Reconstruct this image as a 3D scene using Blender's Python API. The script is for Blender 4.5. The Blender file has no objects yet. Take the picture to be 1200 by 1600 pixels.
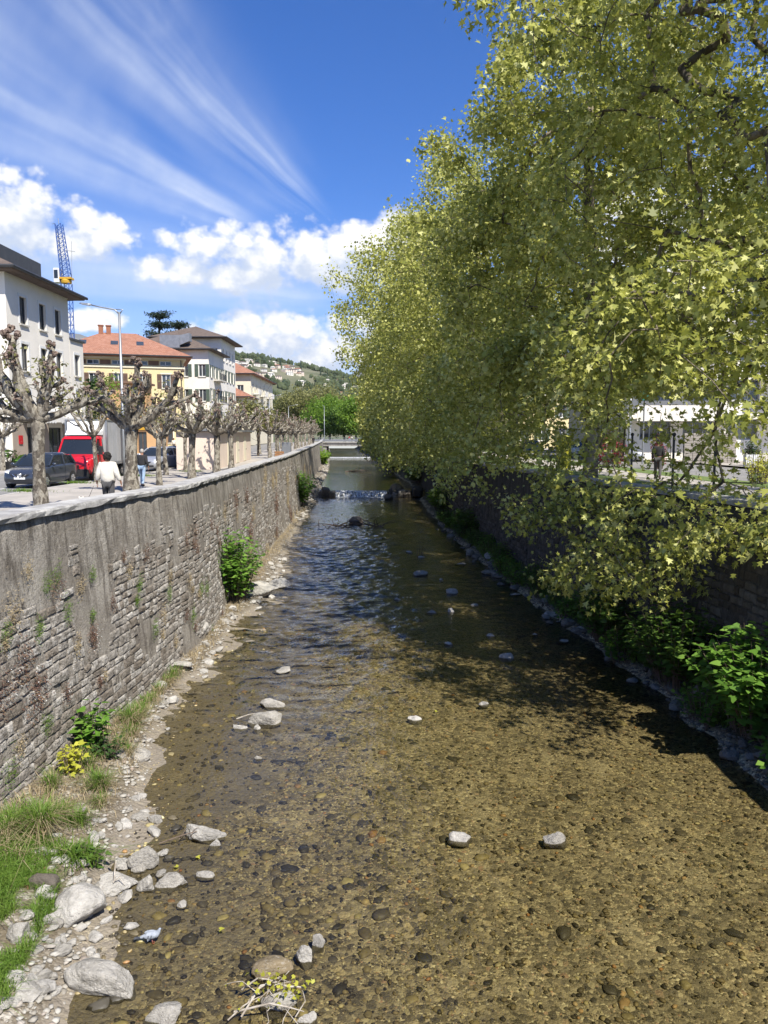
import bpy, bmesh, math, random
import numpy as np
from mathutils import Vector, Matrix, Euler, noise as mnoise

random.seed(7)
RAD = math.radians
scene = bpy.context.scene

# ------------------------------------------------------------------ camera
CAM_Z = 2.2                      # eye height above the left pavement (pavement is z = 0)
PITCH = math.atan(122 / 1180)
cam_data = bpy.data.cameras.new('camera')
cam = bpy.data.objects.new('camera', cam_data)
scene.collection.objects.link(cam)
cam_data.sensor_fit = 'VERTICAL'
cam_data.sensor_height = 36.0
cam_data.lens = 1180 / 1600 * 36.0
cam_data.clip_end = 20000
cam_data.clip_start = 0.05
cam.location = (0, 0, CAM_Z)
cam.rotation_euler = (RAD(90) - PITCH, 0, 0)
scene.camera = cam

# ------------------------------------------------------------------ sun
SUN_EL = RAD(52)
SUN_SIDE = RAD(32)               # the sun stands behind the viewer, this far to the right
to_sun = Vector((math.sin(SUN_SIDE) * math.cos(SUN_EL), -math.cos(SUN_SIDE) * math.cos(SUN_EL), math.sin(SUN_EL)))
sun_data = bpy.data.lights.new('sun', 'SUN')
sun_data.energy = 5.0
sun_data.angle = RAD(0.53)
sun_data.color = (1.0, 0.95, 0.86)
sun = bpy.data.objects.new('sun', sun_data)
scene.collection.objects.link(sun)
sun.location = (20, -40, 60)
sun.rotation_euler = (-to_sun).to_track_quat('-Z', 'Y').to_euler()

# ------------------------------------------------------------------ colour management, render settings
scene.view_settings.view_transform = 'Standard'
scene.view_settings.look = 'None'
scene.view_settings.exposure = 0.72
scene.view_settings.gamma = 1.0
scene.view_settings.use_curve_mapping = False
scene.render.engine = 'CYCLES'
cy = scene.cycles
cy.max_bounces = 6
cy.diffuse_bounces = 2
cy.glossy_bounces = 3
cy.transmission_bounces = 4
cy.transparent_max_bounces = 8
cy.caustics_reflective = False
cy.caustics_refractive = False
cy.sample_clamp_indirect = 6.0
cy.use_denoising = True

# ------------------------------------------------------------------ sky with clouds, laid out by direction
def px_dir(x, y):
    """azimuth (from +Y towards +X) and elevation of a viewing direction"""
    u, v = (x - 600) / 1180, (y - 800) / 1180
    fx, fz = math.cos(PITCH) - v * math.sin(PITCH), -math.sin(PITCH) - v * math.cos(PITCH)
    return math.atan2(u, fx), math.atan2(fz, math.hypot(u, fx))

world = bpy.data.worlds.new('World')
scene.world = world
world.use_nodes = True
wt = world.node_tree
wt.nodes.clear()

class NT:
    """small helper that writes node maths as expressions"""
    def __init__(self, tree): self.t = tree
    def n(self, typ, **kw):
        nd = self.t.nodes.new(typ)
        for k, v in kw.items(): setattr(nd, k, v)
        return nd
    def put(self, sock, val):
        if isinstance(val, bpy.types.NodeSocket): self.t.links.new(val, sock)
        elif val is not None: sock.default_value = val
    def m(self, op, a, b=None, c=None, clamp=False):
        nd = self.n('ShaderNodeMath', operation=op, use_clamp=clamp)
        self.put(nd.inputs[0], a)
        if b is not None: self.put(nd.inputs[1], b)
        if c is not None: self.put(nd.inputs[2], c)
        return nd.outputs[0]
    def xyz(self, x, y, z):
        nd = self.n('ShaderNodeCombineXYZ')
        for s, v in zip(nd.inputs, (x, y, z)): self.put(s, v)
        return nd.outputs[0]
    def sep(self, v):
        nd = self.n('ShaderNodeSeparateXYZ'); self.put(nd.inputs[0], v); return nd.outputs
    def noise(self, vec, scale, detail=4, rough=0.5, dist=0.0, lac=2.0, dims='3D'):
        nd = self.n('ShaderNodeTexNoise', noise_dimensions=dims)
        if vec is not None: self.put(nd.inputs['Vector'], vec)
        nd.inputs['Scale'].default_value = scale; nd.inputs['Detail'].default_value = detail
        nd.inputs['Roughness'].default_value = rough; nd.inputs['Distortion'].default_value = dist
        nd.inputs['Lacunarity'].default_value = lac
        return nd.outputs[0]
    def vor(self, vec, scale, feature='F1', rnd=1.0, out=0):
        nd = self.n('ShaderNodeTexVoronoi', feature=feature)
        if vec is not None: self.put(nd.inputs['Vector'], vec)
        nd.inputs['Scale'].default_value = scale
        nd.inputs['Randomness'].default_value = rnd
        return nd.outputs[out]
    def ss(self, v, lo, hi, a=0.0, b=1.0):
        nd = self.n('ShaderNodeMapRange', interpolation_type='SMOOTHSTEP')
        self.put(nd.inputs[0], v)
        for i, k in enumerate((lo, hi, a, b)): self.put(nd.inputs[1 + i], k)
        return nd.outputs[0]
    def lin(self, v, lo, hi, a=0.0, b=1.0):
        nd = self.n('ShaderNodeMapRange'); self.put(nd.inputs[0], v)
        for i, k in enumerate((lo, hi, a, b)): self.put(nd.inputs[1 + i], k)
        return nd.outputs[0]
    def mix(self, f, a, b, typ='MIX'):
        nd = self.n('ShaderNodeMix', data_type='RGBA', blend_type=typ)
        self.put(nd.inputs[0], f)
        for s, v in ((nd.inputs[6], a), (nd.inputs[7], b)):
            self.put(s, v if isinstance(v, bpy.types.NodeSocket) else (*v, 1.0) if len(v) == 3 else v)
        return nd.outputs[2]
    def ramp(self, f, stops, interp='LINEAR'):
        nd = self.n('ShaderNodeValToRGB'); cr = nd.color_ramp; cr.interpolation = interp
        while len(cr.elements) < len(stops): cr.elements.new(0.5)
        for e, (p, c) in zip(cr.elements, stops):
            e.position = p; e.color = (*c, 1.0)
        self.put(nd.inputs[0], f)
        return nd.outputs[0]
    def mapv(self, vec, scale=(1, 1, 1), loc=(0, 0, 0), rot=(0, 0, 0)):
        nd = self.n('ShaderNodeMapping')
        self.put(nd.inputs[0], vec)
        nd.inputs['Scale'].default_value = scale; nd.inputs['Location'].default_value = loc; nd.inputs['Rotation'].default_value = rot
        return nd.outputs[0]

W = NT(wt)
sky = W.n('ShaderNodeTexSky', sky_type='NISHITA')
sky.sun_disc = False
sky.sun_elevation = SUN_EL
sky.sun_rotation = math.atan2(to_sun.x, to_sun.y)
sky.altitude = 250
sky.air_density = 1.0
sky.dust_density = 0.25
sky.ozone_density = 2.2
hs = W.n('ShaderNodeHueSaturation')
hs.inputs['Saturation'].default_value = 1.32
hs.inputs['Value'].default_value = 1.0
wt.links.new(sky.outputs[0], hs.inputs['Color'])
sky_col = W.mix(1.0, hs.outputs[0], (0.78, 0.87, 1.24), 'MULTIPLY')
tc = W.n('ShaderNodeTexCoord')
sx, sy, sz = W.sep(tc.outputs['Generated'])
AZ = W.m('ARCTAN2', sx, sy)
EL = W.m('ARCSINE', sz)

BLOBS = [  # x, y, half width, half height of the heaped clouds, in degrees of sky seen from here
    (30, 338, 130, 66), (120, 368, 78, 46), (-170, 350, 150, 80),
    (470, 402, 250, 60), (320, 425, 140, 36), (640, 340, 60, 20), (610, 385, 110, 46), (1080, 380, 170, 120),
    (140, 500, 60, 22), (430, 522, 130, 50), (530, 545, 130, 64), (330, 560, 170, 48), (760, 500, 160, 60), (1250, 500, 220, 80), (-260, 540, 260, 50),
    (700, 385, 90, 50)]
def cumulus(el_shift, shared=None):
    el = W.m('ADD', EL, el_shift)
    wv = W.xyz(AZ, W.m('MULTIPLY', el, 1.25), 0.0)
    warp = W.noise(wv, 9.0, 2, 0.5, dims='2D')
    e = None
    for (x, y, rx, ry) in BLOBS:
        if shared is not None and not (-60 < x < 720): continue
        a0, e0 = px_dir(x, y)
        dx = W.m('MULTIPLY', W.m('SUBTRACT', AZ, a0), 1180 / rx)
        dy = W.m('MULTIPLY', W.m('SUBTRACT', el, e0), 1180 / ry)
        # flatter bases: the lower half falls off faster
        d2 = W.m('ADD', W.m('MULTIPLY', dx, dx), W.m('MULTIPLY', dy, dy))
        b = W.m('SUBTRACT', 1.0, d2)
        e = b if e is None else W.m('SMOOTH_MAX', e, b, 0.2)
    # elsewhere round the horizon: the same kind of heaped cloud without fixed places
    if shared is None:
      gen = W.noise(W.xyz(AZ, W.m('MULTIPLY', el, 2.2), 4.7), 3.1, 2, 0.5, dims='2D')
      band = W.m('SUBTRACT', 1.0, W.m('MULTIPLY', W.m('ABSOLUTE', W.m('SUBTRACT', el, 0.2)), 6.0))
      away = W.ss(W.m('ABSOLUTE', AZ), 0.52, 0.75)
      g = W.m('SUBTRACT', W.m('ADD', W.m('MULTIPLY', gen, 3.4), band), 2.3)
      g = W.m('SUBTRACT', W.m('MULTIPLY', W.m('ADD', g, 2.0), away), 2.0)
    else: g = shared
    e = W.m('SMOOTH_MAX', e, g, 0.3)
    e = W.m('MAXIMUM', e, -2.0)
    bil = W.n('ShaderNodeTexVoronoi', feature='F1', voronoi_dimensions='2D')
    bil.inputs['Scale'].default_value = 26.0; bil.inputs['Detail'].default_value = 3.0
    bil.inputs['Roughness'].default_value = 0.52;
    W.put(bil.inputs['Vector'], wv)
    puff = W.m('SUBTRACT', 0.55, bil.outputs[0])
    fb = W.noise(wv, 14.0, 6, 0.6, dims='2D')
    d = W.m('ADD', W.m('ADD', W.m('MULTIPLY', e, 1.3), 0.05), W.m('MULTIPLY', puff, 0.85))
    d = W.m('ADD', d, W.m('MULTIPLY', W.m('SUBTRACT', fb, 0.5), 1.7))
    return W.m('ADD', d, W.m('MULTIPLY', W.m('SUBTRACT', warp, 0.5), 0.8)), g
c0, g0 = cumulus(0.0)
c1, _g = cumulus(0.028, g0)
cov = W.ss(c0, 0.05, 0.85)
lit = W.ss(W.m('SUBTRACT', c0, c1), -0.35, 0.95)
thick = W.ss(c0, 0.3, 2.0)
cl_col = W.mix(lit, (0.56, 0.64, 0.79), (1.0, 0.99, 0.97))
cl_col = W.mix(W.m('MULTIPLY', W.m('SUBTRACT', 1.0, lit), W.m('MULTIPLY', thick, 0.45)), cl_col, (0.50, 0.57, 0.72))

# ice-cloud streaks high up, fanning out from low over the valley
def streak(p0, p1, w0, w1, strength, seed):
    a0, e0 = px_dir(*p0); a1, e1 = px_dir(*p1)
    L = math.hypot(a1 - a0, e1 - e0); ux, uy = (a1 - a0) / L, (e1 - e0) / L
    da, de = W.m('SUBTRACT', AZ, a0), W.m('SUBTRACT', EL, e0)
    u = W.m('DIVIDE', W.m('ADD', W.m('MULTIPLY', da, ux), W.m('MULTIPLY', de, uy)), L)
    w = W.m('ADD', W.m('MULTIPLY', da, -uy), W.m('MULTIPLY', de, ux))
    wob = W.noise(W.xyz(W.m('MULTIPLY', u, 2.2), seed, 0.0), 2.0, 2)
    w = W.m('ADD', w, W.m('MULTIPLY', W.m('SUBTRACT', wob, 0.5), 0.010))
    wid = W.m('ADD', w0 / 1180, W.m('MULTIPLY', W.m('MAXIMUM', u, 0.0), (w1 - w0) / 1180))
    q = W.m('DIVIDE', w, wid)
    body = W.m('POWER', 2.718, W.m('MULTIPLY', W.m('MULTIPLY', q, q), -1.0))
    fib = W.noise(W.xyz(W.m('MULTIPLY', u, 0.9), W.m('MULTIPLY', q, 1.05), seed), 1.3, 2, 0.45)
    cross = W.noise(W.xyz(W.m('MULTIPLY', u, 16.0), W.m('MULTIPLY', q, 1.4), seed + 3), 1.0, 3, 0.5)
    tex = W.m('MULTIPLY', W.ss(fib, 0.25, 0.75), W.lin(cross, 0.2, 0.8, 0.7, 1.1))
    ends = W.m('MULTIPLY', W.ss(u, -0.06, 0.16), W.ss(u, 2.2, 1.0))
    return W.m('MULTIPLY', W.m('MULTIPLY', body, tex), W.m('MULTIPLY', ends, strength))
ci = None
for s in [((505, 335), (130, -40), 10, 56, 0.55, 1.3), ((470, 330), (60, -10), 46, 130, 0.30, 5.1), ((395, 355), (-40, 130), 20, 66, 0.52, 9.2),
          ((420, 345), (-60, 210), 30, 80, 0.12, 12.4), ((260, 60), (230, -60), 36, 52, 0.10, 20.1), ((640, 470), (250, 400), 30, 60, 0.35, 31.0),
          ((520, 470), (120, 440), 20, 46, 0.32, 35.0)]:
    k = streak(*s)
    ci = k if ci is None else W.m('ADD', ci, k)
plane = W.xyz(W.m('DIVIDE', sx, W.m('ADD', W.m('MAXIMUM', sz, 0.0), 0.15)), W.m('DIVIDE', sy, W.m('ADD', W.m('MAXIMUM', sz, 0.0), 0.15)), 0.0)
thin = W.noise(W.mapv(plane, (0.5, 1.6, 1), rot=(0, 0, RAD(-38))), 1.3, 7, 0.6)
away2 = W.ss(W.m('ABSOLUTE', AZ), 0.45, 0.8)
ci = W.m('ADD', ci, W.m('MULTIPLY', W.m('MULTIPLY', W.ss(thin, 0.5, 0.85), 0.35), away2))
low = W.ss(EL, 0.30, 0.02)
ci = W.m('ADD', ci, W.m('MULTIPLY', low, 0.22), clamp=True)
CLOUD = 8.6                      # cloud brightness in the sky texture's own units
sky_ci = W.mix(ci, sky_col, (CLOUD * 0.80, CLOUD * 0.86, CLOUD * 0.96))
clv = W.n('ShaderNodeMix', data_type='RGBA', blend_type='MULTIPLY')
clv.inputs[0].default_value = 1.0
wt.links.new(cl_col, clv.inputs[6]); clv.inputs[7].default_value = (CLOUD, CLOUD, CLOUD, 1)
sky_all = W.mix(W.m('MULTIPLY', cov, W.ss(sz, -0.02, 0.03)), sky_ci, clv.outputs[2])
bg = W.n('ShaderNodeBackground')
bg.inputs['Strength'].default_value = 0.085
wt.links.new(sky_all, bg.inputs['Color'])
world.cycles.sampling_method = 'MANUAL'
world.cycles.sample_map_resolution = 256
wo = W.n('ShaderNodeOutputWorld')
wt.links.new(bg.outputs[0], wo.inputs[0])

# ================================================================== helpers
COL = scene.collection
def link(o, parent=None):
    COL.objects.link(o)
    if parent is not None: o.parent = parent
    return o
def tag(o, label=None, cat=None, group=None, kind=None):
    if label: o['label'] = label
    if cat: o['category'] = cat
    if group: o['group'] = group
    if kind: o['kind'] = kind
    return o
def empty(name, loc=(0, 0, 0), rz=0.0, label=None, cat=None, group=None):
    o = bpy.data.objects.new(name, None)
    o.empty_display_size = 0.3
    link(o); o.location = loc; o.rotation_euler = (0, 0, rz)
    return tag(o, label, cat, group)
def copy_tree(o, parent=None):
    c = o.copy(); COL.objects.link(c); c.parent = parent
    for ch in list(o.children): copy_tree(ch, c)
    return c
def P(x, y, Y):
    """world point at forward distance Y seen at photo pixel (x, y)"""
    u, v = (x - 600) / 1180, (y - 800) / 1180
    fy, fz = math.cos(PITCH) - v * math.sin(PITCH), -math.sin(PITCH) - v * math.cos(PITCH)
    t = Y / fy
    return Vector((u * t, Y, CAM_Z + fz * t))
def G(x, y, z):
    """world point at height z seen at photo pixel (x, y)"""
    u, v = (x - 600) / 1180, (y - 800) / 1180
    fy, fz = math.cos(PITCH) - v * math.sin(PITCH), -math.sin(PITCH) - v * math.cos(PITCH)
    t = (z - CAM_Z) / fz
    return Vector((u * t, fy * t, z))
def mesh_obj(name, verts, faces, mat, parent=None, smooth=False, mats=None, idx=None):
    me = bpy.data.meshes.new(name)
    me.from_pydata([tuple(v) for v in verts], [], faces)
    for m in (mats or [mat]): me.materials.append(m)
    if idx is not None: me.polygons.foreach_set('material_index', idx)
    if smooth: me.polygons.foreach_set('use_smooth', [True] * len(me.polygons))
    me.update()
    return link(bpy.data.objects.new(name, me), parent)
def np_obj(name, V, F, mat, parent=None, smooth=False):
    """fast mesh from arrays: V (n,3), F (m,k)"""
    me = bpy.data.meshes.new(name)
    V = np.ascontiguousarray(V, dtype=np.float32); F = np.ascontiguousarray(F, dtype=np.int32)
    k = F.shape[1]
    me.vertices.add(len(V)); me.vertices.foreach_set('co', V.ravel())
    me.loops.add(F.size); me.loops.foreach_set('vertex_index', F.ravel())
    me.polygons.add(len(F)); me.polygons.foreach_set('loop_start', np.arange(0, F.size, k, dtype=np.int32))
    if smooth: me.polygons.foreach_set('use_smooth', np.ones(len(F), dtype=bool))
    me.materials.append(mat)
    me.update(calc_edges=True)
    return link(bpy.data.objects.new(name, me), parent)

class MB:
    def __init__(self): self.v, self.f, self.i = [], [], []
    def add(self, vs, fs, mi=0):
        b = len(self.v); self.v += [tuple(p) for p in vs]
        self.f += [tuple(b + k for k in f) for f in fs]; self.i += [mi] * len(fs)
        return self
    def box(self, lo, hi, mi=0):
        x0, y0, z0 = lo; x1, y1, z1 = hi
        return self.add([(x0, y0, z0), (x1, y0, z0), (x1, y1, z0), (x0, y1, z0), (x0, y0, z1), (x1, y0, z1), (x1, y1, z1), (x0, y1, z1)],
                        [(0, 3, 2, 1), (4, 5, 6, 7), (0, 1, 5, 4), (1, 2, 6, 5), (2, 3, 7, 6), (3, 0, 4, 7)], mi)
    def cbox(self, lo, hi, c=0.02, mi=0):
        """box with chamfered vertical and top edges"""
        x0, y0, z0 = lo; x1, y1, z1 = hi
        def ring(i, z): return [(x0 + i + c, y0 + i, z), (x1 - i - c, y0 + i, z), (x1 - i, y0 + i + c, z), (x1 - i, y1 - i - c, z), (x1 - i - c, y1 - i, z), (x0 + i + c, y1 - i, z), (x0 + i, y1 - i - c, z), (x0 + i, y0 + i + c, z)]
        return self.loft([ring(0, z0), ring(0, z1 - c), ring(c, z1)], True, mi)
    def quad(self, a, b, c, d, mi=0): return self.add([a, b, c, d], [(0, 1, 2, 3)], mi)
    def loft(self, rings, caps=True, mi=0):
        n = len(rings[0]); vs = [p for r in rings for p in r]; fs = []
        for k in range(len(rings) - 1):
            for j in range(n):
                fs.append((k * n + j, k * n + (j + 1) % n, (k + 1) * n + (j + 1) % n, (k + 1) * n + j))
        if caps: fs += [tuple(range(n - 1, -1, -1)), tuple((len(rings) - 1) * n + j for j in range(n))]
        return self.add(vs, fs, mi)
    def prism(self, poly, axis, a, b, mi=0):
        """poly: 2-D points, extruded along axis (0, 1, 2) from a to b"""
        def p3(p, t):
            q = list(p); q.insert(axis, t); return tuple(q)
        return self.loft([[p3(p, a) for p in poly], [p3(p, b) for p in poly]], True, mi)
    def tube(self, pts, rad, n=8, mi=0, caps=True, wob=0.0, rs=None):
        pts = [Vector(p) for p in pts]
        if not isinstance(rad, (list, tuple)): rad = [rad] * len(pts)
        ref = None; rings = []
        for k, p in enumerate(pts):
            d = (pts[min(k + 1, len(pts) - 1)] - pts[max(k - 1, 0)])
            d = d.normalized() if d.length > 1e-9 else Vector((0, 0, 1))
            if ref is None: ref = d.orthogonal().normalized()
            ref = (ref - d * ref.dot(d))
            ref = ref.normalized() if ref.length > 1e-6 else d.orthogonal().normalized()
            bn = d.cross(ref)
            ring = []
            for j in range(n):
                a = 2 * math.pi * j / n
                r = rad[k] * (1 + (wob * (rs or random).uniform(-1, 1) if wob else 0))
                ring.append(p + ref * (math.cos(a) * r) + bn * (math.sin(a) * r))
            rings.append(ring)
        return self.loft(rings, caps, mi)
    def lathe(self, prof, axis=2, c=(0, 0, 0), n=16, mi=0):
        """prof: (radius, along) pairs"""
        rings = []
        for r, t in prof:
            ring = []
            for j in range(n):
                a = 2 * math.pi * j / n
                q = [r * math.cos(a), r * math.sin(a)]; q.insert(axis, t)
                ring.append((q[0] + c[0], q[1] + c[1], q[2] + c[2]))
            rings.append(ring)
        return self.loft(rings, True, mi)
    def blob(self, c, r, sub=1, amp=0.15, rs=None, mi=0):
        vs, fs = ICO[sub]
        rs = rs or random
        r = r if isinstance(r, (tuple, list)) else (r, r, r)
        out = []
        for p in vs:
            k = 1 + rs.uniform(-amp, amp)
            out.append((c[0] + p[0] * r[0] * k, c[1] + p[1] * r[1] * k, c[2] + p[2] * r[2] * k))
        return self.add(out, fs, mi)
    def build(self, name, mat, parent=None, smooth=False):
        mats = mat if isinstance(mat, (list, tuple)) else [mat]
        return mesh_obj(name, self.v, self.f, None, parent, smooth, mats, self.i)

ICO = {}
for _s in (0, 1, 2, 3):
    _b = bmesh.new(); bmesh.ops.create_icosphere(_b, subdivisions=_s + 1, radius=1.0)
    ICO[_s] = ([tuple(v.co) for v in _b.verts], [tuple(v.index for v in f.verts) for f in _b.faces]); _b.free()

# ================================================================== materials
MATS = {}
def new_mat(name):
    m = bpy.data.materials.new(name); m.use_nodes = True
    m.node_tree.nodes.clear()
    N = NT(m.node_tree)
    out = N.n('ShaderNodeOutputMaterial')
    MATS[name] = m
    return m, N, out
def principled(N, out, col, rough=0.8, bump=None, bstr=0.3, bdist=0.02, metal=0.0, spec=0.4, coat=0.0):
    p = N.n('ShaderNodeBsdfPrincipled')
    N.put(p.inputs['Base Color'], col if isinstance(col, bpy.types.NodeSocket) else (*col, 1.0))
    N.put(p.inputs['Roughness'], rough)
    p.inputs['Metallic'].default_value = metal
    p.inputs['Specular IOR Level'].default_value = spec
    p.inputs['Coat Weight'].default_value = coat
    if bump is not None:
        b = N.n('ShaderNodeBump'); b.inputs['Strength'].default_value = bstr; b.inputs['Distance'].default_value = bdist
        N.put(b.inputs['Height'], bump)
        N.t.links.new(b.outputs[0], p.inputs['Normal'])
    N.t.links.new(p.outputs[0], out.inputs[0])
    return p
def obj_co(N): return N.n('ShaderNodeTexCoord').outputs['Object']
def world_co(N): return N.n('ShaderNodeNewGeometry').outputs['Position']
def simple(name, c1, c2=None, scale=3.0, rough=0.8, bump=0.0, detail=5, metal=0.0, spec=0.4, coat=0.0, bscale=None, bdist=0.02, lo=0.35, hi=0.65, stretch=(1, 1, 1)):
    m, N, out = new_mat(name)
    co = world_co(N)
    if stretch != (1, 1, 1): co = N.mapv(co, stretch)
    if c2 is None: c2 = tuple(c * 0.8 for c in c1)
    nz = N.noise(co, scale, detail, 0.6)
    col = N.mix(N.ss(nz, lo, hi), c1, c2)
    h = N.noise(co, bscale or scale * 6, 4, 0.6) if bump else None
    principled(N, out, col, rough, h, bump, bdist, metal, spec, coat)
    return m
def per_piece(name, stops, rough=0.85, bump=0.4, bscale=25.0, bdist=0.01, patch=0.35, spec=0.35):
    """colour that differs from loose piece to piece, with mottling"""
    m, N, out = new_mat(name)
    geo = N.n('ShaderNodeNewGeometry')
    base = N.ramp(geo.outputs['Random Per Island'], stops)
    nz = N.noise(geo.outputs['Position'], bscale * 0.35, 5, 0.65)
    col = N.mix(N.ss(nz, 0.35, 0.7, 0.0, patch), base, tuple(0.45 * c for c in stops[0][1]))
    h = N.noise(geo.outputs['Position'], bscale, 4, 0.6)
    principled(N, out, col, rough, h, bump, bdist, spec=spec)
    return m
def per_object(name, stops, rough=0.85, bump=0.4, bscale=25.0, bdist=0.01, patch=0.35, vein=0.0, wet=False):
    m, N, out = new_mat(name)
    oi = N.n('ShaderNodeObjectInfo'); geo = N.n('ShaderNodeNewGeometry')
    base = N.ramp(oi.outputs['Random'], stops)
    nz = N.noise(geo.outputs['Position'], bscale * 0.3, 5, 0.65)
    col = N.mix(N.ss(nz, 0.35, 0.7, 0.0, patch), base, tuple(0.5 * c for c in stops[0][1]))
    if vein:
        vn = N.noise(N.mapv(obj_co(N), (2, 2, 9), rot=(0.4, 0.7, 0.2)), 1.6, 5, 0.6)
        col = N.mix(N.ss(vn, 0.52, 0.7, 0.0, vein), col, (0.62, 0.6, 0.55))
    if wet:                                      # stones in the river are stained dark where the water wets them
        x, y, z = N.sep(geo.outputs['Position'])
        edge = N.m('ADD', z, N.m('MULTIPLY', N.m('SUBTRACT', nz, 0.5), 0.05))
        col = N.mix(N.m('MULTIPLY', N.ss(edge, -4.785, -4.81), 0.7), col, (0.085, 0.07, 0.045))
    h = N.noise(geo.outputs['Position'], bscale, 6, 0.7)
    principled(N, out, col, rough, h, bump, bdist, spec=0.3)
    return m
def leaf_mat(name, stops, trans=0.45, tcol=None, rough=0.5, clump=0.6):
    m, N, out = new_mat(name)
    geo = N.n('ShaderNodeNewGeometry')
    nz = N.noise(geo.outputs['Position'], clump, 3, 0.6)
    v = N.m('ADD', N.m('MULTIPLY', geo.outputs['Random Per Island'], 0.7), N.m('MULTIPLY', N.m('SUBTRACT', nz, 0.35), 0.9), clamp=True)
    base = N.ramp(v, stops)
    p = N.n('ShaderNodeBsdfPrincipled')
    N.put(p.inputs['Base Color'], base); p.inputs['Roughness'].default_value = rough; p.inputs['Specular IOR Level'].default_value = 0.35
    t = N.n('ShaderNodeBsdfTranslucent')
    N.put(t.inputs['Color'], N.mix(0.5, base, tcol or stops[-1][1]))
    mx = N.n('ShaderNodeMixShader'); mx.inputs[0].default_value = trans
    N.t.links.new(p.outputs[0], mx.inputs[1]); N.t.links.new(t.outputs[0], mx.inputs[2])
    N.t.links.new(mx.outputs[0], out.inputs[0])
    return m

# ---- river bed
def make_bed():
    m, N, out = new_mat('river_bed_gravel')
    co = world_co(N)
    x, y, z = N.sep(co)
    flat = N.xyz(x, y, 0.0)
    v1 = N.n('ShaderNodeTexVoronoi'); N.put(v1.inputs['Vector'], flat); v1.inputs['Scale'].default_value = 13.0
    v2 = N.n('ShaderNodeTexVoronoi'); N.put(v2.inputs['Vector'], flat); v2.inputs['Scale'].default_value = 33.0
    r1, g1, b1 = N.sep(v1.outputs['Color']); r2, g2, b2 = N.sep(v2.outputs['Color'])
    gold = [(0.0, (0.06, 0.05, 0.03)), (0.25, (0.17, 0.135, 0.07)), (0.55, (0.27, 0.21, 0.105)), (0.8, (0.38, 0.30, 0.145)), (0.93, (0.66, 0.57, 0.30)), (1.0, (0.40, 0.20, 0.08))]
    soft = [(0.0, (0.075, 0.062, 0.04)), (0.3, (0.15, 0.12, 0.068)), (0.6, (0.24, 0.19, 0.10)), (0.88, (0.34, 0.27, 0.135)), (0.96, (0.48, 0.40, 0.20)), (1.0, (0.34, 0.19, 0.09))]
    c1 = N.ramp(r1, soft); c2 = N.ramp(r2, gold)
    pick = N.ss(g1, 0.45, 0.55)
    peb = N.mix(pick, c2, c1)
    edge = N.mix(pick, N.mix(1.0, peb, (1, 1, 1), 'MULTIPLY'), peb)
    v3 = N.n('ShaderNodeTexVoronoi'); N.put(v3.inputs['Vector'], flat); v3.inputs['Scale'].default_value = 5.2
    r3, g3, b3 = N.sep(v3.outputs['Color'])
    bigs = N.m('MULTIPLY', N.ss(g3, 0.62, 0.66), N.ss(v3.outputs['Distance'], 0.42, 0.36))
    edge = N.mix(bigs, edge, N.ramp(r3, [(0.0, (0.09, 0.075, 0.05)), (0.4, (0.20, 0.16, 0.09)), (0.75, (0.33, 0.27, 0.15)), (1.0, (0.50, 0.38, 0.16))]))
    spark = N.noise(flat, 95, 2, 0.5)
    edge = N.mix(N.ss(spark, 0.64, 0.70, 0.0, 0.8), edge, (0.85, 0.76, 0.48))  # bright caustic glints painted into the bed colour
    lum = N.noise(N.mapv(flat, (1.0, .6, 1)), 0.9, 5, 0.65)
    edge = N.mix(N.ss(lum, 0.44, 0.72, 0.0, 0.45), edge, (0.10, 0.088, 0.055))
    edge = N.mix(N.ss(lum, 0.50, 0.28, 0.0, 0.35), edge, (0.50, 0.42, 0.25))
    sand = N.mix(N.noise(flat, 60, 4, 0.7), (0.12, 0.103, 0.082), (0.24, 0.21, 0.172))
    hsv = N.n('ShaderNodeHueSaturation'); hsv.inputs['Saturation'].default_value = 0.80; N.put(hsv.inputs['Color'], edge); edge = hsv.outputs[0]
    # sandy on the left, gravel in the main channel
    big = N.noise(flat, 0.55, 4, 0.6)
    s = N.m('ADD', N.lin(x, 0.2, -3.6, -0.2, 0.8), N.m('MULTIPLY', N.m('SUBTRACT', big, 0.5), 1.8))
    col = N.mix(N.m('MULTIPLY', N.ss(s, 0.2, 0.8), 0.85), edge, sand)
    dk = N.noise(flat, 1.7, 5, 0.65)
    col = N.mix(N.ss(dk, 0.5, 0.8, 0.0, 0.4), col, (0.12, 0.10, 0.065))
    col = N.mix(1.0, col, (1.2, 1.2, 1.2), 'MULTIPLY')
    # above the waterline the gravel is dry and pale
    dry = N.ss(z, -4.75, -4.58)
    grit = [(0.0, (0.09, 0.075, 0.055)), (0.4, (0.20, 0.17, 0.13)), (0.75, (0.33, 0.295, 0.24)), (1.0, (0.50, 0.47, 0.41))]
    dcol = N.mix(N.ss(b1, 0.3, 0.5), N.ramp(r2, grit), N.ramp(g1, grit))
    dcol = N.mix(N.ss(N.noise(flat, 2.6, 5, 0.7), 0.36, 0.56, 0.0, 0.85), dcol, (0.135, 0.11, 0.072))
    wet = N.m('MULTIPLY', N.ss(z, -4.57, -4.72), N.ss(y, 84.5, 84.0))
    shade_side = N.ss(N.m('ADD', x, N.m('MULTIPLY', y, 0.055)), 2.0, 3.0)      # damp, mossy earth with the right bank's shade darkened into its colour
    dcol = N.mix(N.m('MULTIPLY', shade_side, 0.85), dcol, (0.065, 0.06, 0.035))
    dcol = N.mix(N.m('MULTIPLY', wet, 0.7), dcol, (0.085, 0.07, 0.048))
    far = N.ss(y, 84.0, 84.5)
    dry = N.m('MULTIPLY', dry, N.m('SUBTRACT', 1.0, far))
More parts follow.
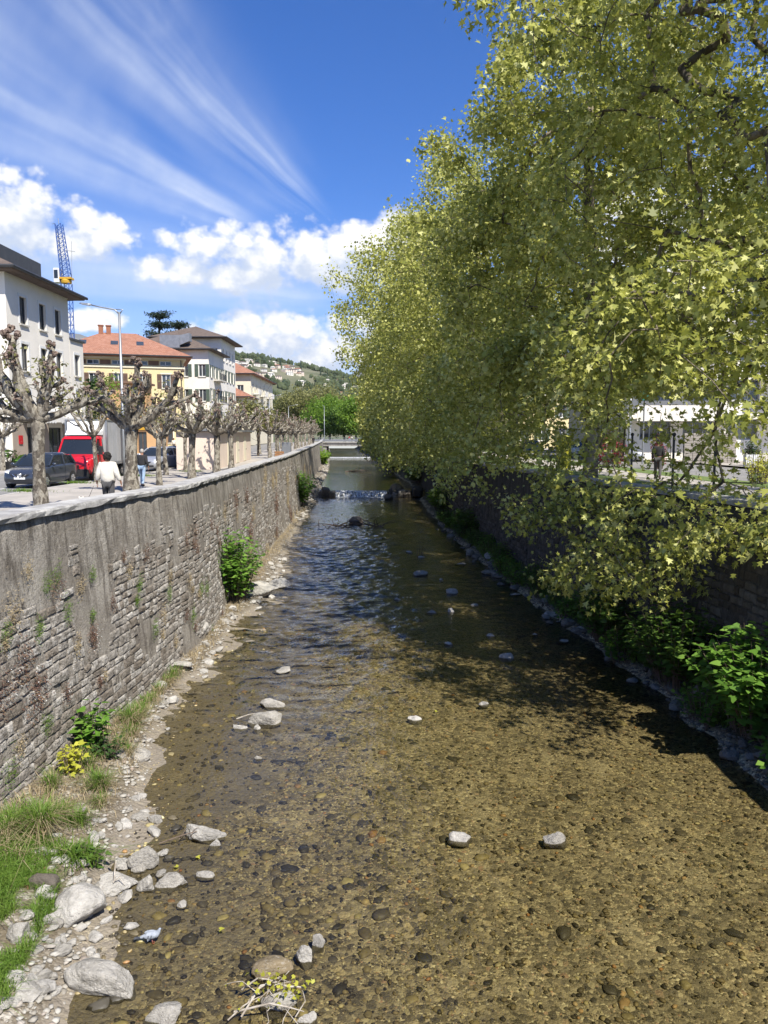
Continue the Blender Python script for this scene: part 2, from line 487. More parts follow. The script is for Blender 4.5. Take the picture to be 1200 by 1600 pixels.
    dry = N.m('ADD', dry, N.m('MULTIPLY', far, N.ss(z, -4.12, -4.0)))
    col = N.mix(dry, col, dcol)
    h = N.m('ADD', N.m('MULTIPLY', v1.outputs['Distance'], -1.0), N.m('MULTIPLY', v2.outputs['Distance'], -0.5))
    principled(N, out, col, 0.75, h, 0.8, 0.03, spec=0.2)
    return m
make_bed()
# ---- water: thin sheet, lets light through to the bed and mirrors by angle
def make_water():
    m, N, out = new_mat('river_water')
    co = world_co(N)
    x, y, z = N.sep(co)
    rif = N.m('MULTIPLY', N.ss(y, 17.0, 27.0), N.ss(y, 62.0, 46.0))              # riffle over shallow ground
    rif = N.m('ADD', rif, N.m('MULTIPLY', N.ss(y, 73.0, 82.0), N.ss(y, 86.0, 84.0)))
    rif = N.m('MULTIPLY', rif, N.ss(x, 3.2, -0.6, 0.25, 1.0))
    w1 = N.noise(N.mapv(co, (1.25, 0.8, 1)), 2.3, 4, 0.6, 0.6)
    w2 = N.noise(N.mapv(co, (1.15, 0.9, 1)), 8.5, 3, 0.55, 0.8)
    w3 = N.noise(N.mapv(co, (1.3, 0.7, 1)), 0.7, 3, 0.5, 0.4)
    h = N.m('ADD', N.m('MULTIPLY', w1, 0.045), N.m('MULTIPLY', w2, 0.011))
    h = N.m('ADD', h, N.m('MULTIPLY', w3, 0.06))
    h = N.m('MULTIPLY', h, N.m('ADD', 0.62, N.m('MULTIPLY', rif, 0.7)))
    b = N.n('ShaderNodeBump'); b.inputs['Strength'].default_value = 1.0; b.inputs['Distance'].default_value = 1.0
    N.put(b.inputs['Height'], h)
    fr = N.n('ShaderNodeFresnel'); fr.inputs['IOR'].default_value = 1.333
    N.t.links.new(b.outputs[0], fr.inputs['Normal'])
    tr = N.n('ShaderNodeBsdfTransparent'); tr.inputs['Color'].default_value = (0.64, 0.62, 0.51, 1)
    gl = N.n('ShaderNodeBsdfGlossy'); gl.inputs['Roughness'].default_value = 0.04
    gl.inputs['Color'].default_value = (1, 1, 1, 1)
    N.t.links.new(b.outputs[0], gl.inputs['Normal'])
    mx = N.n('ShaderNodeMixShader')
    N.t.links.new(fr.outputs[0], mx.inputs[0]); N.t.links.new(tr.outputs[0], mx.inputs[1]); N.t.links.new(gl.outputs[0], mx.inputs[2])
    N.t.links.new(mx.outputs[0], out.inputs[0])
    return m
make_water()
def make_wall(name, pale, mid, dark, streak=1.0):
    m, N, out = new_mat(name)
    co = world_co(N)
    base = N.noise(co, 1.1, 6, 0.65)
    col = N.mix(N.ss(base, 0.35, 0.7), mid, pale)
    st = N.noise(N.mapv(co, (2.6, 2.6, 0.36)), 1.6, 6, 0.68, 0.5)
    col = N.mix(N.ss(st, 0.46, 0.64, 0.0, min(.95, 0.8 * streak)), col, dark)
    st2 = N.noise(N.mapv(co, (4.2, 4.2, 0.3), (7, 3, 1)), 1.3, 4, 0.6)
    col = N.mix(N.ss(st2, 0.62, 0.75, 0.0, 0.65 * streak), col, (0.46, 0.44, 0.40))
    fine = N.noise(co, 26, 5, 0.7)
    col = N.mix(N.ss(fine, 0.45, 0.75, 0.0, 0.6), col, dark)
    pit = N.noise(N.mapv(co, (1, 1, .6)), 6.5, 6, 0.75)
    col = N.mix(N.ss(pit, 0.55, 0.70, 0.0, 0.65), col, dark)
    col = N.mix(N.ss(pit, 0.42, 0.30, 0.0, 0.5), col, tuple(min(.6, 1.35 * c) for c in pale))
    moss = N.noise(co, 2.3, 5, 0.7)
    col = N.mix(N.ss(moss, 0.62, 0.8, 0.0, 0.5), col, (0.13, 0.12, 0.055))
    h = N.m('ADD', N.m('MULTIPLY', N.noise(co, 9, 6, 0.7), 1.0), N.m('MULTIPLY', fine, 0.5))
    principled(N, out, col, 0.93, h, 0.9, 0.05, spec=0.2)
    return m
make_wall('wall_render', (0.40, 0.37, 0.32), (0.235, 0.21, 0.175), (0.095, 0.082, 0.067), 0.95)
make_wall('wall_mortar', (0.38, 0.35, 0.30), (0.25, 0.225, 0.19), (0.10, 0.085, 0.07), 0.9)
make_wall('wall_dark', (0.115, 0.105, 0.09), (0.075, 0.068, 0.056), (0.035, 0.03, 0.025), 0.9)  # for the right wall: the shade it stands in is put into the colour
STONE_STOPS = [(0.0, (0.19, 0.16, 0.125)), (0.25, (0.31, 0.28, 0.24)), (0.5, (0.37, 0.345, 0.305)), (0.75, (0.48, 0.455, 0.41)), (0.9, (0.27, 0.235, 0.195)), (1.0, (0.20, 0.17, 0.135))]
per_object('wall_stone', STONE_STOPS, 0.92, 1.0, 18, 0.05, 0.85)
per_piece('wall_stone_run', STONE_STOPS, 0.92, 1.0, 18, 0.05, 0.85)
DK = [(p, tuple(k * f_ for k, f_ in zip(c, (.32, .30, .27)))) for p, c in STONE_STOPS]  # left wall tones dimmed: shade put into the right wall's stone colour
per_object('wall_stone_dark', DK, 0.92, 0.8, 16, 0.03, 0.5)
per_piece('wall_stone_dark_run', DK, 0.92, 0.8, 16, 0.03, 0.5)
simple('coping_granite', (0.47, 0.46, 0.43), (0.27, 0.26, 0.245), 2.2, 0.85, 0.6, 7, bscale=14, bdist=0.03)
simple('weathered_concrete', (0.33, 0.31, 0.275), (0.22, 0.205, 0.18), 1.6, 0.9, 0.4, 6)
per_object('river_rock', [(0, (0.36, 0.335, 0.29)), (0.5, (0.47, 0.445, 0.395)), (1, (0.56, 0.535, 0.485))], 0.88, 1.0, 13, 0.07, 0.62, 0.45, True)
per_object('shaded_rock', [(0, (0.13, 0.12, 0.10)), (0.5, (0.20, 0.19, 0.165)), (1, (0.30, 0.285, 0.25))], 0.85, 0.9, 14, 0.05, 0.6, .2, True)  # right-shore stones, the shade there dimmed into their colour
per_object('dark_rock', [(0, (0.07, 0.065, 0.06)), (0.5, (0.13, 0.11, 0.09)), (1, (0.20, 0.17, 0.13))], 0.7, 0.9, 14, 0.05, 0.5, 0, True)
per_object('red_rock', [(0, (0.22, 0.175, 0.105)), (1, (0.27, 0.21, 0.13))], 0.8, 0.9, 14, 0.05, 0.6, .3, True)
per_piece('gravel_pale', [(0, (0.24, 0.215, 0.175)), (0.4, (0.36, 0.335, 0.285)), (0.8, (0.46, 0.44, 0.39)), (1, (0.30, 0.24, 0.19))], 0.85, 0.4, 30)
per_piece('gravel_shaded', [(0, (0.06, 0.055, 0.042)), (0.5, (0.13, 0.12, 0.095)), (1, (0.22, 0.205, 0.17))], 0.85, 0.4, 30)  # darker gravel copy: the right bank's shade is in the colour
per_piece('pebble_wet', [(0, (0.035, 0.03, 0.024)), (0.3, (0.085, 0.07, 0.04)), (0.55, (0.21, 0.165, 0.085)), (0.8, (0.35, 0.28, 0.14)), (0.93, (0.62, 0.54, 0.30)), (1, (0.42, 0.19, 0.06))], 0.5, 0.3, 40, 0.005, 0.3)
per_piece('cobble_wet', [(0, (0.045, 0.04, 0.03)), (0.35, (0.09, 0.08, 0.06)), (0.6, (0.19, 0.155, 0.09)), (0.82, (0.33, 0.27, 0.13)), (0.93, (0.52, 0.45, 0.22)), (1, (0.34, 0.16, 0.06))], 0.5, 0.3, 30, 0.01, 0.3)
simple('bank_soil', (0.22, 0.18, 0.125), (0.33, 0.28, 0.20), 4, 0.95, 0.6, 6)
simple('pavement_asphalt', (0.40, 0.365, 0.32), (0.32, 0.295, 0.26), 0.8, 0.95, 0.25, 6, bscale=60)
simple('road_asphalt', (0.235, 0.225, 0.21), (0.185, 0.18, 0.17), 0.6, 0.9, 0.25, 6, bscale=60)
simple('kerb_stone', (0.50, 0.47, 0.43), (0.40, 0.38, 0.35), 3, 0.9, 0.2)
simple('road_paint', (0.72, 0.71, 0.68), (0.60, 0.59, 0.56), 5, 0.8)
simple('lawn', (0.085, 0.135, 0.03), (0.14, 0.18, 0.05), 2.5, 0.95, 0.5, 6, bscale=40)
simple('meadow_far', (0.085, 0.11, 0.035), (0.13, 0.14, 0.06), 0.02, 0.95)
# ---- bark
def make_bark(name, pale, mid, dark, scale=5.0):
    m, N, out = new_mat(name)
    co = world_co(N)
    v = N.vor(N.mapv(co, (1, 1, 0.55)), scale, 'F1', 1.0, 1)
    r, g, b = N.sep(v)
    nz = N.noise(co, scale * 1.2, 5, 0.65)
    k = N.m('ADD', N.m('MULTIPLY', r, 0.55), N.m('MULTIPLY', nz, 0.6))
    col = N.ramp(k, [(0.25, dark), (0.5, mid), (0.72, pale), (0.95, tuple(min(1, c * 1.25) for c in pale))])
    fine = N.noise(N.mapv(co, (1, 1, 0.5)), 34, 5, 0.7)
    col = N.mix(N.ss(fine, 0.5, 0.75, 0.0, 0.55), col, dark)
    principled(N, out, col, 0.9, N.m('ADD', fine, nz), 1.0, 0.05, spec=0.2)
    return m
make_bark('pollard_bark', (0.34, 0.31, 0.25), (0.185, 0.16, 0.125), (0.075, 0.062, 0.05), 11)
make_bark('pollard_knuckle', (0.31, 0.235, 0.19), (0.175, 0.125, 0.10), (0.06, 0.043, 0.036), 18)
make_bark('plane_bark', (0.36, 0.32, 0.24), (0.20, 0.17, 0.115), (0.075, 0.062, 0.045), 3)
make_bark('plane_twig', (0.24, 0.20, 0.145), (0.14, 0.115, 0.08), (0.06, 0.05, 0.036), 4)
make_bark('dark_bark', (0.14, 0.11, 0.085), (0.09, 0.07, 0.055), (0.05, 0.04, 0.03), 6)
simple('dead_wood', (0.46, 0.42, 0.36), (0.28, 0.24, 0.19), 8, 0.9, 0.3)
simple('dark_twig', (0.10, 0.07, 0.05), (0.16, 0.12, 0.09), 8, 0.9)
# ---- leaves
leaf_mat('plane_leaf', [(0.0, (0.11, 0.13, 0.022)), (0.33, (0.27, 0.29, 0.055)), (0.62, (0.49, 0.49, 0.125)), (1.0, (0.70, 0.68, 0.31))], 0.36, (0.55, 0.57, 0.10))
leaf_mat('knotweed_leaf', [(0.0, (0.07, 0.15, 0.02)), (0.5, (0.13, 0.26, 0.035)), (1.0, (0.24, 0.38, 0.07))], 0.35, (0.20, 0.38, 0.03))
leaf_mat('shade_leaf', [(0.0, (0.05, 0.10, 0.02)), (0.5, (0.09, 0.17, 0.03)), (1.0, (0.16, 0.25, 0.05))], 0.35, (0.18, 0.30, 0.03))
leaf_mat('yellow_leaf', [(0.0, (0.36, 0.38, 0.04)), (1.0, (0.60, 0.58, 0.09))], 0.4)
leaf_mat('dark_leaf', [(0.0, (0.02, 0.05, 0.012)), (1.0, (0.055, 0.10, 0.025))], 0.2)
leaf_mat('bright_leaf', [(0.0, (0.10, 0.20, 0.02)), (1.0, (0.24, 0.36, 0.05))], 0.45, (0.30, 0.45, 0.04))
leaf_mat('olive_leaf', [(0.0, (0.15, 0.16, 0.045)), (1.0, (0.27, 0.26, 0.09))], 0.35)
leaf_mat('grass_blade', [(0.0, (0.075, 0.15, 0.018)), (0.5, (0.13, 0.23, 0.03)), (1.0, (0.22, 0.31, 0.055))], 0.35, (0.25, 0.36, 0.06), 0.6, 3)
leaf_mat('dry_grass', [(0.0, (0.30, 0.23, 0.13)), (1.0, (0.52, 0.43, 0.27))], 0.3, None, 0.8)
leaf_mat('sedum_brown', [(0.0, (0.10, 0.055, 0.045)), (0.6, (0.17, 0.10, 0.07)), (1.0, (0.24, 0.18, 0.09))], 0.15, None, 0.8)
leaf_mat('red_leaf', [(0.0, (0.16, 0.015, 0.025)), (1.0, (0.36, 0.05, 0.06))], 0.35)
leaf_mat('cedar_needle', [(0.0, (0.018, 0.035, 0.018)), (1.0, (0.05, 0.075, 0.038))], 0.15, None, 0.7)
leaf_mat('white_petal', [(0.0, (0.6, 0.6, 0.57)), (1.0, (0.8, 0.8, 0.78))], 0.2)
leaf_mat('hill_leaf', [(0.0, (0.045, 0.065, 0.025)), (1.0, (0.11, 0.13, 0.05))], 0.2)
leaf_mat('dead_leaf', [(0.0, (0.22, 0.12, 0.06)), (1.0, (0.40, 0.26, 0.15))], 0.2)
# ---- buildings
simple('plaster_white', (0.80, 0.755, 0.67), (0.73, 0.69, 0.61), 0.5, 0.9, 0.08)
simple('plaster_grey', (0.62, 0.60, 0.55), (0.55, 0.53, 0.49), 0.5, 0.9, 0.08)
simple('plaster_taupe', (0.36, 0.30, 0.245), (0.32, 0.265, 0.215), 0.8, 0.9, 0.1)
simple('plaster_yellow', (0.68, 0.57, 0.32), (0.63, 0.525, 0.29), 0.5, 0.9, 0.08)
simple('plaster_orange', (0.58, 0.36, 0.18), (0.53, 0.32, 0.155), 0.5, 0.9, 0.08)
simple('plaster_cream', (0.74, 0.68, 0.52), (0.68, 0.62, 0.47), 0.5, 0.9, 0.08)
simple('plaster_pink', (0.72, 0.60, 0.50), (0.66, 0.55, 0.46), 0.7, 0.9, 0.1)
simple('stone_trim', (0.58, 0.55, 0.48), (0.5, 0.47, 0.41), 1, 0.9)
simple('fascia_brown', (0.20, 0.12, 0.075), (0.15, 0.09, 0.06), 1, 0.8)
simple('dark_metal', (0.035, 0.037, 0.04), (0.05, 0.05, 0.052), 2, 0.5)
simple('grey_metal', (0.33, 0.34, 0.35), (0.27, 0.28, 0.29), 2, 0.45, metal=0.6)
simple('white_frame', (0.72, 0.72, 0.70), (0.66, 0.66, 0.64), 3, 0.5)
simple('shutter_brown', (0.10, 0.06, 0.04), (0.13, 0.08, 0.055), 3, 0.7)
simple('shutter_green', (0.07, 0.10, 0.075), (0.09, 0.12, 0.09), 3, 0.7)
simple('awning_cloth', (0.55, 0.54, 0.52), (0.48, 0.47, 0.45), 1, 0.9)
simple('black_cloth', (0.02, 0.02, 0.022), (0.03, 0.03, 0.032), 1, 0.9)
def make_tiles(name, a, b, c):
    m, N, out = new_mat(name)
    co = world_co(N)
    br = N.n('ShaderNodeTexBrick'); N.put(br.inputs['Vector'], N.mapv(co, (1, 1, 1)))
    v = N.vor(N.mapv(co, (3.5, 3.5, 5)), 1.0, 'F1', 0.8, 1)
    r, g, bl = N.sep(v)
    col = N.mix(r, a, b)
    nz = N.noise(co, 0.8, 5, 0.6)
    col = N.mix(N.ss(nz, 0.5, 0.75, 0.0, 0.7), col, c)
    wv = N.n('ShaderNodeTexWave', wave_type='BANDS', bands_direction='X'); N.put(wv.inputs['Vector'], co); wv.inputs['Scale'].default_value = 1.3
    principled(N, out, col, 0.9, wv.outputs[1], 0.5, 0.05, spec=0.2)
    return m
make_tiles('tile_red', (0.27, 0.125, 0.08), (0.34, 0.175, 0.12), (0.22, 0.115, 0.08))
make_tiles('tile_dark', (0.11, 0.085, 0.07), (0.15, 0.115, 0.095), (0.085, 0.07, 0.06))
def make_glass(name, col=(0.03, 0.035, 0.04), rough=0.06):
    m, N, out = new_mat(name)
    nz = N.noise(world_co(N), 0.6, 2)
    principled(N, out, N.mix(nz, col, tuple(c * 2.2 for c in col)), rough, None, spec=0.7)
    return m
make_glass('window_glass'); make_glass('car_glass', (0.012, 0.015, 0.018), 0.04)
# ---- vehicles, people, small things
simple('paint_slate', (0.045, 0.055, 0.075), (0.042, 0.05, 0.07), 1, 0.28, coat=0.6, metal=0.3)
simple('paint_red', (0.52, 0.012, 0.022), (0.47, 0.011, 0.02), 1, 0.3, coat=0.6)
simple('paint_silver', (0.50, 0.51, 0.53), (0.46, 0.47, 0.49), 1, 0.3, coat=0.5, metal=0.5)
simple('paint_white', (0.76, 0.76, 0.75), (0.72, 0.72, 0.71), 1, 0.35, coat=0.4)
simple('paint_black', (0.012, 0.012, 0.014), (0.015, 0.015, 0.017), 1, 0.3, coat=0.5)
simple('paint_blue', (0.03, 0.13, 0.42), (0.03, 0.11, 0.36), 1, 0.4, coat=0.2)
simple('box_aluminium', (0.50, 0.51, 0.52), (0.43, 0.44, 0.45), 0.8, 0.45, metal=0.35)
simple('plastic_black', (0.018, 0.018, 0.019), (0.025, 0.025, 0.026), 3, 0.6)
simple('rubber', (0.015, 0.015, 0.015), (0.022, 0.022, 0.022), 5, 0.9)
simple('chrome', (0.7, 0.7, 0.71), (0.62, 0.62, 0.63), 2, 0.2, metal=0.9)
simple('lamp_lens', (0.75, 0.77, 0.80), (0.6, 0.62, 0.65), 8, 0.12, spec=0.8)
simple('plate_white', (0.78, 0.78, 0.76), (0.72, 0.72, 0.70), 8, 0.5)
simple('skin', (0.32, 0.17, 0.11), (0.28, 0.145, 0.09), 6, 0.6)
simple('hair_dark', (0.012, 0.009, 0.007), (0.02, 0.015, 0.012), 40, 0.8, 0.8, bscale=60, bdist=0.03)
simple('hair_grey', (0.42, 0.40, 0.37), (0.30, 0.28, 0.26), 40, 0.8, 0.5, bscale=60)
simple('cloth_cream', (0.66, 0.62, 0.53), (0.58, 0.54, 0.46), 4, 0.95, 0.5, bscale=9, bdist=0.03)
simple('cloth_black', (0.02, 0.02, 0.022), (0.032, 0.03, 0.032), 4, 0.9, 0.5, bscale=9, bdist=0.03)
simple('cloth_grey', (0.085, 0.082, 0.08), (0.06, 0.058, 0.057), 5, 0.95, 0.4, bscale=9)
simple('cloth_denim', (0.20, 0.29, 0.42), (0.34, 0.44, 0.56), 5, 0.95, 0.4, bscale=9)
simple('cloth_orange', (0.42, 0.13, 0.05), (0.35, 0.10, 0.04), 5, 0.95)
simple('cloth_red', (0.45, 0.05, 0.05), (0.38, 0.04, 0.04), 5, 0.95)
simple('shoe_dark', (0.03, 0.028, 0.026), (0.05, 0.045, 0.04), 9, 0.7)
simple('fur_white', (0.62, 0.58, 0.51), (0.72, 0.69, 0.63), 18, 0.95, 0.6, bscale=50)
simple('crane_blue', (0.02, 0.09, 0.34), (0.025, 0.075, 0.27), 2, 0.5)
simple('crane_yellow', (0.62, 0.36, 0.03), (0.52, 0.29, 0.03), 2, 0.5)
simple('pigeon_grey', (0.34, 0.37, 0.42), (0.26, 0.29, 0.33), 22, 0.7, 0.3)
simple('pigeon_dark', (0.05, 0.055, 0.065), (0.08, 0.085, 0.095), 22, 0.7)
simple('pigeon_pink', (0.50, 0.20, 0.16), (0.45, 0.18, 0.15), 22, 0.6)
simple('crate_wood', (0.30, 0.15, 0.06), (0.22, 0.11, 0.05), 6, 0.85, 0.3)
simple('sign_green', (0.01, 0.20, 0.15), (0.012, 0.17, 0.13), 3, 0.5)
simple('terracotta', (0.30, 0.13, 0.07), (0.24, 0.10, 0.06), 4, 0.85)
simple('brick_grey', (0.26, 0.23, 0.20), (0.33, 0.30, 0.26), 3, 0.9, 0.3)
simple('mountain_rock', (0.13, 0.135, 0.125), (0.19, 0.185, 0.17), 0.006, 0.95)
simple('sign_yellow', (0.60, 0.55, 0.04), (0.55, 0.5, 0.04), 3, 0.5)
def make_foam():
    m, N, out = new_mat('white_water')
    co = world_co(N)
    f = N.noise(N.mapv(co, (3.0, 3.0, 0.6)), 3.0, 5, 0.65)
    col = N.mix(N.ss(f, 0.40, 0.58), (0.07, 0.075, 0.06), (0.75, 0.77, 0.77))
    principled(N, out, col, 0.25, f, 0.6, 0.05, spec=0.5)
make_foam()

# ================================================================== the lie of the land
WATER, WATER_UP, WEIR_Y = -4.8, -4.15, 84.4
_LW = np.array([(-20, -8.9, .57), (0, -7.75, .74), (13.7, -6.97, .72), (19, -6.68, .66), (24.5, -6.42, .58), (32, -6.8, .53), (63.5, -7.8, .53), (110, -10.3, .55), (170, -14.0, .58), (215, -17.4, .58), (345, -27, .58)])
_RW = np.array([(-20, 10.2, .55), (0, 9.7, .55), (14, 9.4, .55), (18, 9.1, .55), (30, 7.75, .48), (49.6, 6.35, .30), (81, 5.3, .28), (120, 3.2, .28), (215, -2.3, .3), (345, -12, .3)])
_LS = np.array([(-20, -2.6), (4, -3.5), (9.7, -4.15), (11.7, -4.5), (15.3, -5.05), (18.2, -5.6), (20, -5.75), (21.7, -5.3), (25.2, -5.55), (28, -5.6), (30, -5.15), (36.9, -5.35), (54, -6.5), (81, -7.2), (84, -7.6), (120, -9.2), (215, -15.6), (345, -25)])
_RS = np.array([(-20, 7.4), (4, 7.4), (14.4, 7.55), (19.5, 7.55), (27.9, 6.65), (40.6, 5.45), (58, 4.4), (81, 3.9), (84, 4.2), (120, 1.9), (215, -3.5), (345, -13.5)])
def lw(Y): return float(np.interp(Y, _LW[:, 0], _LW[:, 1]))
def lwz(Y): return float(np.interp(Y, _LW[:, 0], _LW[:, 2]))
def rw(Y): return float(np.interp(Y, _RW[:, 0], _RW[:, 1]))
def rwz(Y): return float(np.interp(Y, _RW[:, 0], _RW[:, 2]))
BAT = 0.55                      # the walls lean back: their foot stands this far out
def nz2(x, y, s): return mnoise.noise(Vector((x * s, y * s, 3.3)))
def lshore(Y): return float(np.interp(Y, _LS[:, 0], _LS[:, 1])) + 0.18 * nz2(1.0, Y, 0.8)
def rshore(Y): return float(np.interp(Y, _RS[:, 0], _RS[:, 1])) + 0.34 * nz2(9.0, Y, 0.55) + .12 * nz2(3.0, Y, 1.7)
def level(Y): return WATER if Y < WEIR_Y else WATER_UP
def bed_z(x, Y):
    w = level(Y)
    dl, dr = x - lshore(Y), rshore(Y) - x
    if dl < 0: z = w + min(0.10 + 0.30 * (-dl) ** 0.8, 0.75) - 0.08 * math.exp(dl * 6)
    elif dr < 0: z = w + min(0.10 + 0.42 * (-dr), 0.9) - 0.08 * math.exp(dr * 6)
    else:
        a = 0.15 * (1 - math.exp(-dl / 1.6)); b = 0.19 * (1 - math.exp(-dr / 0.7))
        z = w + 0.02 - min(a, b) + 0.0
    return z + 0.035 * nz2(x, Y, 1.3) + 0.02 * nz2(x, Y, 4.1)

# river bed with both banks: one sheet from wall to wall
ys = list(np.arange(-6, 34, 0.25)) + list(np.arange(34, 84.3, 0.6)) + [84.35, 84.45] + list(np.arange(85, 216, 1.5)) + list(np.arange(220, 341, 10))
NX = 72
V, F = [], []
for Y in ys:
    a, b = lw(Y) + BAT - 0.35, rw(Y) - BAT + 0.35
    for i in range(NX + 1):
        t = i / NX
        x = a + (b - a) * t
        V.append((x, Y, bed_z(x, Y)))
for k in range(len(ys) - 1):
    for i in range(NX):
        p = k * (NX + 1) + i
        F.append((p, p + 1, p + NX + 2, p + NX + 1))
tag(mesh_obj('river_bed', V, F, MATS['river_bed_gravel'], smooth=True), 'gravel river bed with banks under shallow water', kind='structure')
# water: lower reach and the reach above the weir
def sheet(name, y0, y1, z, mat, label, step=3.0):
    yy = np.arange(y0, y1 + 0.001, (y1 - y0) / max(1, round((y1 - y0) / step)))
    vs, fs = [], []
    for Y in yy: vs += [(lw(Y) + BAT - 0.3, Y, z), (rw(Y) - BAT + 0.3, Y, z)]
    for k in range(len(yy) - 1): fs.append((2 * k, 2 * k + 1, 2 * k + 3, 2 * k + 2))
    return tag(mesh_obj(name, vs, fs, mat), label, kind='structure')
def rippled(name, z, label):
    """the lower reach with real wavelets: calm in front, choppy over the riffle and below the weir"""
    yy = np.concatenate((np.arange(-6, 13, 1.0), np.arange(13, 64, .09), np.arange(64, 84.35, .35)))
    n = 120
    X = np.array([[lw(Y) + BAT - .3, rw(Y) - BAT + .3] for Y in yy])
    t = np.linspace(0, 1, n + 1)
    V = np.zeros((len(yy), n + 1, 3))
    V[:, :, 0] = X[:, :1] + (X[:, 1:] - X[:, :1]) * t; V[:, :, 1] = yy[:, None]; V[:, :, 2] = z
    for a, Y in enumerate(yy):
        k = max(0, min(1, (Y - 15.5) / 7)) * max(0.25, min(1, (64 - Y) / 14)) if Y < 66 else .25 + .6 * max(0, min(1, (Y - 74) / 8))
        if Y < 13: continue
        for i in range(n + 1):
            x = V[a, i, 0]
            s = k * (.28 + .72 * max(0, min(1, (2.6 - x + .9 * mnoise.noise(Vector((x * .25, Y * .16, 8)))) / 3.0)))
            if s < .02: continue
            h = .088 * mnoise.noise(Vector((x * 1.5, Y * 2.3, 1))) + .048 * mnoise.noise(Vector((x * 3.4, Y * 4.6, 2)))
            V[a, i, 2] = z + s * (h - .012 * abs(mnoise.noise(Vector((x * 2.2, Y * 3.0, 5)))))
    F = []
    idx = np.arange(len(yy) * (n + 1)).reshape(len(yy), n + 1)
    F = np.stack((idx[:-1, :-1], idx[:-1, 1:], idx[1:, 1:], idx[1:, :-1]), -1).reshape(-1, 4)
    return tag(np_obj(name, V.reshape(-1, 3), F, MATS['river_water'], None, True), label, kind='structure')
rippled('water', WATER, 'clear shallow river water flowing between the walls')
sheet('water', 84.75, 338, WATER_UP, MATS['river_water'], 'river water above the small weir')

# ================================================================== river walls
def stone_unit(seed):
    """a roughly squared wall stone, unit size, face towards +x"""
    r = random.Random(seed)
    def ring(x, i, j):
        pts = [(-.5 + i, -.5 + i), (.0, -.5 + i), (.5 - i, -.5 + i), (.5 - i, 0), (.5 - i, .5 - i), (0, .5 - i), (-.5 + i, .5 - i), (-.5 + i, 0)]
        return [(x + r.uniform(-j, j) * 2.0, a + r.uniform(-j, j) * 1.3, b + r.uniform(-j, j) * 1.3) for a, b in pts]
    mb = MB()
    mb.loft([ring(-1.0, 0, 0.0), ring(0.2, 0.015, 0.05), ring(0.85, 0.09, 0.05), ring(1.0, 0.22, 0.06)], True)
    return mb
STONES = []
for k in range(14):
    mb = stone_unit(k)
    me = bpy.data.meshes.new('stone'); me.from_pydata(mb.v, [], mb.f)
    me.materials.append(MATS['wall_stone']); STONES.append(me)
STONES_D = []
for me in STONES:
    m2 = me.copy(); m2.materials.clear(); m2.materials.append(MATS['wall_stone_dark']); STONES_D.append(m2)

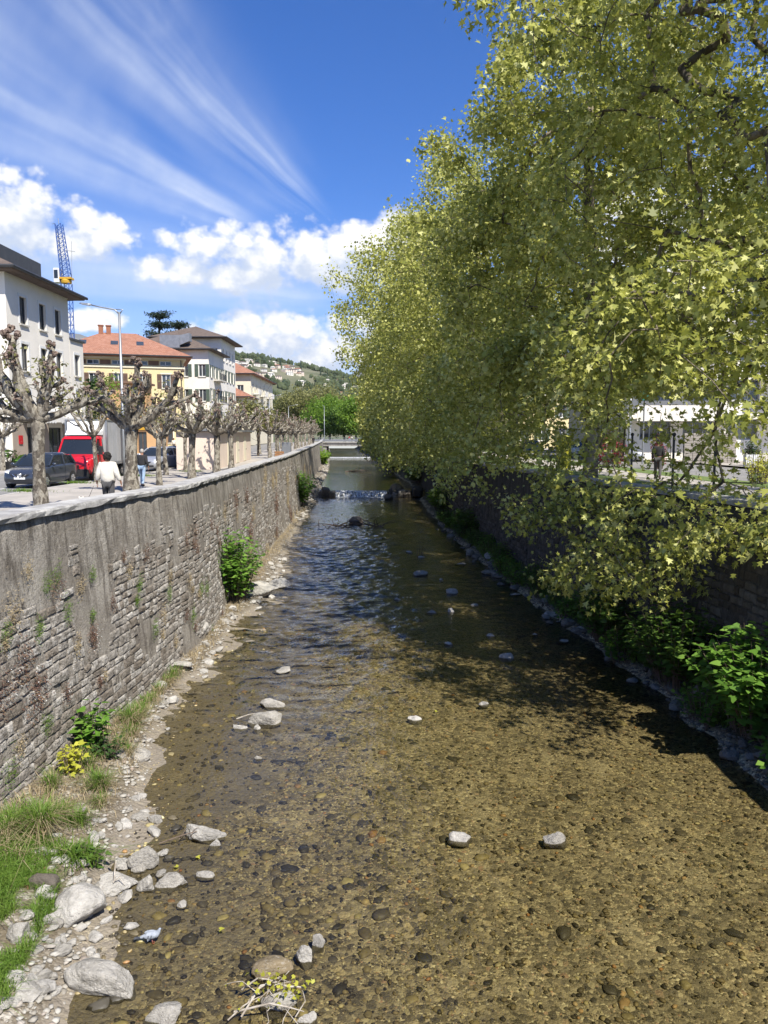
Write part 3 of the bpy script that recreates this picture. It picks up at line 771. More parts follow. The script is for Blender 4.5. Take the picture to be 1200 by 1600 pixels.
def river_wall(name, label, side, xt, zt, y0, y1, face_mat, mort_mat, stone_mat_run, meshes, seed, bare, nparts, ystone, first):
    """side +1: faces +x (left bank); -1: faces -x (right bank)"""
    r = random.Random(seed)
    root = empty(name, (0, 0, 0)); tag(root, label, 'retaining wall')
    base = WATER - 0.7
    yy = list(np.arange(y0, 40, 0.3)) + list(np.arange(40, 100, 0.8)) + list(np.arange(100, 210, 2.0)) + list(np.arange(210, y1 + .1, 10.0))
    NZ = 26
    def face(Y, t, out=0.0):
        zt_ = zt(Y) - 0.12
        return (xt(Y) + side * (BAT * t + out), Y, zt_ + (base - zt_) * t)
    def bare_t(Y):                                # where the rendered upper band ends
        return bare(Y) + 0.06 * nz2(Y, seed, 0.55) + 0.03 * nz2(Y, seed, 2.5)
    vs, fs, mi = [], [], []
    for Y in yy:
        bt = bare_t(Y)
        for k in range(NZ + 1):
            t = k / NZ
            out = 0.012 if t < bt else 0.004
            out += 0.03 * mnoise.noise(Vector((Y * 1.7, t * 9, seed))) + 0.022 * mnoise.noise(Vector((Y * 5, t * 25, seed)))
            vs.append(face(Y, t, out))
    for a in range(len(yy) - 1):
        bt = bare_t(yy[a])
        for k in range(NZ):
            p = a * (NZ + 1) + k
            q = (p, p + 1, p + NZ + 2, p + NZ + 1)
            fs.append(q if side > 0 else q[::-1]); mi.append(0 if (k + .5) / NZ < bt else 1)
    # top and back of the wall
    n0 = len(vs)
    for Y in yy: vs += [(xt(Y) - side * 0.5, Y, zt(Y) - 0.12), (xt(Y) - side * 0.5, Y, base)]
    for a in range(len(yy) - 1):
        p, q = a * (NZ + 1), n0 + 2 * a
        f1, f2 = (p, p + NZ + 1, q + 2, q), (q, q + 2, q + 3, q + 1)
        fs += [f1 if side > 0 else f1[::-1], f2 if side > 0 else f2[::-1]]; mi += [0, 0]
    mesh_obj('wall_core', vs, fs, None, root, True, [face_mat, mort_mat], mi)
    # coping slabs, each its own stone
    Y = first
    while Y < y1:
        L = r.uniform(1.5, 2.3) if Y < 110 else 6.0 if Y < 212 else 26.0
        a, b = Y + 0.006, min(Y + L, y1) - 0.006
        mb = MB(); rings = []
        nseg = 5 if Y < 40 else 2
        for k in range(nseg + 1):
            yk = a + (b - a) * k / nseg
            x, z = xt(yk), zt(yk)
            o = lambda q: (r.uniform(-q, q) if Y < 60 else 0)
            rings.append([(x - side * 0.56, yk, z - 0.14), (x + side * (0.10 + o(.025)), yk, z - 0.145 + o(.012)), (x + side * (0.115 + o(.02)), yk, z - 0.05 + o(.01)),
                          (x + side * (0.085 + o(.012)), yk, z - 0.004 + o(.004)), (x - side * 0.54, yk, z + 0.0), (x - side * 0.57, yk, z - 0.03)])
        mb.loft(rings if side > 0 else [g[::-1] for g in rings], True)
        s = mb.build('coping_slab', MATS['coping_granite'], root)
        Y += L
    # squared rubble courses below the render
    run = MB(); n = 0
    t0 = min(bare(Yk) for Yk in np.arange(y0, ystone, 2.0)) - 0.22
    H = zt(20) - 0.12 - base
    hgt = 0.27
    todo = []
    d0 = t0 * H
    while d0 < .985 * H:
        hc = r.uniform(0.13, 0.25)
        Y = max(first, 4.0) + r.uniform(0, .4)
        while Y < ystone:
            w = r.choice((0.16, 0.22, 0.28, 0.36, 0.46, 0.6)) * r.uniform(0.85, 1.2)
            Yc = Y + w / 2; Y += w
            wave = 0.10 * mnoise.noise(Vector((Yc * .22, d0 * .5, seed + 3))) + 0.035 * mnoise.noise(Vector((Yc * 1.1, d0, seed + 4)))
            t = (d0 + hc / 2 + wave) / H
            soft = (t - bare_t(Yc) + .13) / .16                                      # the render thins out gradually downwards
            if soft < r.random() or t > 0.98: continue
            if mnoise.noise(Vector((Yc * 0.5, t * 4, seed + 9))) > 0.22: continue     # patched over with mortar
            if r.random() < .07: continue
            if hc > .2 and r.random() < .22:                                          # two thin stones instead of one
                todo.append((Yc, t - hc * .25 / H, w, hc * .5)); todo.append((Yc, t + hc * .25 / H, w, hc * .5))
            else: todo.append((Yc, t, w, hc))
        d0 += hc
    todo.sort(key=lambda q: q[0])
    for (Yc, t, w, h) in todo:
        p = face(Yc, t, 0.0)
        yaw = math.atan2(-(xt(Yc + .5) - xt(Yc - .5)), 1.0)
        rz = yaw if side > 0 else yaw + math.pi
        tilt = math.atan2(BAT, H)
        sc = (r.uniform(0.028, 0.062), w - 0.018, h - 0.016 + r.uniform(-.025, .01))
        me = r.choice(meshes)
        mw = Matrix.LocRotScale(Vector(p), Euler((r.uniform(-.07, .07), -tilt + r.uniform(-.02, .02), rz + r.uniform(-.03, .03))), Vector(sc))
        if n < nparts:
            o = bpy.data.objects.new('stone', me); link(o, root); o.matrix_local = mw; n += 1
        else:
            run.add([mw @ v.co for v in me.vertices], [tuple(f.vertices) for f in me.polygons])
    if run.v:
        o = run.build('stonework', stone_mat_run, root); o['kind'] = 'stuff'
    return root
left_wall = river_wall('river_wall', 'weathered sunlit stone river wall with granite coping and tufts of dry plants', +1, lw, lwz, -8, 340,
           MATS['wall_render'], MATS['wall_mortar'], MATS['wall_stone_run'], STONES, 3, lambda Y: float(np.interp(Y, (0, 14, 24, 60, 200), (.33, .30, .24, .20, .2))), 300, 74, -4)
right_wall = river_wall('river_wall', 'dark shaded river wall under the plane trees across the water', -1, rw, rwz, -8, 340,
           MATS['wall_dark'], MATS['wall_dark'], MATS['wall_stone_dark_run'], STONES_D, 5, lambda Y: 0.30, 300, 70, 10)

# ================================================================== grounds on both sides
def strip(name, xa, xb, za, zb, y0, y1, mat, label, step=4.0, thick=0.0):
    vs, fs = [], []
    yy = np.linspace(y0, y1, max(2, int((y1 - y0) / step) + 1))
    for Y in yy: vs += [(xa(Y), Y, za), (xb(Y), Y, zb)]
    for k in range(len(yy) - 1): fs.append((2 * k, 2 * k + 1, 2 * k + 3, 2 * k + 2))
    return tag(mesh_obj(name, vs, fs, mat), label, kind='structure')
def kerb_x(Y): return lw(Y) - 0.55 - float(np.interp(Y, (0, 27, 33, 45, 80, 215), (6.6, 6.6, 6.3, 5.6, 5.6, 6.0)))
def far_kerb_x(Y): return kerb_x(Y) - 7.9
# one sheet of land that reaches the horizon, below everything (the river channel is cut out of it)
big = []
vs = [(-4260, -300, -.16), (-4260, 6300, -.16), (4260, 6300, -.16), (4260, -300, -.16)]
yy = list(np.linspace(-20, 340, 90))
lv, rv_ = [(lw(Y) - .45, Y, -.16) for Y in yy], [(rw(Y) + .45, Y, -.16) for Y in yy]
V = [(-4260, -300, -.16), (lw(-20) - .45, -300, -.16), (rw(-20) + .45, -300, -.16), (4260, -300, -.16)] + lv + rv_ + [(-4260, 6300, -.16), (lw(340) - .45, 6300, -.16), (rw(340) + .45, 6300, -.16), (4260, 6300, -.16), (-4260, -20, -.16), (4260, -20, -.16), (-4260, 340, -.16), (4260, 340, -.16)]
n = len(yy); L0, R0 = 4, 4 + n; E = 4 + 2 * n
F = [(0, 1, L0, E + 4), (2, 3, E + 5, R0), (1, 2, R0, L0)]
F.append(tuple([E + 4] + list(range(L0, L0 + n)) + [E + 6]))
F.append(tuple([E + 5, E + 7] + list(range(R0 + n - 1, R0 - 1, -1))))
F += [(E + 6, L0 + n - 1, E + 1, E + 0), (L0 + n - 1, R0 + n - 1, E + 2, E + 1), (R0 + n - 1, E + 7, E + 3, E + 2)]
tag(mesh_obj('ground', V, F, MATS['meadow_far']), 'flat valley ground reaching to the horizon', kind='structure')
strip('pavement', kerb_x, lambda Y: lw(Y) - 0.45, 0, 0, -8, 212, MATS['pavement_asphalt'], 'beige riverside pavement behind the left wall')
strip('road', lambda Y: far_kerb_x(Y), lambda Y: kerb_x(Y) - 0.16, -.12, -.12, -8, 212, MATS['road_asphalt'], 'grey asphalt street beside the pavement')
strip('pavement', lambda Y: far_kerb_x(Y) - 30, lambda Y: far_kerb_x(Y) - 0.15, 0, 0, -8, 212, MATS['pavement_asphalt'], 'pavement in front of the buildings')
def kerb(xf, y0, y1, label, w=0.15, zl=-.15, zh=0.012, step=2.0):
    mb = MB(); yy = np.arange(y0, y1, step)
    root = empty('kerb'); tag(root, label, kind='structure')
    me = None
    for Y in yy:
        L = step - 0.012
        a, b = (xf(Y), Y), (xf(Y + L), Y + L)
        if Y > 70: L = step
        q = MB()
        q.loft([[(a[0] - w / 2, a[1], zl), (a[0] + w / 2, a[1], zl), (a[0] + w / 2, a[1], zh), (a[0] - w / 2 + .02, a[1], zh)],
                [(b[0] - w / 2, b[1], zl), (b[0] + w / 2, b[1], zl), (b[0] + w / 2, b[1], zh), (b[0] - w / 2 + .02, b[1], zh)]], True)
        q.build('kerb_block', MATS['kerb_stone'], root)
    return root
kerb(lambda Y: kerb_x(Y) - 0.08, 20, 100, 'pale stone kerb along the riverside pavement')
kerb(lambda Y: far_kerb_x(Y) - 0.08, 30, 100, 'pale stone kerb in front of the buildings')
for k, (Ya, Yb) in enumerate([(24, 40), (43, 60), (66, 100)]):
    strip('road_marking', lambda Y: kerb_x(Y) - 2.55, lambda Y: kerb_x(Y) - 2.43, -.116, -.116, Ya, Yb, MATS['road_paint'], 'white painted line marking the parking lane')
# right bank: grass strip, path, street
def rgx(o): return lambda Y: rw(Y) + o
strip('lawn', rgx(.45), rgx(3.2), .24, .24, -8, 212, MATS['lawn'], 'grass strip behind the right river wall')
strip('path', rgx(3.2), rgx(6.0), .22, .22, -8, 212, MATS['pavement_asphalt'], 'footpath behind the trees on the right bank')
strip('lawn', rgx(6.0), rgx(7.6), .23, .23, -8, 212, MATS['lawn'], 'narrow grass verge beside the right-bank street')
strip('road', rgx(7.6), rgx(15.5), .08, .08, -8, 212, MATS['road_asphalt'], 'street on the right bank behind the trees')
strip('pavement', rgx(15.5), rgx(60), .2, .2, -8, 212, MATS['pavement_asphalt'], 'pavement before the white apartment block')

# ================================================================== weir, far sill and far bridge
wy = WEIR_Y
root = empty('weir', (0, 0, 0)); tag(root, 'low ruined stone weir with white water falling across the river', 'weir')
mb = MB()
xl, xr = lw(wy) + .3, rw(wy) - .3
mb.loft([[(xl, wy - .05, WATER - .5), (xl, wy + .9, WATER - .5), (xl, wy + .9, WATER_UP - .03), (xl, wy + .1, WATER_UP - .05)],
         [(xr, wy - .05, WATER - .5), (xr, wy + .9, WATER - .5), (xr, wy + .9, WATER_UP - .03), (xr, wy + .1, WATER_UP - .05)]])
mb.build('sill', MATS['weathered_concrete'], root)
rr = random.Random(4)
def fall(x0, x1, y, ztop, zbot, parent, name='falling_water'):
    vs, fs = [], []; nx = int((x1 - x0) / 0.08)
    prof = [(0.35, ztop + 0.02), (0.0, ztop + 0.015), (-0.16, ztop - 0.08), (-0.26, (ztop + zbot) / 2), (-0.34, zbot + .04), (-0.9, zbot + .045), (-1.5, zbot + .01)]
    for i in range(nx + 1):
        x = x0 + (x1 - x0) * i / nx
        for (dy, z) in prof:
            q = 0.07 * mnoise.noise(Vector((x * 3, dy * 2, 1))) ; 
            vs.append((x, y + dy + q, z + 0.03 * mnoise.noise(Vector((x * 5, dy * 4, 2)))))
    k = len(prof)
    for i in range(nx):
        for j in range(k - 1): fs.append((i * k + j, i * k + j + 1, (i + 1) * k + j + 1, (i + 1) * k + j))
    return mesh_obj(name, vs, fs, MATS['white_water'], parent, True)
fall(-5.4, 0.3, wy - .02, WATER_UP, WATER, root)
for k in range(14):                                   # broken masonry left and right of the gap
    x = rr.uniform(xl, -5.3) if k < 5 else rr.uniform(0.5, 3.9)
    q = MB(); q.cbox((-.5, -.4, -.5), (.5, .4, .5), 0.12)
    o = q.build('block', MATS['dark_rock'] if k % 2 else MATS['weathered_concrete'], root)
    o.location = (x, wy - rr.uniform(0, .35), rr.uniform(WATER + .1, WATER_UP + .02)); o.rotation_euler = (rr.uniform(-.3, .3), rr.uniform(-.3, .3), rr.uniform(0, 3))
    s = rr.uniform(.7, 1.25); o.scale = (s, s, s * .8)
root = empty('weir', (0, 0, 0)); tag(root, 'distant second weir sill with a thin white line under the bridge', 'weir')
mb = MB(); mb.box((lw(203) + .3, 203.0, -4.9), (rw(203) - .3, 203.8, -3.98)); mb.build('sill', MATS['weathered_concrete'], root)
fall(lw(203) + 1.5, rw(203) - 2, 202.95, -3.98, -4.15, root)

BY = 209.0
br = empty('bridge', (0, 0, 0)); tag(br, 'distant flat concrete road bridge with grey railing across the river', 'bridge')
mb = MB(); mb.box((lw(BY) - 6, BY, -1.15), (rw(BY) + 10, BY + 9, -.05)); mb.box((lw(BY) - 6, BY - .25, -.35), (rw(BY) + 10, BY - .002, .12))
mb.build('deck', MATS['weathered_concrete'], br)
for yy_ in (BY - .1, BY + 8.9):
    mb = MB(); x0, x1 = lw(BY) - 5, rw(BY) + 9
    for z in (1.08, 0.62): mb.box((x0, yy_ - .03, z - .03), (x1, yy_ + .03, z + .03))
    mb.build('rail', MATS['grey_metal'], br)
    for k in range(int((x1 - x0) / 1.4)):
        q = MB(); q.box((x0 + 1.4 * k, yy_ - .035, .1), (x0 + 1.4 * k + .07, yy_ + .035, 1.05)); q.build('railing_post', MATS['grey_metal'], br)
        if k: 
            q = MB(); q.box((x0 + 1.4 * k + .09, yy_ - .008, .2), (x0 + 1.4 * k + 1.36, yy_ + .008, .58)); q.build('infill_panel', MATS['grey_metal'], br)
for x in (lw(BY) + .5, rw(BY) - .5):
    mb = MB(); mb.box((x - .6, BY + .3, -5.2), (x + .6, BY + 8.7, -1.16)); mb.build('abutment', MATS['weathered_concrete'], br)

# ================================================================== buildings
def facade(mb, w, h, openings, xf, depth=0.22, mi=0, z0=0.0):
    """wall face with real openings; xf maps (along, out, up) to a point; out is towards the viewer of the face"""
    xs = sorted({0.0, w, *[o[0] for o in openings], *[o[0] + o[2] for o in openings]})
    zs = sorted({z0, h, *[o[1] for o in openings], *[o[1] + o[3] for o in openings]})
    for a, b in zip(xs, xs[1:]):
        for c, d in zip(zs, zs[1:]):
            mx, mz = (a + b) / 2, (c + d) / 2
            if any(o[0] < mx < o[0] + o[2] and o[1] < mz < o[1] + o[3] for o in openings): continue
            mb.quad(xf(a, 0, c), xf(b, 0, c), xf(b, 0, d), xf(a, 0, d), mi)
    for (x, z, ww, hh, *_) in openings:
        e = -depth
        mb.quad(xf(x, 0, z), xf(x, e, z), xf(x, e, z + hh), xf(x, 0, z + hh), mi)
        mb.quad(xf(x + ww, e, z), xf(x + ww, 0, z), xf(x + ww, 0, z + hh), xf(x + ww, e, z + hh), mi)
        mb.quad(xf(x, 0, z + hh), xf(x, e, z + hh), xf(x + ww, e, z + hh), xf(x + ww, 0, z + hh), mi)
        mb.quad(xf(x, e, z), xf(x, 0, z), xf(x + ww, 0, z), xf(x + ww, e, z), mi)
def xbox(mb, xf, a, b, mi=0):
    """box between two (along, out, up) corners"""
    c = [(x, y, z) for z in (a[2], b[2]) for (x, y) in ((a[0], a[1]), (b[0], a[1]), (b[0], b[1]), (a[0], b[1]))]
    mb.add([xf(*p) for p in c], [(0, 3, 2, 1), (4, 5, 6, 7), (0, 1, 5, 4), (1, 2, 6, 5), (2, 3, 7, 6), (3, 0, 4, 7)], mi)
def window(root, xf, o, frame='white_frame', shutters=None, sill=True, surround=None, bars=1, open_=0.0, depth=0.22):
    x, z, w, h = o[:4]
    name = 'door' if len(o) > 4 and o[4] == 'door' else 'window'
    mb = MB(); e = -depth + .005; t = min(.09, w * .1)
    for (a, b, c, d) in ((x, x + t, z, z + h), (x + w - t, x + w, z, z + h), (x + t, x + w - t, z, z + t), (x + t, x + w - t, z + h - t, z + h)):
        xbox(mb, xf, (a, e, c), (b, e + .07, d))
    for k in range(bars):
        c = x + w * (k + 1) / (bars + 1)
        xbox(mb, xf, (c - t / 2, e, z + t), (c + t / 2, e + .06, z + h - t))
    f = mb.build(name, MATS[frame], root)
    mb = MB(); mb.quad(xf(x + t * .5, e + .02, z + t * .5), xf(x + w - t * .5, e + .02, z + t * .5), xf(x + w - t * .5, e + .02, z + h - t * .5), xf(x + t * .5, e + .02, z + h - t * .5))
    mb.build('pane', MATS['window_glass'], f)
    if sill:
        mb = MB(); xbox(mb, xf, (x - .1, .002, z - .1), (x + w + .1, .12, z - .003)); mb.build('sill', MATS['stone_trim'], f)
    if surround:
        for (a, b, c, d) in ((x - .16, x - .002, z, z + h), (x + w + .002, x + w + .16, z, z + h), (x - .16, x + w + .16, z + h + .002, z + h + .18)):
            mb = MB(); xbox(mb, xf, (a, .002, c), (b, .035, d)); mb.build('surround', MATS[surround], f)
    if shutters:
        for s in (0, 1):
            a = x - w * .5 - .02 if s == 0 else x + w + .02
            mb = MB(); xbox(mb, xf, (a, .01, z), (a + w * .5, .06, z + h))
            for q in range(int(h / .16)):
                xbox(mb, xf, (a + .06, .062, z + .06 + q * .16), (a + w * .5 - .06, .075, z + .15 + q * .16))
            mb.build('shutter', MATS[shutters], f)
    return f
def frame_xf(origin, rz, face):
    """face 'front' looks along local -y, 'side' along local +x, 'left' along local -x"""
    M4 = Matrix.Translation(Vector(origin)) @ Matrix.Rotation(rz, 4, 'Z')
    return M4
def house(name, label, w, d, h, wall, origin, rz, front=(), side=(), left=(), group=None, depth=0.22, base=None, base_h=0.0, cat='building'):
    """local frame: x 0..w along the front (front faces -y), y 0..d, side wall at x = w faces +x"""
    root = empty(name, origin, rz, label, cat, group)
    xfF = lambda a, o, z: (a, -o, z)
    xfS = lambda a, o, z: (w + o, a, z)
    xfL = lambda a, o, z: (-o, d - a, z)
    mats = [MATS[wall]] + ([MATS[base]] if base else [])
    for nm, xf, ww, op in (('front_wall', xfF, w, front), ('river_wall_face', xfS, d, side), ('side_wall', xfL, d, left)):
        mb = MB()
        facade(mb, ww, h, [o[:4] for o in op], xf, depth)
        mb.build('wall', mats[0], root)
    mb = MB(); mb.quad((w, d, 0), (0, d, 0), (0, d, h), (w, d, h)); mb.quad((0, 0, h), (w, 0, h), (w, d, h), (0, d, h)); mb.build('wall', mats[0], root)
    # a dark room behind the glass
    return root, xfF, xfS, xfL
def hip_roof(root, w, d, z, rise, over, mat, name='roof', inset=None, off=(0, 0), thick=0.16):
    x0, y0 = off; a = min(w, d) / 2 if inset is None else inset
    X0, X1, Y0, Y1 = x0 - over, x0 + w + over, y0 - over, y0 + d + over
    if w >= d: r0, r1 = (X0 + a + over, (Y0 + Y1) / 2), (X1 - a - over, (Y0 + Y1) / 2)
    else: r0, r1 = ((X0 + X1) / 2, Y0 + a + over), ((X0 + X1) / 2, Y1 - a - over)
    mb = MB(); zb, zt, zr = z, z + thick, z + thick + rise
    B = [(X0, Y0), (X1, Y0), (X1, Y1), (X0, Y1)]
    v = [(*p, zb) for p in B] + [(*p, zt) for p in B] + [(*r0, zr), (*r1, zr)]
    f = [(0, 3, 2, 1)] + [(i, (i + 1) % 4, (i + 1) % 4 + 4, i + 4) for i in range(4)]
    if w >= d: f += [(4, 5, 9, 8), (5, 6, 9), (6, 7, 8, 9), (7, 4, 8)]
    else: f += [(4, 5, 8), (5, 6, 9, 8), (6, 7, 9), (7, 4, 8, 9)]
    mb.add(v, f)
    o = mb.build(name, MATS[mat], root)
    q = MB()                                     # gutter round the eave
    for k in range(4):
        p, r = B[k], B[(k + 1) % 4]
        q.tube([(*p, zt - .02), (*r, zt - .02)], 0.09, 6)
    q.build('gutter', MATS['dark_metal'], o)
    return o

# ---- white corner building on the left with the dark overhanging roof
B1 = (-33.5, 48.0, 0)
win_side = []
for (z, hh) in ((9.3, 1.75), (6.3, 1.75), (3.55, 1.5)):
    for y in (1.75, 4.55, 7.0): win_side.append((y, z, 1.0, hh))
doors = [(2.0, .1, 1.5, 2.55, 'door'), (5.2, .1, 2.3, 2.55, 'door')]
front1 = [(6.6, 9.3, 1.1, 1.75), (6.6, 6.3, 1.1, 1.75), (3.0, 9.3, 1.1, 1.75), (3.0, 6.3, 1.1, 1.75), (4.6, .1, 3.6, 2.6, 'door')]
b1, xF, xS, xL = house('corner_building', 'white four-storey corner building with dark overhanging eaves beside the street', 10, 9.4, 12.2, 'plaster_white', B1, 0, front1, win_side + doors)
for o in win_side: window(b1, xS, o, 'dark_metal', surround='white_frame')
for o in doors: window(b1, xS, o, 'dark_metal', sill=False)
for o in front1: window(b1, xF, o, 'dark_metal', sill=len(o) == 4)
for (a, b) in ((0, 1.95), (3.55, 5.15), (7.55, 9.4)):
    mb = MB(); xbox(mb, xS, (a, .002, 0), (b, .04, 2.9)); mb.build('plinth', MATS['plaster_taupe'], b1)
mb = MB()
mb.loft([[(-.8, -.8, 12.2), (10.85, -.8, 12.2), (10.85, 10.4, 12.2), (-.8, 10.4, 12.2)], [(-.9, -.9, 12.42), (11.0, -.9, 12.42), (11.0, 10.5, 12.42), (-.9, 10.5, 12.42)], [(0, 1, 13.3), (9.2, 1, 13.3), (9.2, 8, 13.3), (0, 8, 13.3)]])
rf = mb.build('roof', MATS['tile_dark'], b1)
mb = MB(); mb.tube([(-.9, -.92, 12.36), (11.02, -.92, 12.36), (11.02, 10.5, 12.36)], .11, 6); mb.build('gutter', MATS['dark_metal'], rf)
mb = MB(); mb.tube([(8.9, -.1, 12.2), (8.9, -.1, .2)], .07, 6); mb.build('downpipe', MATS['dark_metal'], b1)
for (a, b) in ((1.3, 4.2), (4.9, 7.8)):
    mb = MB(); n = 14
    prof = [(0.03, 3.95), (.55, 3.75), (.95, 3.35), (1.05, 3.0)]
    vs, fs = [], []
    for i in range(n + 1):
        y = a + (b - a) * i / n
        for j, (o, z) in enumerate(prof): vs.append(xS(y, o, z - (0.10 if j == 3 and i % 2 else 0)))
    for i in range(n):
        for j in range(3): fs.append((i * 4 + j, i * 4 + j + 1, (i + 1) * 4 + j + 1, (i + 1) * 4 + j))
    mb.add(vs, fs)
    for i in (0, n): mb.add([vs[i * 4 + j] for j in range(4)] + [xS(a + (b - a) * i / n, .03, 3.0)], [(0, 1, 2, 3, 4)])
    mb.build('awning', MATS['awning_cloth'], b1)
mb = MB(); xbox(mb, xF, (4.2, .02, 2.75), (8.6, 1.5, 2.85)); mb.build('canopy', MATS['black_cloth'], b1)
# round white shop sign with a curled mark
sg = empty('shop_sign', (B1[0] + 10.06, B1[1] + 1.2, 5.1), 0, 'white oval shop sign with dark curl on the corner building', 'sign')
mb = MB(); mb.lathe([(0.01, 0), (.72, 0), (.75, .03), (.72, .07), (0.01, .07)], 0, n=28); mb.build('panel', MATS['plate_white'], sg)
mb = MB(); mb.tube([(.085, .1 + .32 * math.cos(a), .30 * math.sin(a)) for a in np.linspace(.3, 4.6, 16)], .035, 5); mb.build('curl', MATS['plastic_black'], sg)
sg = MB(); sg.box((0, 0, 0), (.05, .5, .55)); o = sg.build('notice_plate', MATS['paint_red']); o.location = (B1[0] + 10.05, B1[1] + .7, 1.55)
tag(o, 'small red notice plate on the taupe plinth of the corner building', 'sign')
# dark penthouse behind the roof
ph = empty('penthouse', (-37, 53, 12.6), 0, 'black flat-roofed modern penthouse behind the corner building roof', 'building')
mb = MB(); mb.loft([[(-4, 0, 0), (9.6, 0, 0), (9.6, 9, 0), (-4, 9, 0)], [(-4, 0, 3.9), (9.6, 0, 3.1), (9.6, 9, 3.1), (-4, 9, 3.9)]]); mb.build('wall', MATS['dark_metal'], ph)
mb = MB(); mb.box((1, -.06, .9), (8.6, -.003, 2.0)); mb.build('window', MATS['window_glass'], ph)
# low white annex
b2, xF, xS, xL = house('annex', 'small white annex with flat roof behind the corner building', 10, 2.5, 9.2, 'plaster_white', (-33.5, 57.45, 0), 0, (), [(.75, z, 1.0, 1.6) for z in (6.6, 3.9)])
for z in (6.6, 3.9): window(b2, xS, (.75, z, 1.0, 1.6), 'grey_metal', surround='white_frame')
mb = MB(); mb.box((-.1, -.0, 9.205), (10.12, 2.62, 9.36)); mb.build('parapet_cap', MATS['dark_metal'], b2)
# ivy-dark hedge gap tree behind the annex handled with the trees

# ---- yellow house with the red hipped roof
RZ = math.atan2(-6.0, -11.5) + math.pi      # front runs slightly away to the right
W3, D3 = 16.5, 12.0
c3 = Vector((-27.2, 104.0, 0)); rz3 = math.atan2(6.0, 16.5) * 0.9
o3 = c3 - Vector((math.cos(rz3) * W3, math.sin(rz3) * W3, 0))
fw = []
for k in range(5):
    x = 1.4 + 3.05 * k
    fw += [(x, 8.3, 1.15, 1.9), (x, 4.9, 1.15, 1.9)]
attic = [(1.2 + 3.05 * k, 11.35, 1.5, .6) for k in range(5)]
gnd = [(1.4 + 3.05 * k, 1.0, 1.25, 2.0) for k in range(5)]
sw = [(1.5 + 3.3 * k, z, 1.1, 1.9) for k in range(3) for z in (8.3, 4.9, 1.0)]
b3, xF, xS, xL = house('yellow_house', 'yellow three-storey house with red hipped tile roof and brown shutters', W3, D3, 12.4, 'plaster_yellow', o3, rz3, fw + attic + gnd, sw)
for o in fw: window(b3, xF, o, 'white_frame', 'shutter_brown', surround='plaster_cream')
for o in gnd: window(b3, xF, o, 'shutter_brown', None, surround='plaster_cream')
for o in attic: window(b3, xF, o, 'white_frame', sill=False)
for o in sw: window(b3, xS, o, 'white_frame', 'shutter_brown')
for k in range(5):
    for (a, b) in ((1.2 + 3.05 * k - 1.45, 1.2 + 3.05 * k - .12),):
        if a > 0: 
            mb = MB(); xbox(mb, xF, (a, .002, 11.35), (b, .03, 11.95)); mb.build('frieze_panel', MATS['fascia_brown'], b3)
for xf, L in ((xF, W3), (xS, D3)):
    for z, t, e in ((10.95, .22, .14), (4.1, .25, .12), (12.1, .25, .3)):
        mb = MB(); xbox(mb, xf, (0 if xf is xF else .0, .003, z), (L + (e if xf is xF else 0), e, z + t)); mb.build('cornice', MATS['plaster_cream'], b3)
rf = hip_roof(b3, W3, D3, 12.4, 3.6, 1.1, 'tile_red')
for k, x in enumerate((3.2, 7.2, 10.5)):
    mb = MB(); p0, sl = -1.1, 3.6 / 7.1
    for (yy_, zz_) in ((2.0, 0),):
        z = 12.56 + (yy_ + 1.1) * sl
        mb.add([(x, yy_, z + .05), (x + .95, yy_, z + .05), (x + .95, yy_ + 1.2, z + 1.2 * sl + .05), (x, yy_ + 1.2, z + 1.2 * sl + .05),
                (x, yy_, z - .1), (x + .95, yy_, z - .1), (x + .95, yy_ + 1.2, z + 1.2 * sl - .1), (x, yy_ + 1.2, z + 1.2 * sl - .1)], [(0, 1, 2, 3), (0, 4, 5, 1), (1, 5, 6, 2), (3, 2, 6, 7), (0, 3, 7, 4)])
    mb.build('skylight', MATS['window_glass'], rf)
for x in (5.6, 6.6):
    mb = MB(); mb.box((x, 5.4, 15.4), (x + .6, 6.2, 17.0)); mb.box((x - .08, 5.32, 17.003), (x + .68, 6.28, 17.12)); mb.build('chimney', MATS['terracotta'], rf)
mb = MB(); mb.tube([(W3 - .35, -.08, 12.3), (W3 - .35, -.08, .1)], .06, 6); mb.build('downpipe', MATS['dark_metal'], b3)
# red roof of a lower wing seen left of it
w_, xF, xS, xL = house('red_roof_wing', 'low wing with old mottled red tile roof left of the yellow house', 12, 10, 11.6, 'plaster_cream', (-52.0, 99.0, 0), 0, [(k * 2.8 + 1, 7.5, 1.1, 1.8) for k in range(4)])
for k in range(4): window(w_, xF, (k * 2.8 + 1, 7.5, 1.1, 1.8), 'white_frame', 'shutter_brown')
hip_roof(w_, 12, 10, 11.6, 3.6, .8, 'tile_red')
# ---- orange shop house in front
b4, xF, xS, xL = house('orange_shop', 'low orange shop house in front of the yellow house', 8.6, 5, 8.2, 'plaster_orange', (-38.0, 91.5, 0), 0, [(1.2, 4.9, 1.2, 1.8), (4.0, 4.9, 1.2, 1.8), (6.6, 4.9, 1.2, 1.8), (.8, .1, 3.0, 2.6, 'door'), (4.9, .1, 2.6, 2.6, 'door')],
                       [(1.5, 4.9, 1.2, 1.8), (1.2, .1, 2.2, 2.6, 'door')])
for o in [(1.2, 4.9, 1.2, 1.8), (4.0, 4.9, 1.2, 1.8), (6.6, 4.9, 1.2, 1.8)]: window(b4, xF, o, 'shutter_brown', surround='plaster_orange')
for o in [(.8, .1, 3.0, 2.6, 'door'), (4.9, .1, 2.6, 2.6, 'door')]: window(b4, xF, o, 'shutter_brown', sill=False)
window(b4, xS, (1.5, 4.9, 1.2, 1.8), 'shutter_brown'); window(b4, xS, (1.2, .1, 2.2, 2.6, 'door'), 'shutter_brown', sill=False)
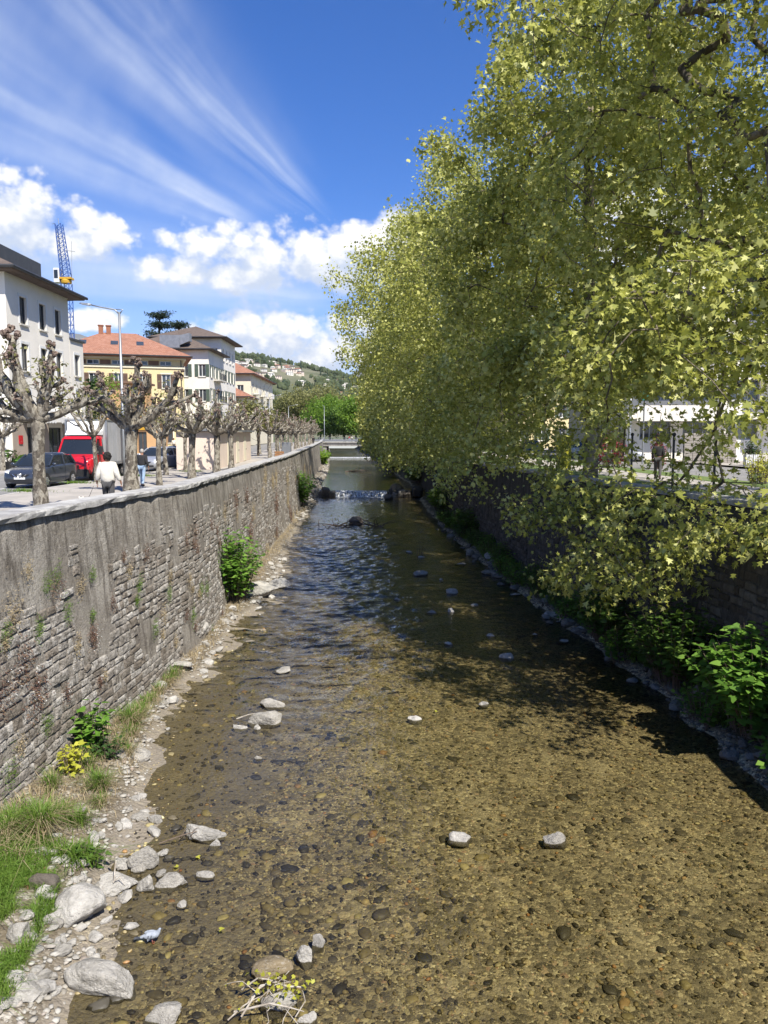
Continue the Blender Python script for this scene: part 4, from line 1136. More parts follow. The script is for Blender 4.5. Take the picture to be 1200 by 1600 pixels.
mb = MB(); mb.box((-.3, -.5, 8.205), (9.0, 5.3, 8.45)); mb.build('roof', MATS['fascia_brown'], b4)
mb = MB(); xbox(mb, xF, (.3, .02, 2.9), (8.3, 1.2, 3.05)); mb.build('canopy', MATS['fascia_brown'], b4)
sgn = MB(); sgn.box((-.55, -.05, 0), (.55, .05, 1.1)); o = sgn.build('square_sign', MATS['plate_white']); o.location = P(184, 672, 90.6)
tag(o, 'white square sign with black figure above the orange shop', 'sign')
q = MB(); q.lathe([(.01, -.075), (.26, -.075), (.26, -.053), (.01, -.053)], 1, (0.12, 0, .62), 14); q.box((-.3, -.075, .12), (.1, -.053, .45)); q.build('figure', MATS['plastic_black'], o)
b5, xF, xS, xL = house('orange_kiosk', 'single-storey orange shop with dark doorway and brown fascia', 3.6, 4, 3.6, 'plaster_orange', (-29.4, 86.5, 0), 0, [(1.35, .05, 1.0, 2.4, 'door')], [(1.2, 1.0, 1.4, 1.3)])
window(b5, xF, (1.35, .05, 1.0, 2.4, 'door'), 'shutter_brown', sill=False); window(b5, xS, (1.2, 1.0, 1.4, 1.3), 'shutter_brown')
mb = MB(); mb.box((-.25, -.45, 3.605), (3.9, 4.2, 4.0)); mb.build('roof', MATS['fascia_brown'], b5)
mb = MB(); xbox(mb, xF, (.6, .02, 2.65), (3.0, .12, 3.3)); mb.build('fascia_sign', MATS['crane_yellow'], b5)

# ---- white house with two dark roofs
o5 = (-40.6, 118.0, 0)
fr = [(1.2 + 2.7 * k, 11.0, 1.1, 1.9) for k in range(5)] + [(1.2 + 2.7 * k, 7.2, 1.1, 1.9) for k in range(5)]
sd = [(1.2 + 2.6 * k, z, 1.0, 1.9) for k in range(4) for z in (11.0, 7.4, 3.9)]
b6, xF, xS, xL = house('white_villa', 'white town house with stepped dark brown roofs and a balcony', 13.6, 11, 15.0, 'plaster_white', o5, 0, fr, sd)
for o in fr: window(b6, xF, o, 'white_frame', 'shutter_green')
for o in sd: window(b6, xS, o, 'white_frame', 'shutter_green')
hip_roof(b6, 13.6, 11, 15.0, 2.9, .9, 'tile_dark')
for z in (10.8, 7.2):
    mb = MB(); xbox(mb, xS, (3.2, .01, z - .22), (8.2, 1.1, z - .04)); f = mb.build('balcony', MATS['stone_trim'], b6)
    mb = MB()
    for k in range(17): xbox(mb, xS, (3.25 + .3 * k, 1.03, z - .035), (3.29 + .3 * k, 1.07, z + .95))
    xbox(mb, xS, (3.2, 1.02, z + .953), (8.2, 1.08, z + 1.0)); mb.build('railing', MATS['dark_metal'], f)
b6b, xF, xS, xL = house('tower_house', 'tall white house with dark hipped roof rising behind the white villa', 11.0, 12, 18.2, 'plaster_white', (-38.5, 129.6, 0), 0, [(1.2 + 2.7 * k, 14.6, 1.1, 2.0) for k in range(4)], [(1.3 + 2.7 * k, z, 1.1, 2.0) for k in range(4) for z in (14.6, 11.2, 7.6)])
for k in range(4):
    window(b6b, xF, (1.2 + 2.7 * k, 14.6, 1.1, 2.0), 'white_frame')
    for z in (14.6, 11.2, 7.6): window(b6b, xS, (1.3 + 2.7 * k, z, 1.1, 2.0), 'white_frame', 'shutter_green' if z < 14 else None)
hip_roof(b6b, 11.0, 12, 18.2, 2.6, 1.2, 'tile_dark')
vb = empty('roof_vent', (-31.2, 117.2, 15.3), 0, 'shiny metal ventilation box on the roof beside the yellow house', 'vent')
mb = MB(); mb.box((-3.0, 0, 0), (0, 1.6, 1.9)); mb.build('housing', MATS['grey_metal'], vb)
mb = MB(); mb.loft([[(.003, .1, .4), (.003, 1.5, .4), (.003, 1.5, 1.9), (.003, .1, 1.9)], [(1.5, 0.1, 1.0), (1.5, 1.5, 1.0), (1.5, 1.5, 2.2), (1.5, .1, 2.2)]]); mb.build('duct', MATS['grey_metal'], vb)
# ---- cream house with red roof, and the small red roof before it
o7 = (-35.0, 155.0, 0)
sd = [(2 + 4.6 * k, z, 1.2, 1.9) for k in range(6) for z in (10.6, 7.2, 3.8)]
b7, xF, xS, xL = house('cream_house', 'cream apartment house with red tiled roof further along the street', 8.0, 30, 14.2, 'plaster_cream', o7, 0, [(1.4, 10.8, 1.9, 1.3), (5.2, 10.8, 1.3, 1.3), (1.4, 7.2, 1.3, 1.9), (5.2, 7.2, 1.3, 1.9)], sd)
for o in [(1.4, 10.8, 1.9, 1.3), (5.2, 10.8, 1.3, 1.3), (1.4, 7.2, 1.3, 1.9), (5.2, 7.2, 1.3, 1.9)]: window(b7, xF, o, 'white_frame')
for o in sd: window(b7, xS, o, 'white_frame')
hip_roof(b7, 8.0, 30, 14.2, 2.6, .9, 'tile_red', inset=4.0)
for k in range(3):
    for z in (10.5, 7.1):
        mb = MB(); xbox(mb, xS, (6.0 + 9.2 * k - 4, .01, z - .2), (6.0 + 9.2 * k, 1.2, z - .03)); xbox(mb, xS, (6.0 + 9.2 * k - 4, 1.13, z - .027), (6.0 + 9.2 * k, 1.2, z + .9)); mb.build('balcony', MATS['plaster_white'], b7)
b8, xF, xS, xL = house('small_red_roof_house', 'small cream house with low red roof in front of the cream apartment house', 7.5, 9, 9.0, 'plaster_cream', (-33.2, 143.0, 0), 0, [(1, 5.8, 1.1, 1.6), (4.6, 5.8, 1.1, 1.6)], [(1.5, 5.8, 1.1, 1.6), (5.5, 5.8, 1.1, 1.6)])
for o in ((1, 5.8, 1.1, 1.6), (4.6, 5.8, 1.1, 1.6)): window(b8, xF, o, 'white_frame')
for o in ((1.5, 5.8, 1.1, 1.6), (5.5, 5.8, 1.1, 1.6)): window(b8, xS, o, 'white_frame')
hip_roof(b8, 7.5, 9, 9.0, 2.3, .7, 'tile_red')

# ---- pink shed by the river wall
def shed():
    a, b = Vector((-10.45, 47.0, 0)), Vector((-11.6, 66.0, 0))
    dirv = (b - a); L = dirv.length; rz = math.atan2(dirv.y, dirv.x) - math.pi / 2
    root = empty('shed', a, rz, 'long low pink plastered shed with flat grey roof beside the river wall', 'shed')
    w = 2.4
    mb = MB(); mb.box((-w, 0, 0), (0, L, 2.35)); mb.build('wall', MATS['plaster_pink'], root)
    mb = MB(); mb.add([(-w - .25, -.3, 2.45), (.3, -.3, 2.36), (.3, L + .3, 2.36), (-w - .25, L + .3, 2.45), (-w - .25, -.3, 2.6), (.3, -.3, 2.5), (.3, L + .3, 2.5), (-w - .25, L + .3, 2.6)],
                      [(0, 3, 2, 1), (4, 5, 6, 7), (0, 1, 5, 4), (1, 2, 6, 5), (2, 3, 7, 6), (3, 0, 4, 7)]); mb.build('roof', MATS['grey_metal'], root)
    for y in (5, 9.5, 14):
        mb = MB(); mb.box((.004, y, .05), (.03, y + 1.5, 2.0)); f = mb.build('door', MATS['plaster_cream'], root)
        q = MB(); q.box((.032, y + 1.2, .95), (.07, y + 1.35, 1.02)); q.build('handle', MATS['dark_metal'], f)
shed()
cr = empty('crate', (-8.75, 63.2, 0), .2, 'orange-brown wooden crate standing by the wall end of the shed', 'crate')
for k in range(4):
    mb = MB(); z = .02 + k * .24
    mb.box((-.5, -.4, z), (.5, -.36, z + .2)); mb.box((-.5, .36, z), (.5, .4, z + .2)); mb.box((-.5, -.355, z), (-.46, .355, z + .2)); mb.box((.46, -.355, z), (.5, .355, z + .2))
    mb.build('slat_ring', MATS['crate_wood'], cr)
cr.scale = (.75, .75, .8)

# ---- white apartment block on the right bank
def apartments():
    Wd, Dp, Hh = 30, 12, 13.4
    rz = RAD(-4)
    op = []
    fl = 2.95
    for f in range(4):
        for k in range(9):
            op.append((1.0 + 3.2 * k, 1.55 + fl * f + (0 if f else 0.0), 2.3, 1.55))
    sl = [(2 + 3.4 * k, 1.7 + fl * f, 1.3, 1.4) for f in range(4) for k in range(3)]
    root, xF, xS, xL = house('apartment_block', 'white apartment block with long balcony bands behind the right-bank trees', Wd, Dp, Hh, 'plaster_white', (18.5, 58.0, .2), rz, op, (), sl)
    for o in op: window(root, xF, o, 'grey_metal', sill=False, bars=2)
    for o in sl: window(root, xL, o, 'white_frame')
    for f in range(1, 5):
        z = fl * f + .2
        for (a, b) in ((0.4, 7.6), (9.6, 29.6)):
            mb = MB(); xbox(mb, xF, (a, .01, z - .2), (b, 1.5, z)); f_ = mb.build('balcony', MATS['plaster_white'], root)
            mb = MB(); xbox(mb, xF, (a, 1.42, z + .003), (b, 1.5, z + .95)); mb.build('parapet', MATS['plaster_white'], f_)
    mb = MB(); mb.box((-.4, -1.7, Hh + .005), (Wd + .4, Dp + .4, Hh + .35)); mb.build('roof', MATS['stone_trim'], root)
apartments()
b9, xF, xS, xL = house('grey_gable_house', 'plain pale grey house beside the white apartment block', 7.5, 12, 10.5, 'plaster_grey', (22.0, 76.0, .2), RAD(3), [(1.0, 6.5, 1.1, 1.5), (4.5, 6.5, 1.1, 1.5)])
for o in ((1.0, 6.5, 1.1, 1.5), (4.5, 6.5, 1.1, 1.5)): window(b9, xF, o, 'white_frame')
hip_roof(b9, 7.5, 12, 10.5, 2, .6, 'tile_dark')
b9, xF, xS, xL = house('ochre_house', 'ochre house glimpsed between the right-bank trunks', 16, 14, 11.0, 'plaster_yellow', (17.5, 108.0, .2), RAD(5), [(1.5 + 3.0 * k, z, 1.1, 1.8) for k in range(5) for z in (7.5, 4.3, 1.0)], (), [(2 + 3 * k, z, 1.1, 1.8) for k in range(4) for z in (7.5, 4.3, 1.0)])
for k in range(5):
    for z in (7.5, 4.3, 1.0): window(b9, xF, (1.5 + 3.0 * k, z, 1.1, 1.8), 'white_frame', 'shutter_green')
for k in range(4):
    for z in (7.5, 4.3, 1.0): window(b9, xL, (2 + 3 * k, z, 1.1, 1.8), 'white_frame', 'shutter_green')
hip_roof(b9, 16, 14, 11.0, 3, .8, 'tile_red')
# grey brick garden wall with courses, posts
gw = empty('garden_wall', (20.6, 52.0, .2), 0, 'grey brick garden wall in front of the apartment block', 'wall')
rr = random.Random(8)
bm_ = MB(); bm_.cbox((0, 0, 0), (.58, .24, .155), .012)
bme = bpy.data.meshes.new('brick'); bme.from_pydata(bm_.v, [], bm_.f); bme.materials.append(MATS['brick_grey'])
mb = MB(); mb.box((.01, .03, 0), (3.58, .2, 2.05)); mb.build('core', MATS['wall_dark'], gw)
for c in range(12):
    for k in range(6):
        o = bpy.data.objects.new('brick', bme); link(o, gw); o.location = (k * .6 + (0.0 if c % 2 else .01), rr.uniform(-.008, .008), c * .172)

# ================================================================== hills far up the valley
def ridge_px(xp):
    return float(np.interp(xp, (-900, -300, 60, 230, 365, 420, 480, 530, 575, 640, 760, 1000, 1600), (500, 520, 540, 556, 563, 566, 578, 592, 606, 620, 632, 640, 600)))
def hill_z(x, y):
    xp = 600 + x / 1300 * 1180
    H = (678 - ridge_px(xp)) / 1180 * 1300 + CAM_Z
    t = (y - 520) / (1300 - 520)
    k = max(0.0, min(1.0, t)); s = k * k * (3 - 2 * k)
    z = H * s if t < 1 else H * max(0, 1 - ((t - 1) * 0.9) ** 2)
    return z + 5.0 * s * mnoise.noise(Vector((x * .008, y * .008, 2))) + 1.5 * s * mnoise.noise(Vector((x * .03, y * .03, 5))) - .5
V, F = [], []
gx, gy = np.linspace(-1700, 1300, 130), np.linspace(515, 2000, 54)
for y in gy:
    for x in gx: V.append((x, y, hill_z(x, y)))
for j in range(len(gy) - 1):
    for i in range(len(gx) - 1):
        p = j * len(gx) + i; F.append((p, p + 1, p + len(gx) + 1, p + len(gx)))
simple('hill_meadow', (0.085, 0.095, 0.045), (0.15, 0.145, 0.085), 0.012, 0.95, lo=.4, hi=.6)
tag(mesh_obj('hill', V, F, MATS['hill_meadow'], smooth=True), 'green terraced hillside with houses far up the valley', kind='structure')
V, F = [], []
gx, gy = np.linspace(-4200, 3400, 150), np.linspace(3900, 6200, 26)
def mount_z(x, y):
    xp = 600 + x / 4800 * 1180
    H = (678 - float(np.interp(xp, (-500, 40, 110, 135, 200, 400, 520, 545, 562, 600, 680, 900, 1500), (560, 540, 518, 521, 560, 590, 600, 586, 577, 566, 580, 575, 560)))) / 1180 * 4800
    t = (y - 3900) / 900
    s = max(0, min(1, t)) if t < 1 else max(0.0, 1 - (t - 1) * .7)
    return H * s + s * (40 * mnoise.fractal(Vector((x * .0022, y * .0022, 1)), 1.0, 2.0, 5)) - 2
for y in gy:
    for x in gx: V.append((x, y, mount_z(x, y)))
for j in range(len(gy) - 1):
    for i in range(len(gx) - 1):
        p = j * len(gx) + i; F.append((p, p + 1, p + len(gx) + 1, p + len(gx)))
tag(mesh_obj('mountain', V, F, MATS['mountain_rock'], smooth=True), 'hazy rocky mountain ridge at the head of the valley', kind='structure')
def on_hill(x, y):
    """point of the hillside seen at photo pixel"""
    for Y in np.arange(540, 1320, 4.0):
        p = P(x, y, Y)
        if p.z <= hill_z(p.x, p.y): return p
    return None
rr = random.Random(21)
spots = []
for k in range(26): spots.append((rr.uniform(366, 470), None, rr.uniform(1, 12), 'ridge'))
for k in range(52): spots.append((rr.uniform(505, 590), None, rr.uniform(2, 26), 'slope'))
for k in range(10): spots.append((rr.uniform(395, 500), None, rr.uniform(12, 26), 'mid'))
HOUSE_ME = {}
def hill_house_mesh(kind):
    if kind in HOUSE_ME: return HOUSE_ME[kind]
    mb = MB(); mb.box((-5, -4, -3), (5, 4, 5.5)); a = bpy.data.meshes.new('wall'); a.from_pydata(mb.v, [], mb.f)
    mb = MB(); mb.add([(-5.6, -4.6, 5.5), (5.6, -4.6, 5.5), (5.6, 4.6, 5.5), (-5.6, 4.6, 5.5), (-3, 0, 7.4), (3, 0, 7.4)], [(0, 1, 5, 4), (1, 2, 5), (2, 3, 4, 5), (3, 0, 4), (3, 2, 1, 0)])
    b = bpy.data.meshes.new('roof'); b.from_pydata(mb.v, [], mb.f)
    wins = []
    a.materials.append(MATS[kind[0]]); b.materials.append(MATS[kind[1]])
    mb = MB()
    for x in (-3.6, -.7, 2.2):
        for z in (.6, 3.2): mb.box((x, -4.06, z), (x + 1.4, -4.004, z + 1.5))
    c = bpy.data.meshes.new('windows'); c.from_pydata(mb.v, [], mb.f); c.materials.append(MATS['window_glass'])
    HOUSE_ME[kind] = (a, b, c)
    return HOUSE_ME[kind]
LBL = {'ridge': 'tiny pale house in the row along the distant hill ridge', 'slope': 'tiny white house in the village scattered on the distant slope', 'mid': 'tiny house among trees on the distant green hillside'}
for (x, _, dy, zone) in spots:
    p = on_hill(x, ridge_px(x) + dy + 1.0)
    if p is None: continue
    kind = (rr.choice(('plaster_white', 'plaster_white', 'plaster_cream', 'plaster_pink')), rr.choice(('tile_red', 'tile_dark', 'stone_trim', 'stone_trim')))
    a, b, c = hill_house_mesh(kind)
    s = rr.uniform(.55, .95) if zone != 'slope' else rr.uniform(.4, .75)
    root = empty('hill_house', p, rr.uniform(-.5, .5), LBL[zone], 'house', 'houses on the distant hillside')
    root.scale = (s * rr.uniform(.9, 1.6), s, s)
    link(bpy.data.objects.new('wall', a), root); link(bpy.data.objects.new('roof', b), root); link(bpy.data.objects.new('window_row', c), root)
# woods on the hill: reads as one mass
mb = MB(); rr = random.Random(5)
cnt = 0
while cnt < 2600:
    x, y = rr.uniform(-520, 60), rr.uniform(560, 1330)
    if mnoise.noise(Vector((x * .011, y * .011, 7))) < -.02: continue
    s = rr.uniform(2.0, 5.0)
    mb.blob((x, y, hill_z(x, y) + s * .7), (s, s, s * rr.uniform(.8, 1.5)), 0, .3, rr); cnt += 1
tag(mb.build('hillside_woods', MATS['hill_leaf']), 'scattered woods and scrub covering the distant hillside', kind='stuff')
for k in range(9):
    x = rr.choice((438, 452, 470, 388, 500, 424, 512, 530, 545)) + rr.uniform(-2, 2)
    p = on_hill(x, ridge_px(x) + rr.uniform(1, 5))
    if p is None: continue
    root = empty('cypress', p, 0, 'slender dark cypress standing on the distant ridge', 'tree', 'cypresses on the distant hill')
    q = MB(); q.tube([(0, 0, -1), (0, 0, 2)], .3, 5); q.build('trunk', MATS['dark_bark'], root)
    q = MB()
    for j in range(14):
        z = 1 + j * .9; q.blob((rr.uniform(-.3, .3), rr.uniform(-.3, .3), z), (1.6 - j * .09, 1.6 - j * .09, 1.2), 0, .25, rr)
    q.build('crown', MATS['cedar_needle'], root)

# ================================================================== leaves and trees
T_PLANE = np.array([(0, -.02, 0), (.44, .08, .12), (.50, .62, .16), (.17, .60, .02), (0, 1.08, -.18), (-.17, .60, .02), (-.50, .62, .16), (-.44, .08, .12)])
T_LOBED = np.array([(0, -.02, 0), (.50, .10, .10), (.24, .36, .02), (.54, .72, .12), (.17, .62, 0), (0, 1.10, -.14), (-.17, .62, 0), (-.54, .72, .12), (-.24, .36, .02), (-.50, .10, .10)])
T_QUAD = np.array([(0, 0, 0), (.46, .42, .07), (0, 1.0, -.05), (-.46, .42, .07)])
T_HEART = np.array([(0, .06, 0), (.26, -.06, .05), (.46, .22, .07), (.30, .62, .03), (0, 1.05, -.10), (-.30, .62, .03), (-.46, .22, .07), (-.26, -.06, .05)])
T_LANCE = np.array([(0, 0, 0), (.14, .35, .03), (.10, .7, .0), (0, 1.0, -.1), (-.10, .7, .0), (-.14, .35, .03)])
def leaf_arrays(C, A, Nrm, S, T):
    """leaves at C (n,3) with axis A, normal Nrm, size S and template T -> V, F"""
    A = A / np.linalg.norm(A, axis=1, keepdims=True)
    Nrm = Nrm - A * np.sum(A * Nrm, axis=1, keepdims=True)
    Nrm = Nrm / np.maximum(np.linalg.norm(Nrm, axis=1, keepdims=True), 1e-6)
    B = np.cross(A, Nrm)
    V = C[:, None, :] + S[:, None, None] * (T[None, :, 0:1] * B[:, None, :] + T[None, :, 1:2] * A[:, None, :] + T[None, :, 2:3] * Nrm[:, None, :])
    n, k = len(C), len(T)
    F = np.arange(n * k).reshape(n, k)
    return V.reshape(-1, 3), F
def leaf_spray(rng, centres, per, spread, size, droop=0.5, up=0.9):
    c = np.repeat(centres, per, axis=0)
    off = rng.normal(0, 1, c.shape) * spread
    C = c + off
    A = off / (np.linalg.norm(off, axis=1, keepdims=True) + 1e-6) + rng.normal(0, .6, c.shape)
    A[:, 2] -= droop
    Nn = rng.normal(0, .75, c.shape); Nn[:, 2] += up
    S = size * np.clip(rng.lognormal(0, .32, len(c)), .45, 1.7)
    return C, A, Nn, S
def wood_mesh(name, nodes, par, rad, mat, parent, minr=0.0, sides=5):
    """tapered branches for a skeleton: nodes (n,3), parent index, radius"""
    mb = MB()
    for i in range(len(nodes)):
        p = par[i]
        if p < 0 or rad[i] < minr: continue
        a, b = nodes[p], nodes[i]
        ra, rb = min(rad[p], rad[i] * 1.35), rad[i]
        k = 9 if rb > .12 else 6 if rb > .04 else 4
        d = Vector(b) - Vector(a)
        if d.length < 1e-4: continue
        mb.tube([Vector(a) - d.normalized() * ra * .3, b], [ra, rb], k, caps=False)
    return mb.build(name, MATS[mat], parent, True)
def grow(rng, trunk, limbs, attract, tip=0.011, power=2.1, wiggle=.12):
    """limbs: list of polylines starting near the trunk; attract: points that get a twig to the nearest wood"""
    nodes, par = [np.array(trunk[0], float)], [-1]
    for p in trunk[1:]: nodes.append(np.array(p, float)); par.append(len(nodes) - 2)
    for L in limbs:
        prev = int(np.argmin(np.linalg.norm(np.array(nodes[:len(trunk)]) - np.array(L[0]), axis=1)))
        for p in L[1:]: nodes.append(np.array(p, float)); par.append(prev); prev = len(nodes) - 1
    start = len(trunk) // 2
    order = np.argsort(np.linalg.norm(attract - np.array(trunk[-1]), axis=1))
    arr = np.zeros((len(nodes) + 4 * len(attract), 3)); arr[:len(nodes)] = nodes; n = len(nodes)
    for i in order:
        q = attract[i]
        d = np.linalg.norm(arr[start:n] - q, axis=1)
        # prefer wood that lies nearer the trunk than the target
        pen = np.maximum(0, np.linalg.norm(arr[start:n] - trunk[-1], axis=1) - np.linalg.norm(q - trunk[-1])) * .8
        j = int(np.argmin(d + pen)) + start
        seg = q - arr[j]; Ls = np.linalg.norm(seg)
        k = 1 if Ls < .7 else 2 if Ls < 1.6 else 3
        prev = j
        for s in range(1, k + 1):
            p = arr[j] + seg * s / k
            if s < k: p = p + rng.normal(0, wiggle * Ls, 3) * .5 + np.array((0, 0, .06 * Ls))
            arr[n] = p; par.append(prev); prev = n; n += 1
    nodes = arr[:n]
    acc = np.zeros(n); kids = np.zeros(n, int)
    for i in range(n - 1, 0, -1):
        if kids[i] == 0: acc[i] = tip ** power
        acc[par[i]] += acc[i]; kids[par[i]] += 1
    return nodes, par, acc ** (1 / power)

def plane_tree(label, loc, h, rx, ry, seed, nclust, per, leaf, tmpl, low=-2.0, curtain=.30, trunk_r=.30, spread=.34, lean=(0, 0), drop_river=True, mat='plane_leaf', name='plane_tree', group='plane trees along the right bank', fork=3.6, bark='plane_bark', keep=None):
    rng = np.random.default_rng(seed)
    root = empty(name, loc, 0, label, 'tree', group)
    zc = (h + 3.0) / 2
    # attractors in an uneven egg-shaped crown, fuller towards the outside
    pts = []
    off = Vector((seed * 3.1, 0, 0))
    ncurt = int(nclust * curtain) if drop_river else 0
    while len(pts) < ncurt:                        # boughs that hang over the wall towards the water
        x = -rng.uniform(.9, min(rx * .92, 6.6)); y = rng.uniform(-1, 1) * ry * .95
        t = rng.random() ** 1.5
        edge = min(1, (-x - .3) / 2.4)
        p = np.array((x, y, 5.2 - (5.2 - low * edge) * t * (1 - .35 * abs(y / ry))))
        if mnoise.noise(Vector((x * .5, y * .5, p[2] * .35)) + off * 2) < -.12: continue
        p[0] += lean[0] * .3
        if seed in (11, 12) and .2 < p[2] < 3.4 and rng.random() < .45: continue      # the wall top and street show under the boughs
        pts.append(p)
    while len(pts) < nclust:
        u = rng.normal(0, 1, 3); u /= np.linalg.norm(u)
        r = rng.uniform(.12, 1.0) ** .42
        q = u * r
        p = np.array((q[0] * rx, q[1] * ry, zc + q[2] * (h - zc) if q[2] > 0 else zc + q[2] * (zc - 2.6)))
        lump = 1 + .42 * mnoise.noise(Vector(u * 2.4) + off) + .22 * mnoise.noise(Vector(u * 5.5) - off)
        p[:2] *= lump; p[2] = zc + (p[2] - zc) * (1 + .10 * mnoise.noise(Vector(u * 3.0) - off))
        if mnoise.noise(Vector(p) * (.46 if rx < 9 else .40) + off) < .08 and rng.random() < .95: continue
        p[0] += lean[0] * p[2] / h; p[1] += lean[1] * p[2] / h
        if seed in (11, 12) and p[2] < 3.6 and rng.random() < .45: continue
        if keep is not None and not keep(p + np.array(loc)): continue
        pts.append(p)
    pts = np.array(pts)
    trunk = [(0, 0, -.3), (0, 0, .6), (rng.normal(0, .06), rng.normal(0, .06), 2.0), (lean[0] * .15, lean[1] * .15, fork), (lean[0] * .35, lean[1] * .3, fork + 2.4), (lean[0] * .6, lean[1] * .5, h * .58), (lean[0] * .8, lean[1] * .8, h * .78)]
    limbs = []
    na = 9
    for k in range(na):
        a = 2 * math.pi * k / na + rng.uniform(-.3, .3)
        z0 = fork + rng.uniform(-.3, 3.2); st = trunk[3] if z0 < fork + 1.2 else trunk[4]
        reach = rng.uniform(.55, .85); rise = rng.uniform(.5, 4.5)
        L = [np.array(st)]
        for s in (.25, .5, .75, 1.0):
            L.append(np.array(st) + np.array((math.cos(a) * rx * reach * s, math.sin(a) * ry * reach * s, rise * (s ** .8))) + rng.normal(0, .22, 3) * s)
        limbs.append(L)
    nodes, par, rad = grow(rng, trunk, limbs, pts)
    sc = trunk_r / rad[1]; rad = np.where(rad > .03, .03 + (rad - .03) * min(1.6, sc), rad)
    rad[0] = trunk_r * 1.25; rad[1] = trunk_r * 1.05; rad[2] = trunk_r; rad[3] = trunk_r * .95
    # trunk is its own part; the limbs are another
    mb = MB(); rs = random.Random(seed)
    tp = [Vector(nodes[i]) for i in range(4)]
    fine = []
    for i in range(3):
        for s in np.linspace(0, 1, 5)[:-1]: fine.append((tp[i].lerp(tp[i + 1], s), rad[i] + (rad[i + 1] - rad[i]) * s))
    fine.append((tp[3], rad[3]))
    mb.tube([f[0] for f in fine], [f[1] for f in fine], 14, wob=.05, rs=rs)
    mb.build('trunk', MATS[bark], root, True)
    for i in range(1, 4): par[i] = -1
    wood_mesh('branches', nodes, par, rad, 'plane_twig' if bark == 'plane_bark' else bark, root, .0)
    C, A, Nn, S = leaf_spray(rng, pts, per, spread, leaf)
    V, F = leaf_arrays(C, A, Nn, S, tmpl)
    np_obj('crown', V, F, MATS[mat], root)
    return root

RIVER = 'plane trees along the right bank'
plane_tree('nearest leafy plane tree hanging its boughs over the right wall', (11.3, 20.5, .24), 20.5, 7.4, 8.2, 11, 1280, 76, .125, T_LOBED, low=-2.9, curtain=.21, trunk_r=.36, spread=.27, lean=(-1.2, 0))
plane_tree('plane tree with pale trunk showing above the right wall', (8.75, 32.0, .24), 19.0, 6.6, 6.6, 12, 920, 76, .13, T_PLANE, low=-1.2, curtain=.16, trunk_r=.29, spread=.29, lean=(-.6, 0))
plane_tree('third plane tree from the viewer on the right bank', (7.6, 44.5, .24), 19.8, 6.8, 6.8, 13, 700, 78, .145, T_QUAD, low=-.8, curtain=.2, trunk_r=.3, spread=.33, lean=(-.5, 0))
plane_tree('fourth plane tree from the viewer on the right bank', (6.9, 57.0, .24), 21.8, 8.2, 7.2, 14, 700, 74, .17, T_QUAD, low=-.8, curtain=.24, trunk_r=.3, spread=.38, lean=(-.8, 0))
plane_tree('fifth plane tree bulging out over the weir', (6.4, 71.0, .24), 22.8, 9.6, 7.6, 15, 680, 68, .20, T_QUAD, low=-2.0, trunk_r=.3, spread=.42, lean=(-1.2, 0))
plane_tree('sixth plane tree upstream of the weir', (5.7, 87.0, .24), 22.4, 10.0, 8.0, 16, 590, 64, .24, T_QUAD, low=-1.6, trunk_r=.3, spread=.5, lean=(-1.2, 0))
plane_tree('seventh plane tree upstream on the right bank', (4.4, 106.0, .24), 20.0, 7.8, 8.5, 17, 560, 54, .28, T_QUAD, low=-1.6, trunk_r=.3, spread=.55, lean=(-.9, 0))
plane_tree('eighth plane tree close to the distant bridge', (2.4, 132.0, .24), 16.5, 6.0, 9, 18, 400, 50, .34, T_QUAD, low=-1.6, trunk_r=.3, spread=.65, lean=(-.7, 0))
plane_tree('last plane tree on the right bank before the bridge', (0.2, 163.0, .24), 14.5, 4.6, 10, 19, 340, 44, .42, T_QUAD, low=-1.2, trunk_r=.3, spread=.8, lean=(-.6, 0))
# trees behind the bridge and along the street
BG = 'trees behind the bridge'
def far_tree(label, px, ytop, ybot, Y, wpx, seed, mat, n=260, per=46, leaf=None, name='broadleaf_tree', group=BG):
    a = P(px, ytop, Y); k = Y / 1180
    hh = a.z
    return plane_tree(label, (a.x, Y, 0), hh, wpx * k / 2, wpx * k / 2.2, seed, n, per, leaf or 1.6 * k * 1.3, T_QUAD, trunk_r=.35 if Y > 100 else .11, spread=1.9 * k * 2.0, drop_river=False, mat=mat, name=name, group=group, fork=max(1.5, hh * .18), bark='dark_bark')
far_tree('large olive-green tree rising behind the bridge', 500, 602, 690, 330, 120, 31, 'olive_leaf', 360)
far_tree('olive-green tree left of the large one behind the bridge', 462, 612, 690, 320, 70, 32, 'olive_leaf')
far_tree('bright green tree right behind the bridge railing', 515, 622, 690, 262, 74, 33, 'bright_leaf', 320)
far_tree('fresh green tree at the bridge end under the plane trees', 556, 620, 690, 250, 60, 34, 'bright_leaf', 300)
far_tree('dark shaded tree between the green ones at the bridge', 538, 634, 690, 256, 50, 35, 'shade_leaf')
far_tree('green tree behind the right end of the bridge', 600, 610, 690, 270, 80, 36, 'bright_leaf', 300)
far_tree('loosely leafed young tree behind the pink shed', 402, 626, 700, 76, 66, 37, 'olive_leaf', 150, 18, .17, 'street_tree', None)
far_tree('small leafy street tree before the orange shop', 172, 588, 700, 72, 52, 38, 'bright_leaf', 60, 12, .16, 'street_tree', None)
far_tree('dark ivy-covered tree in the gap beside the white annex', 143, 596, 700, 74, 26, 39, 'dark_leaf', 120, 40, .2, 'evergreen_tree', None)

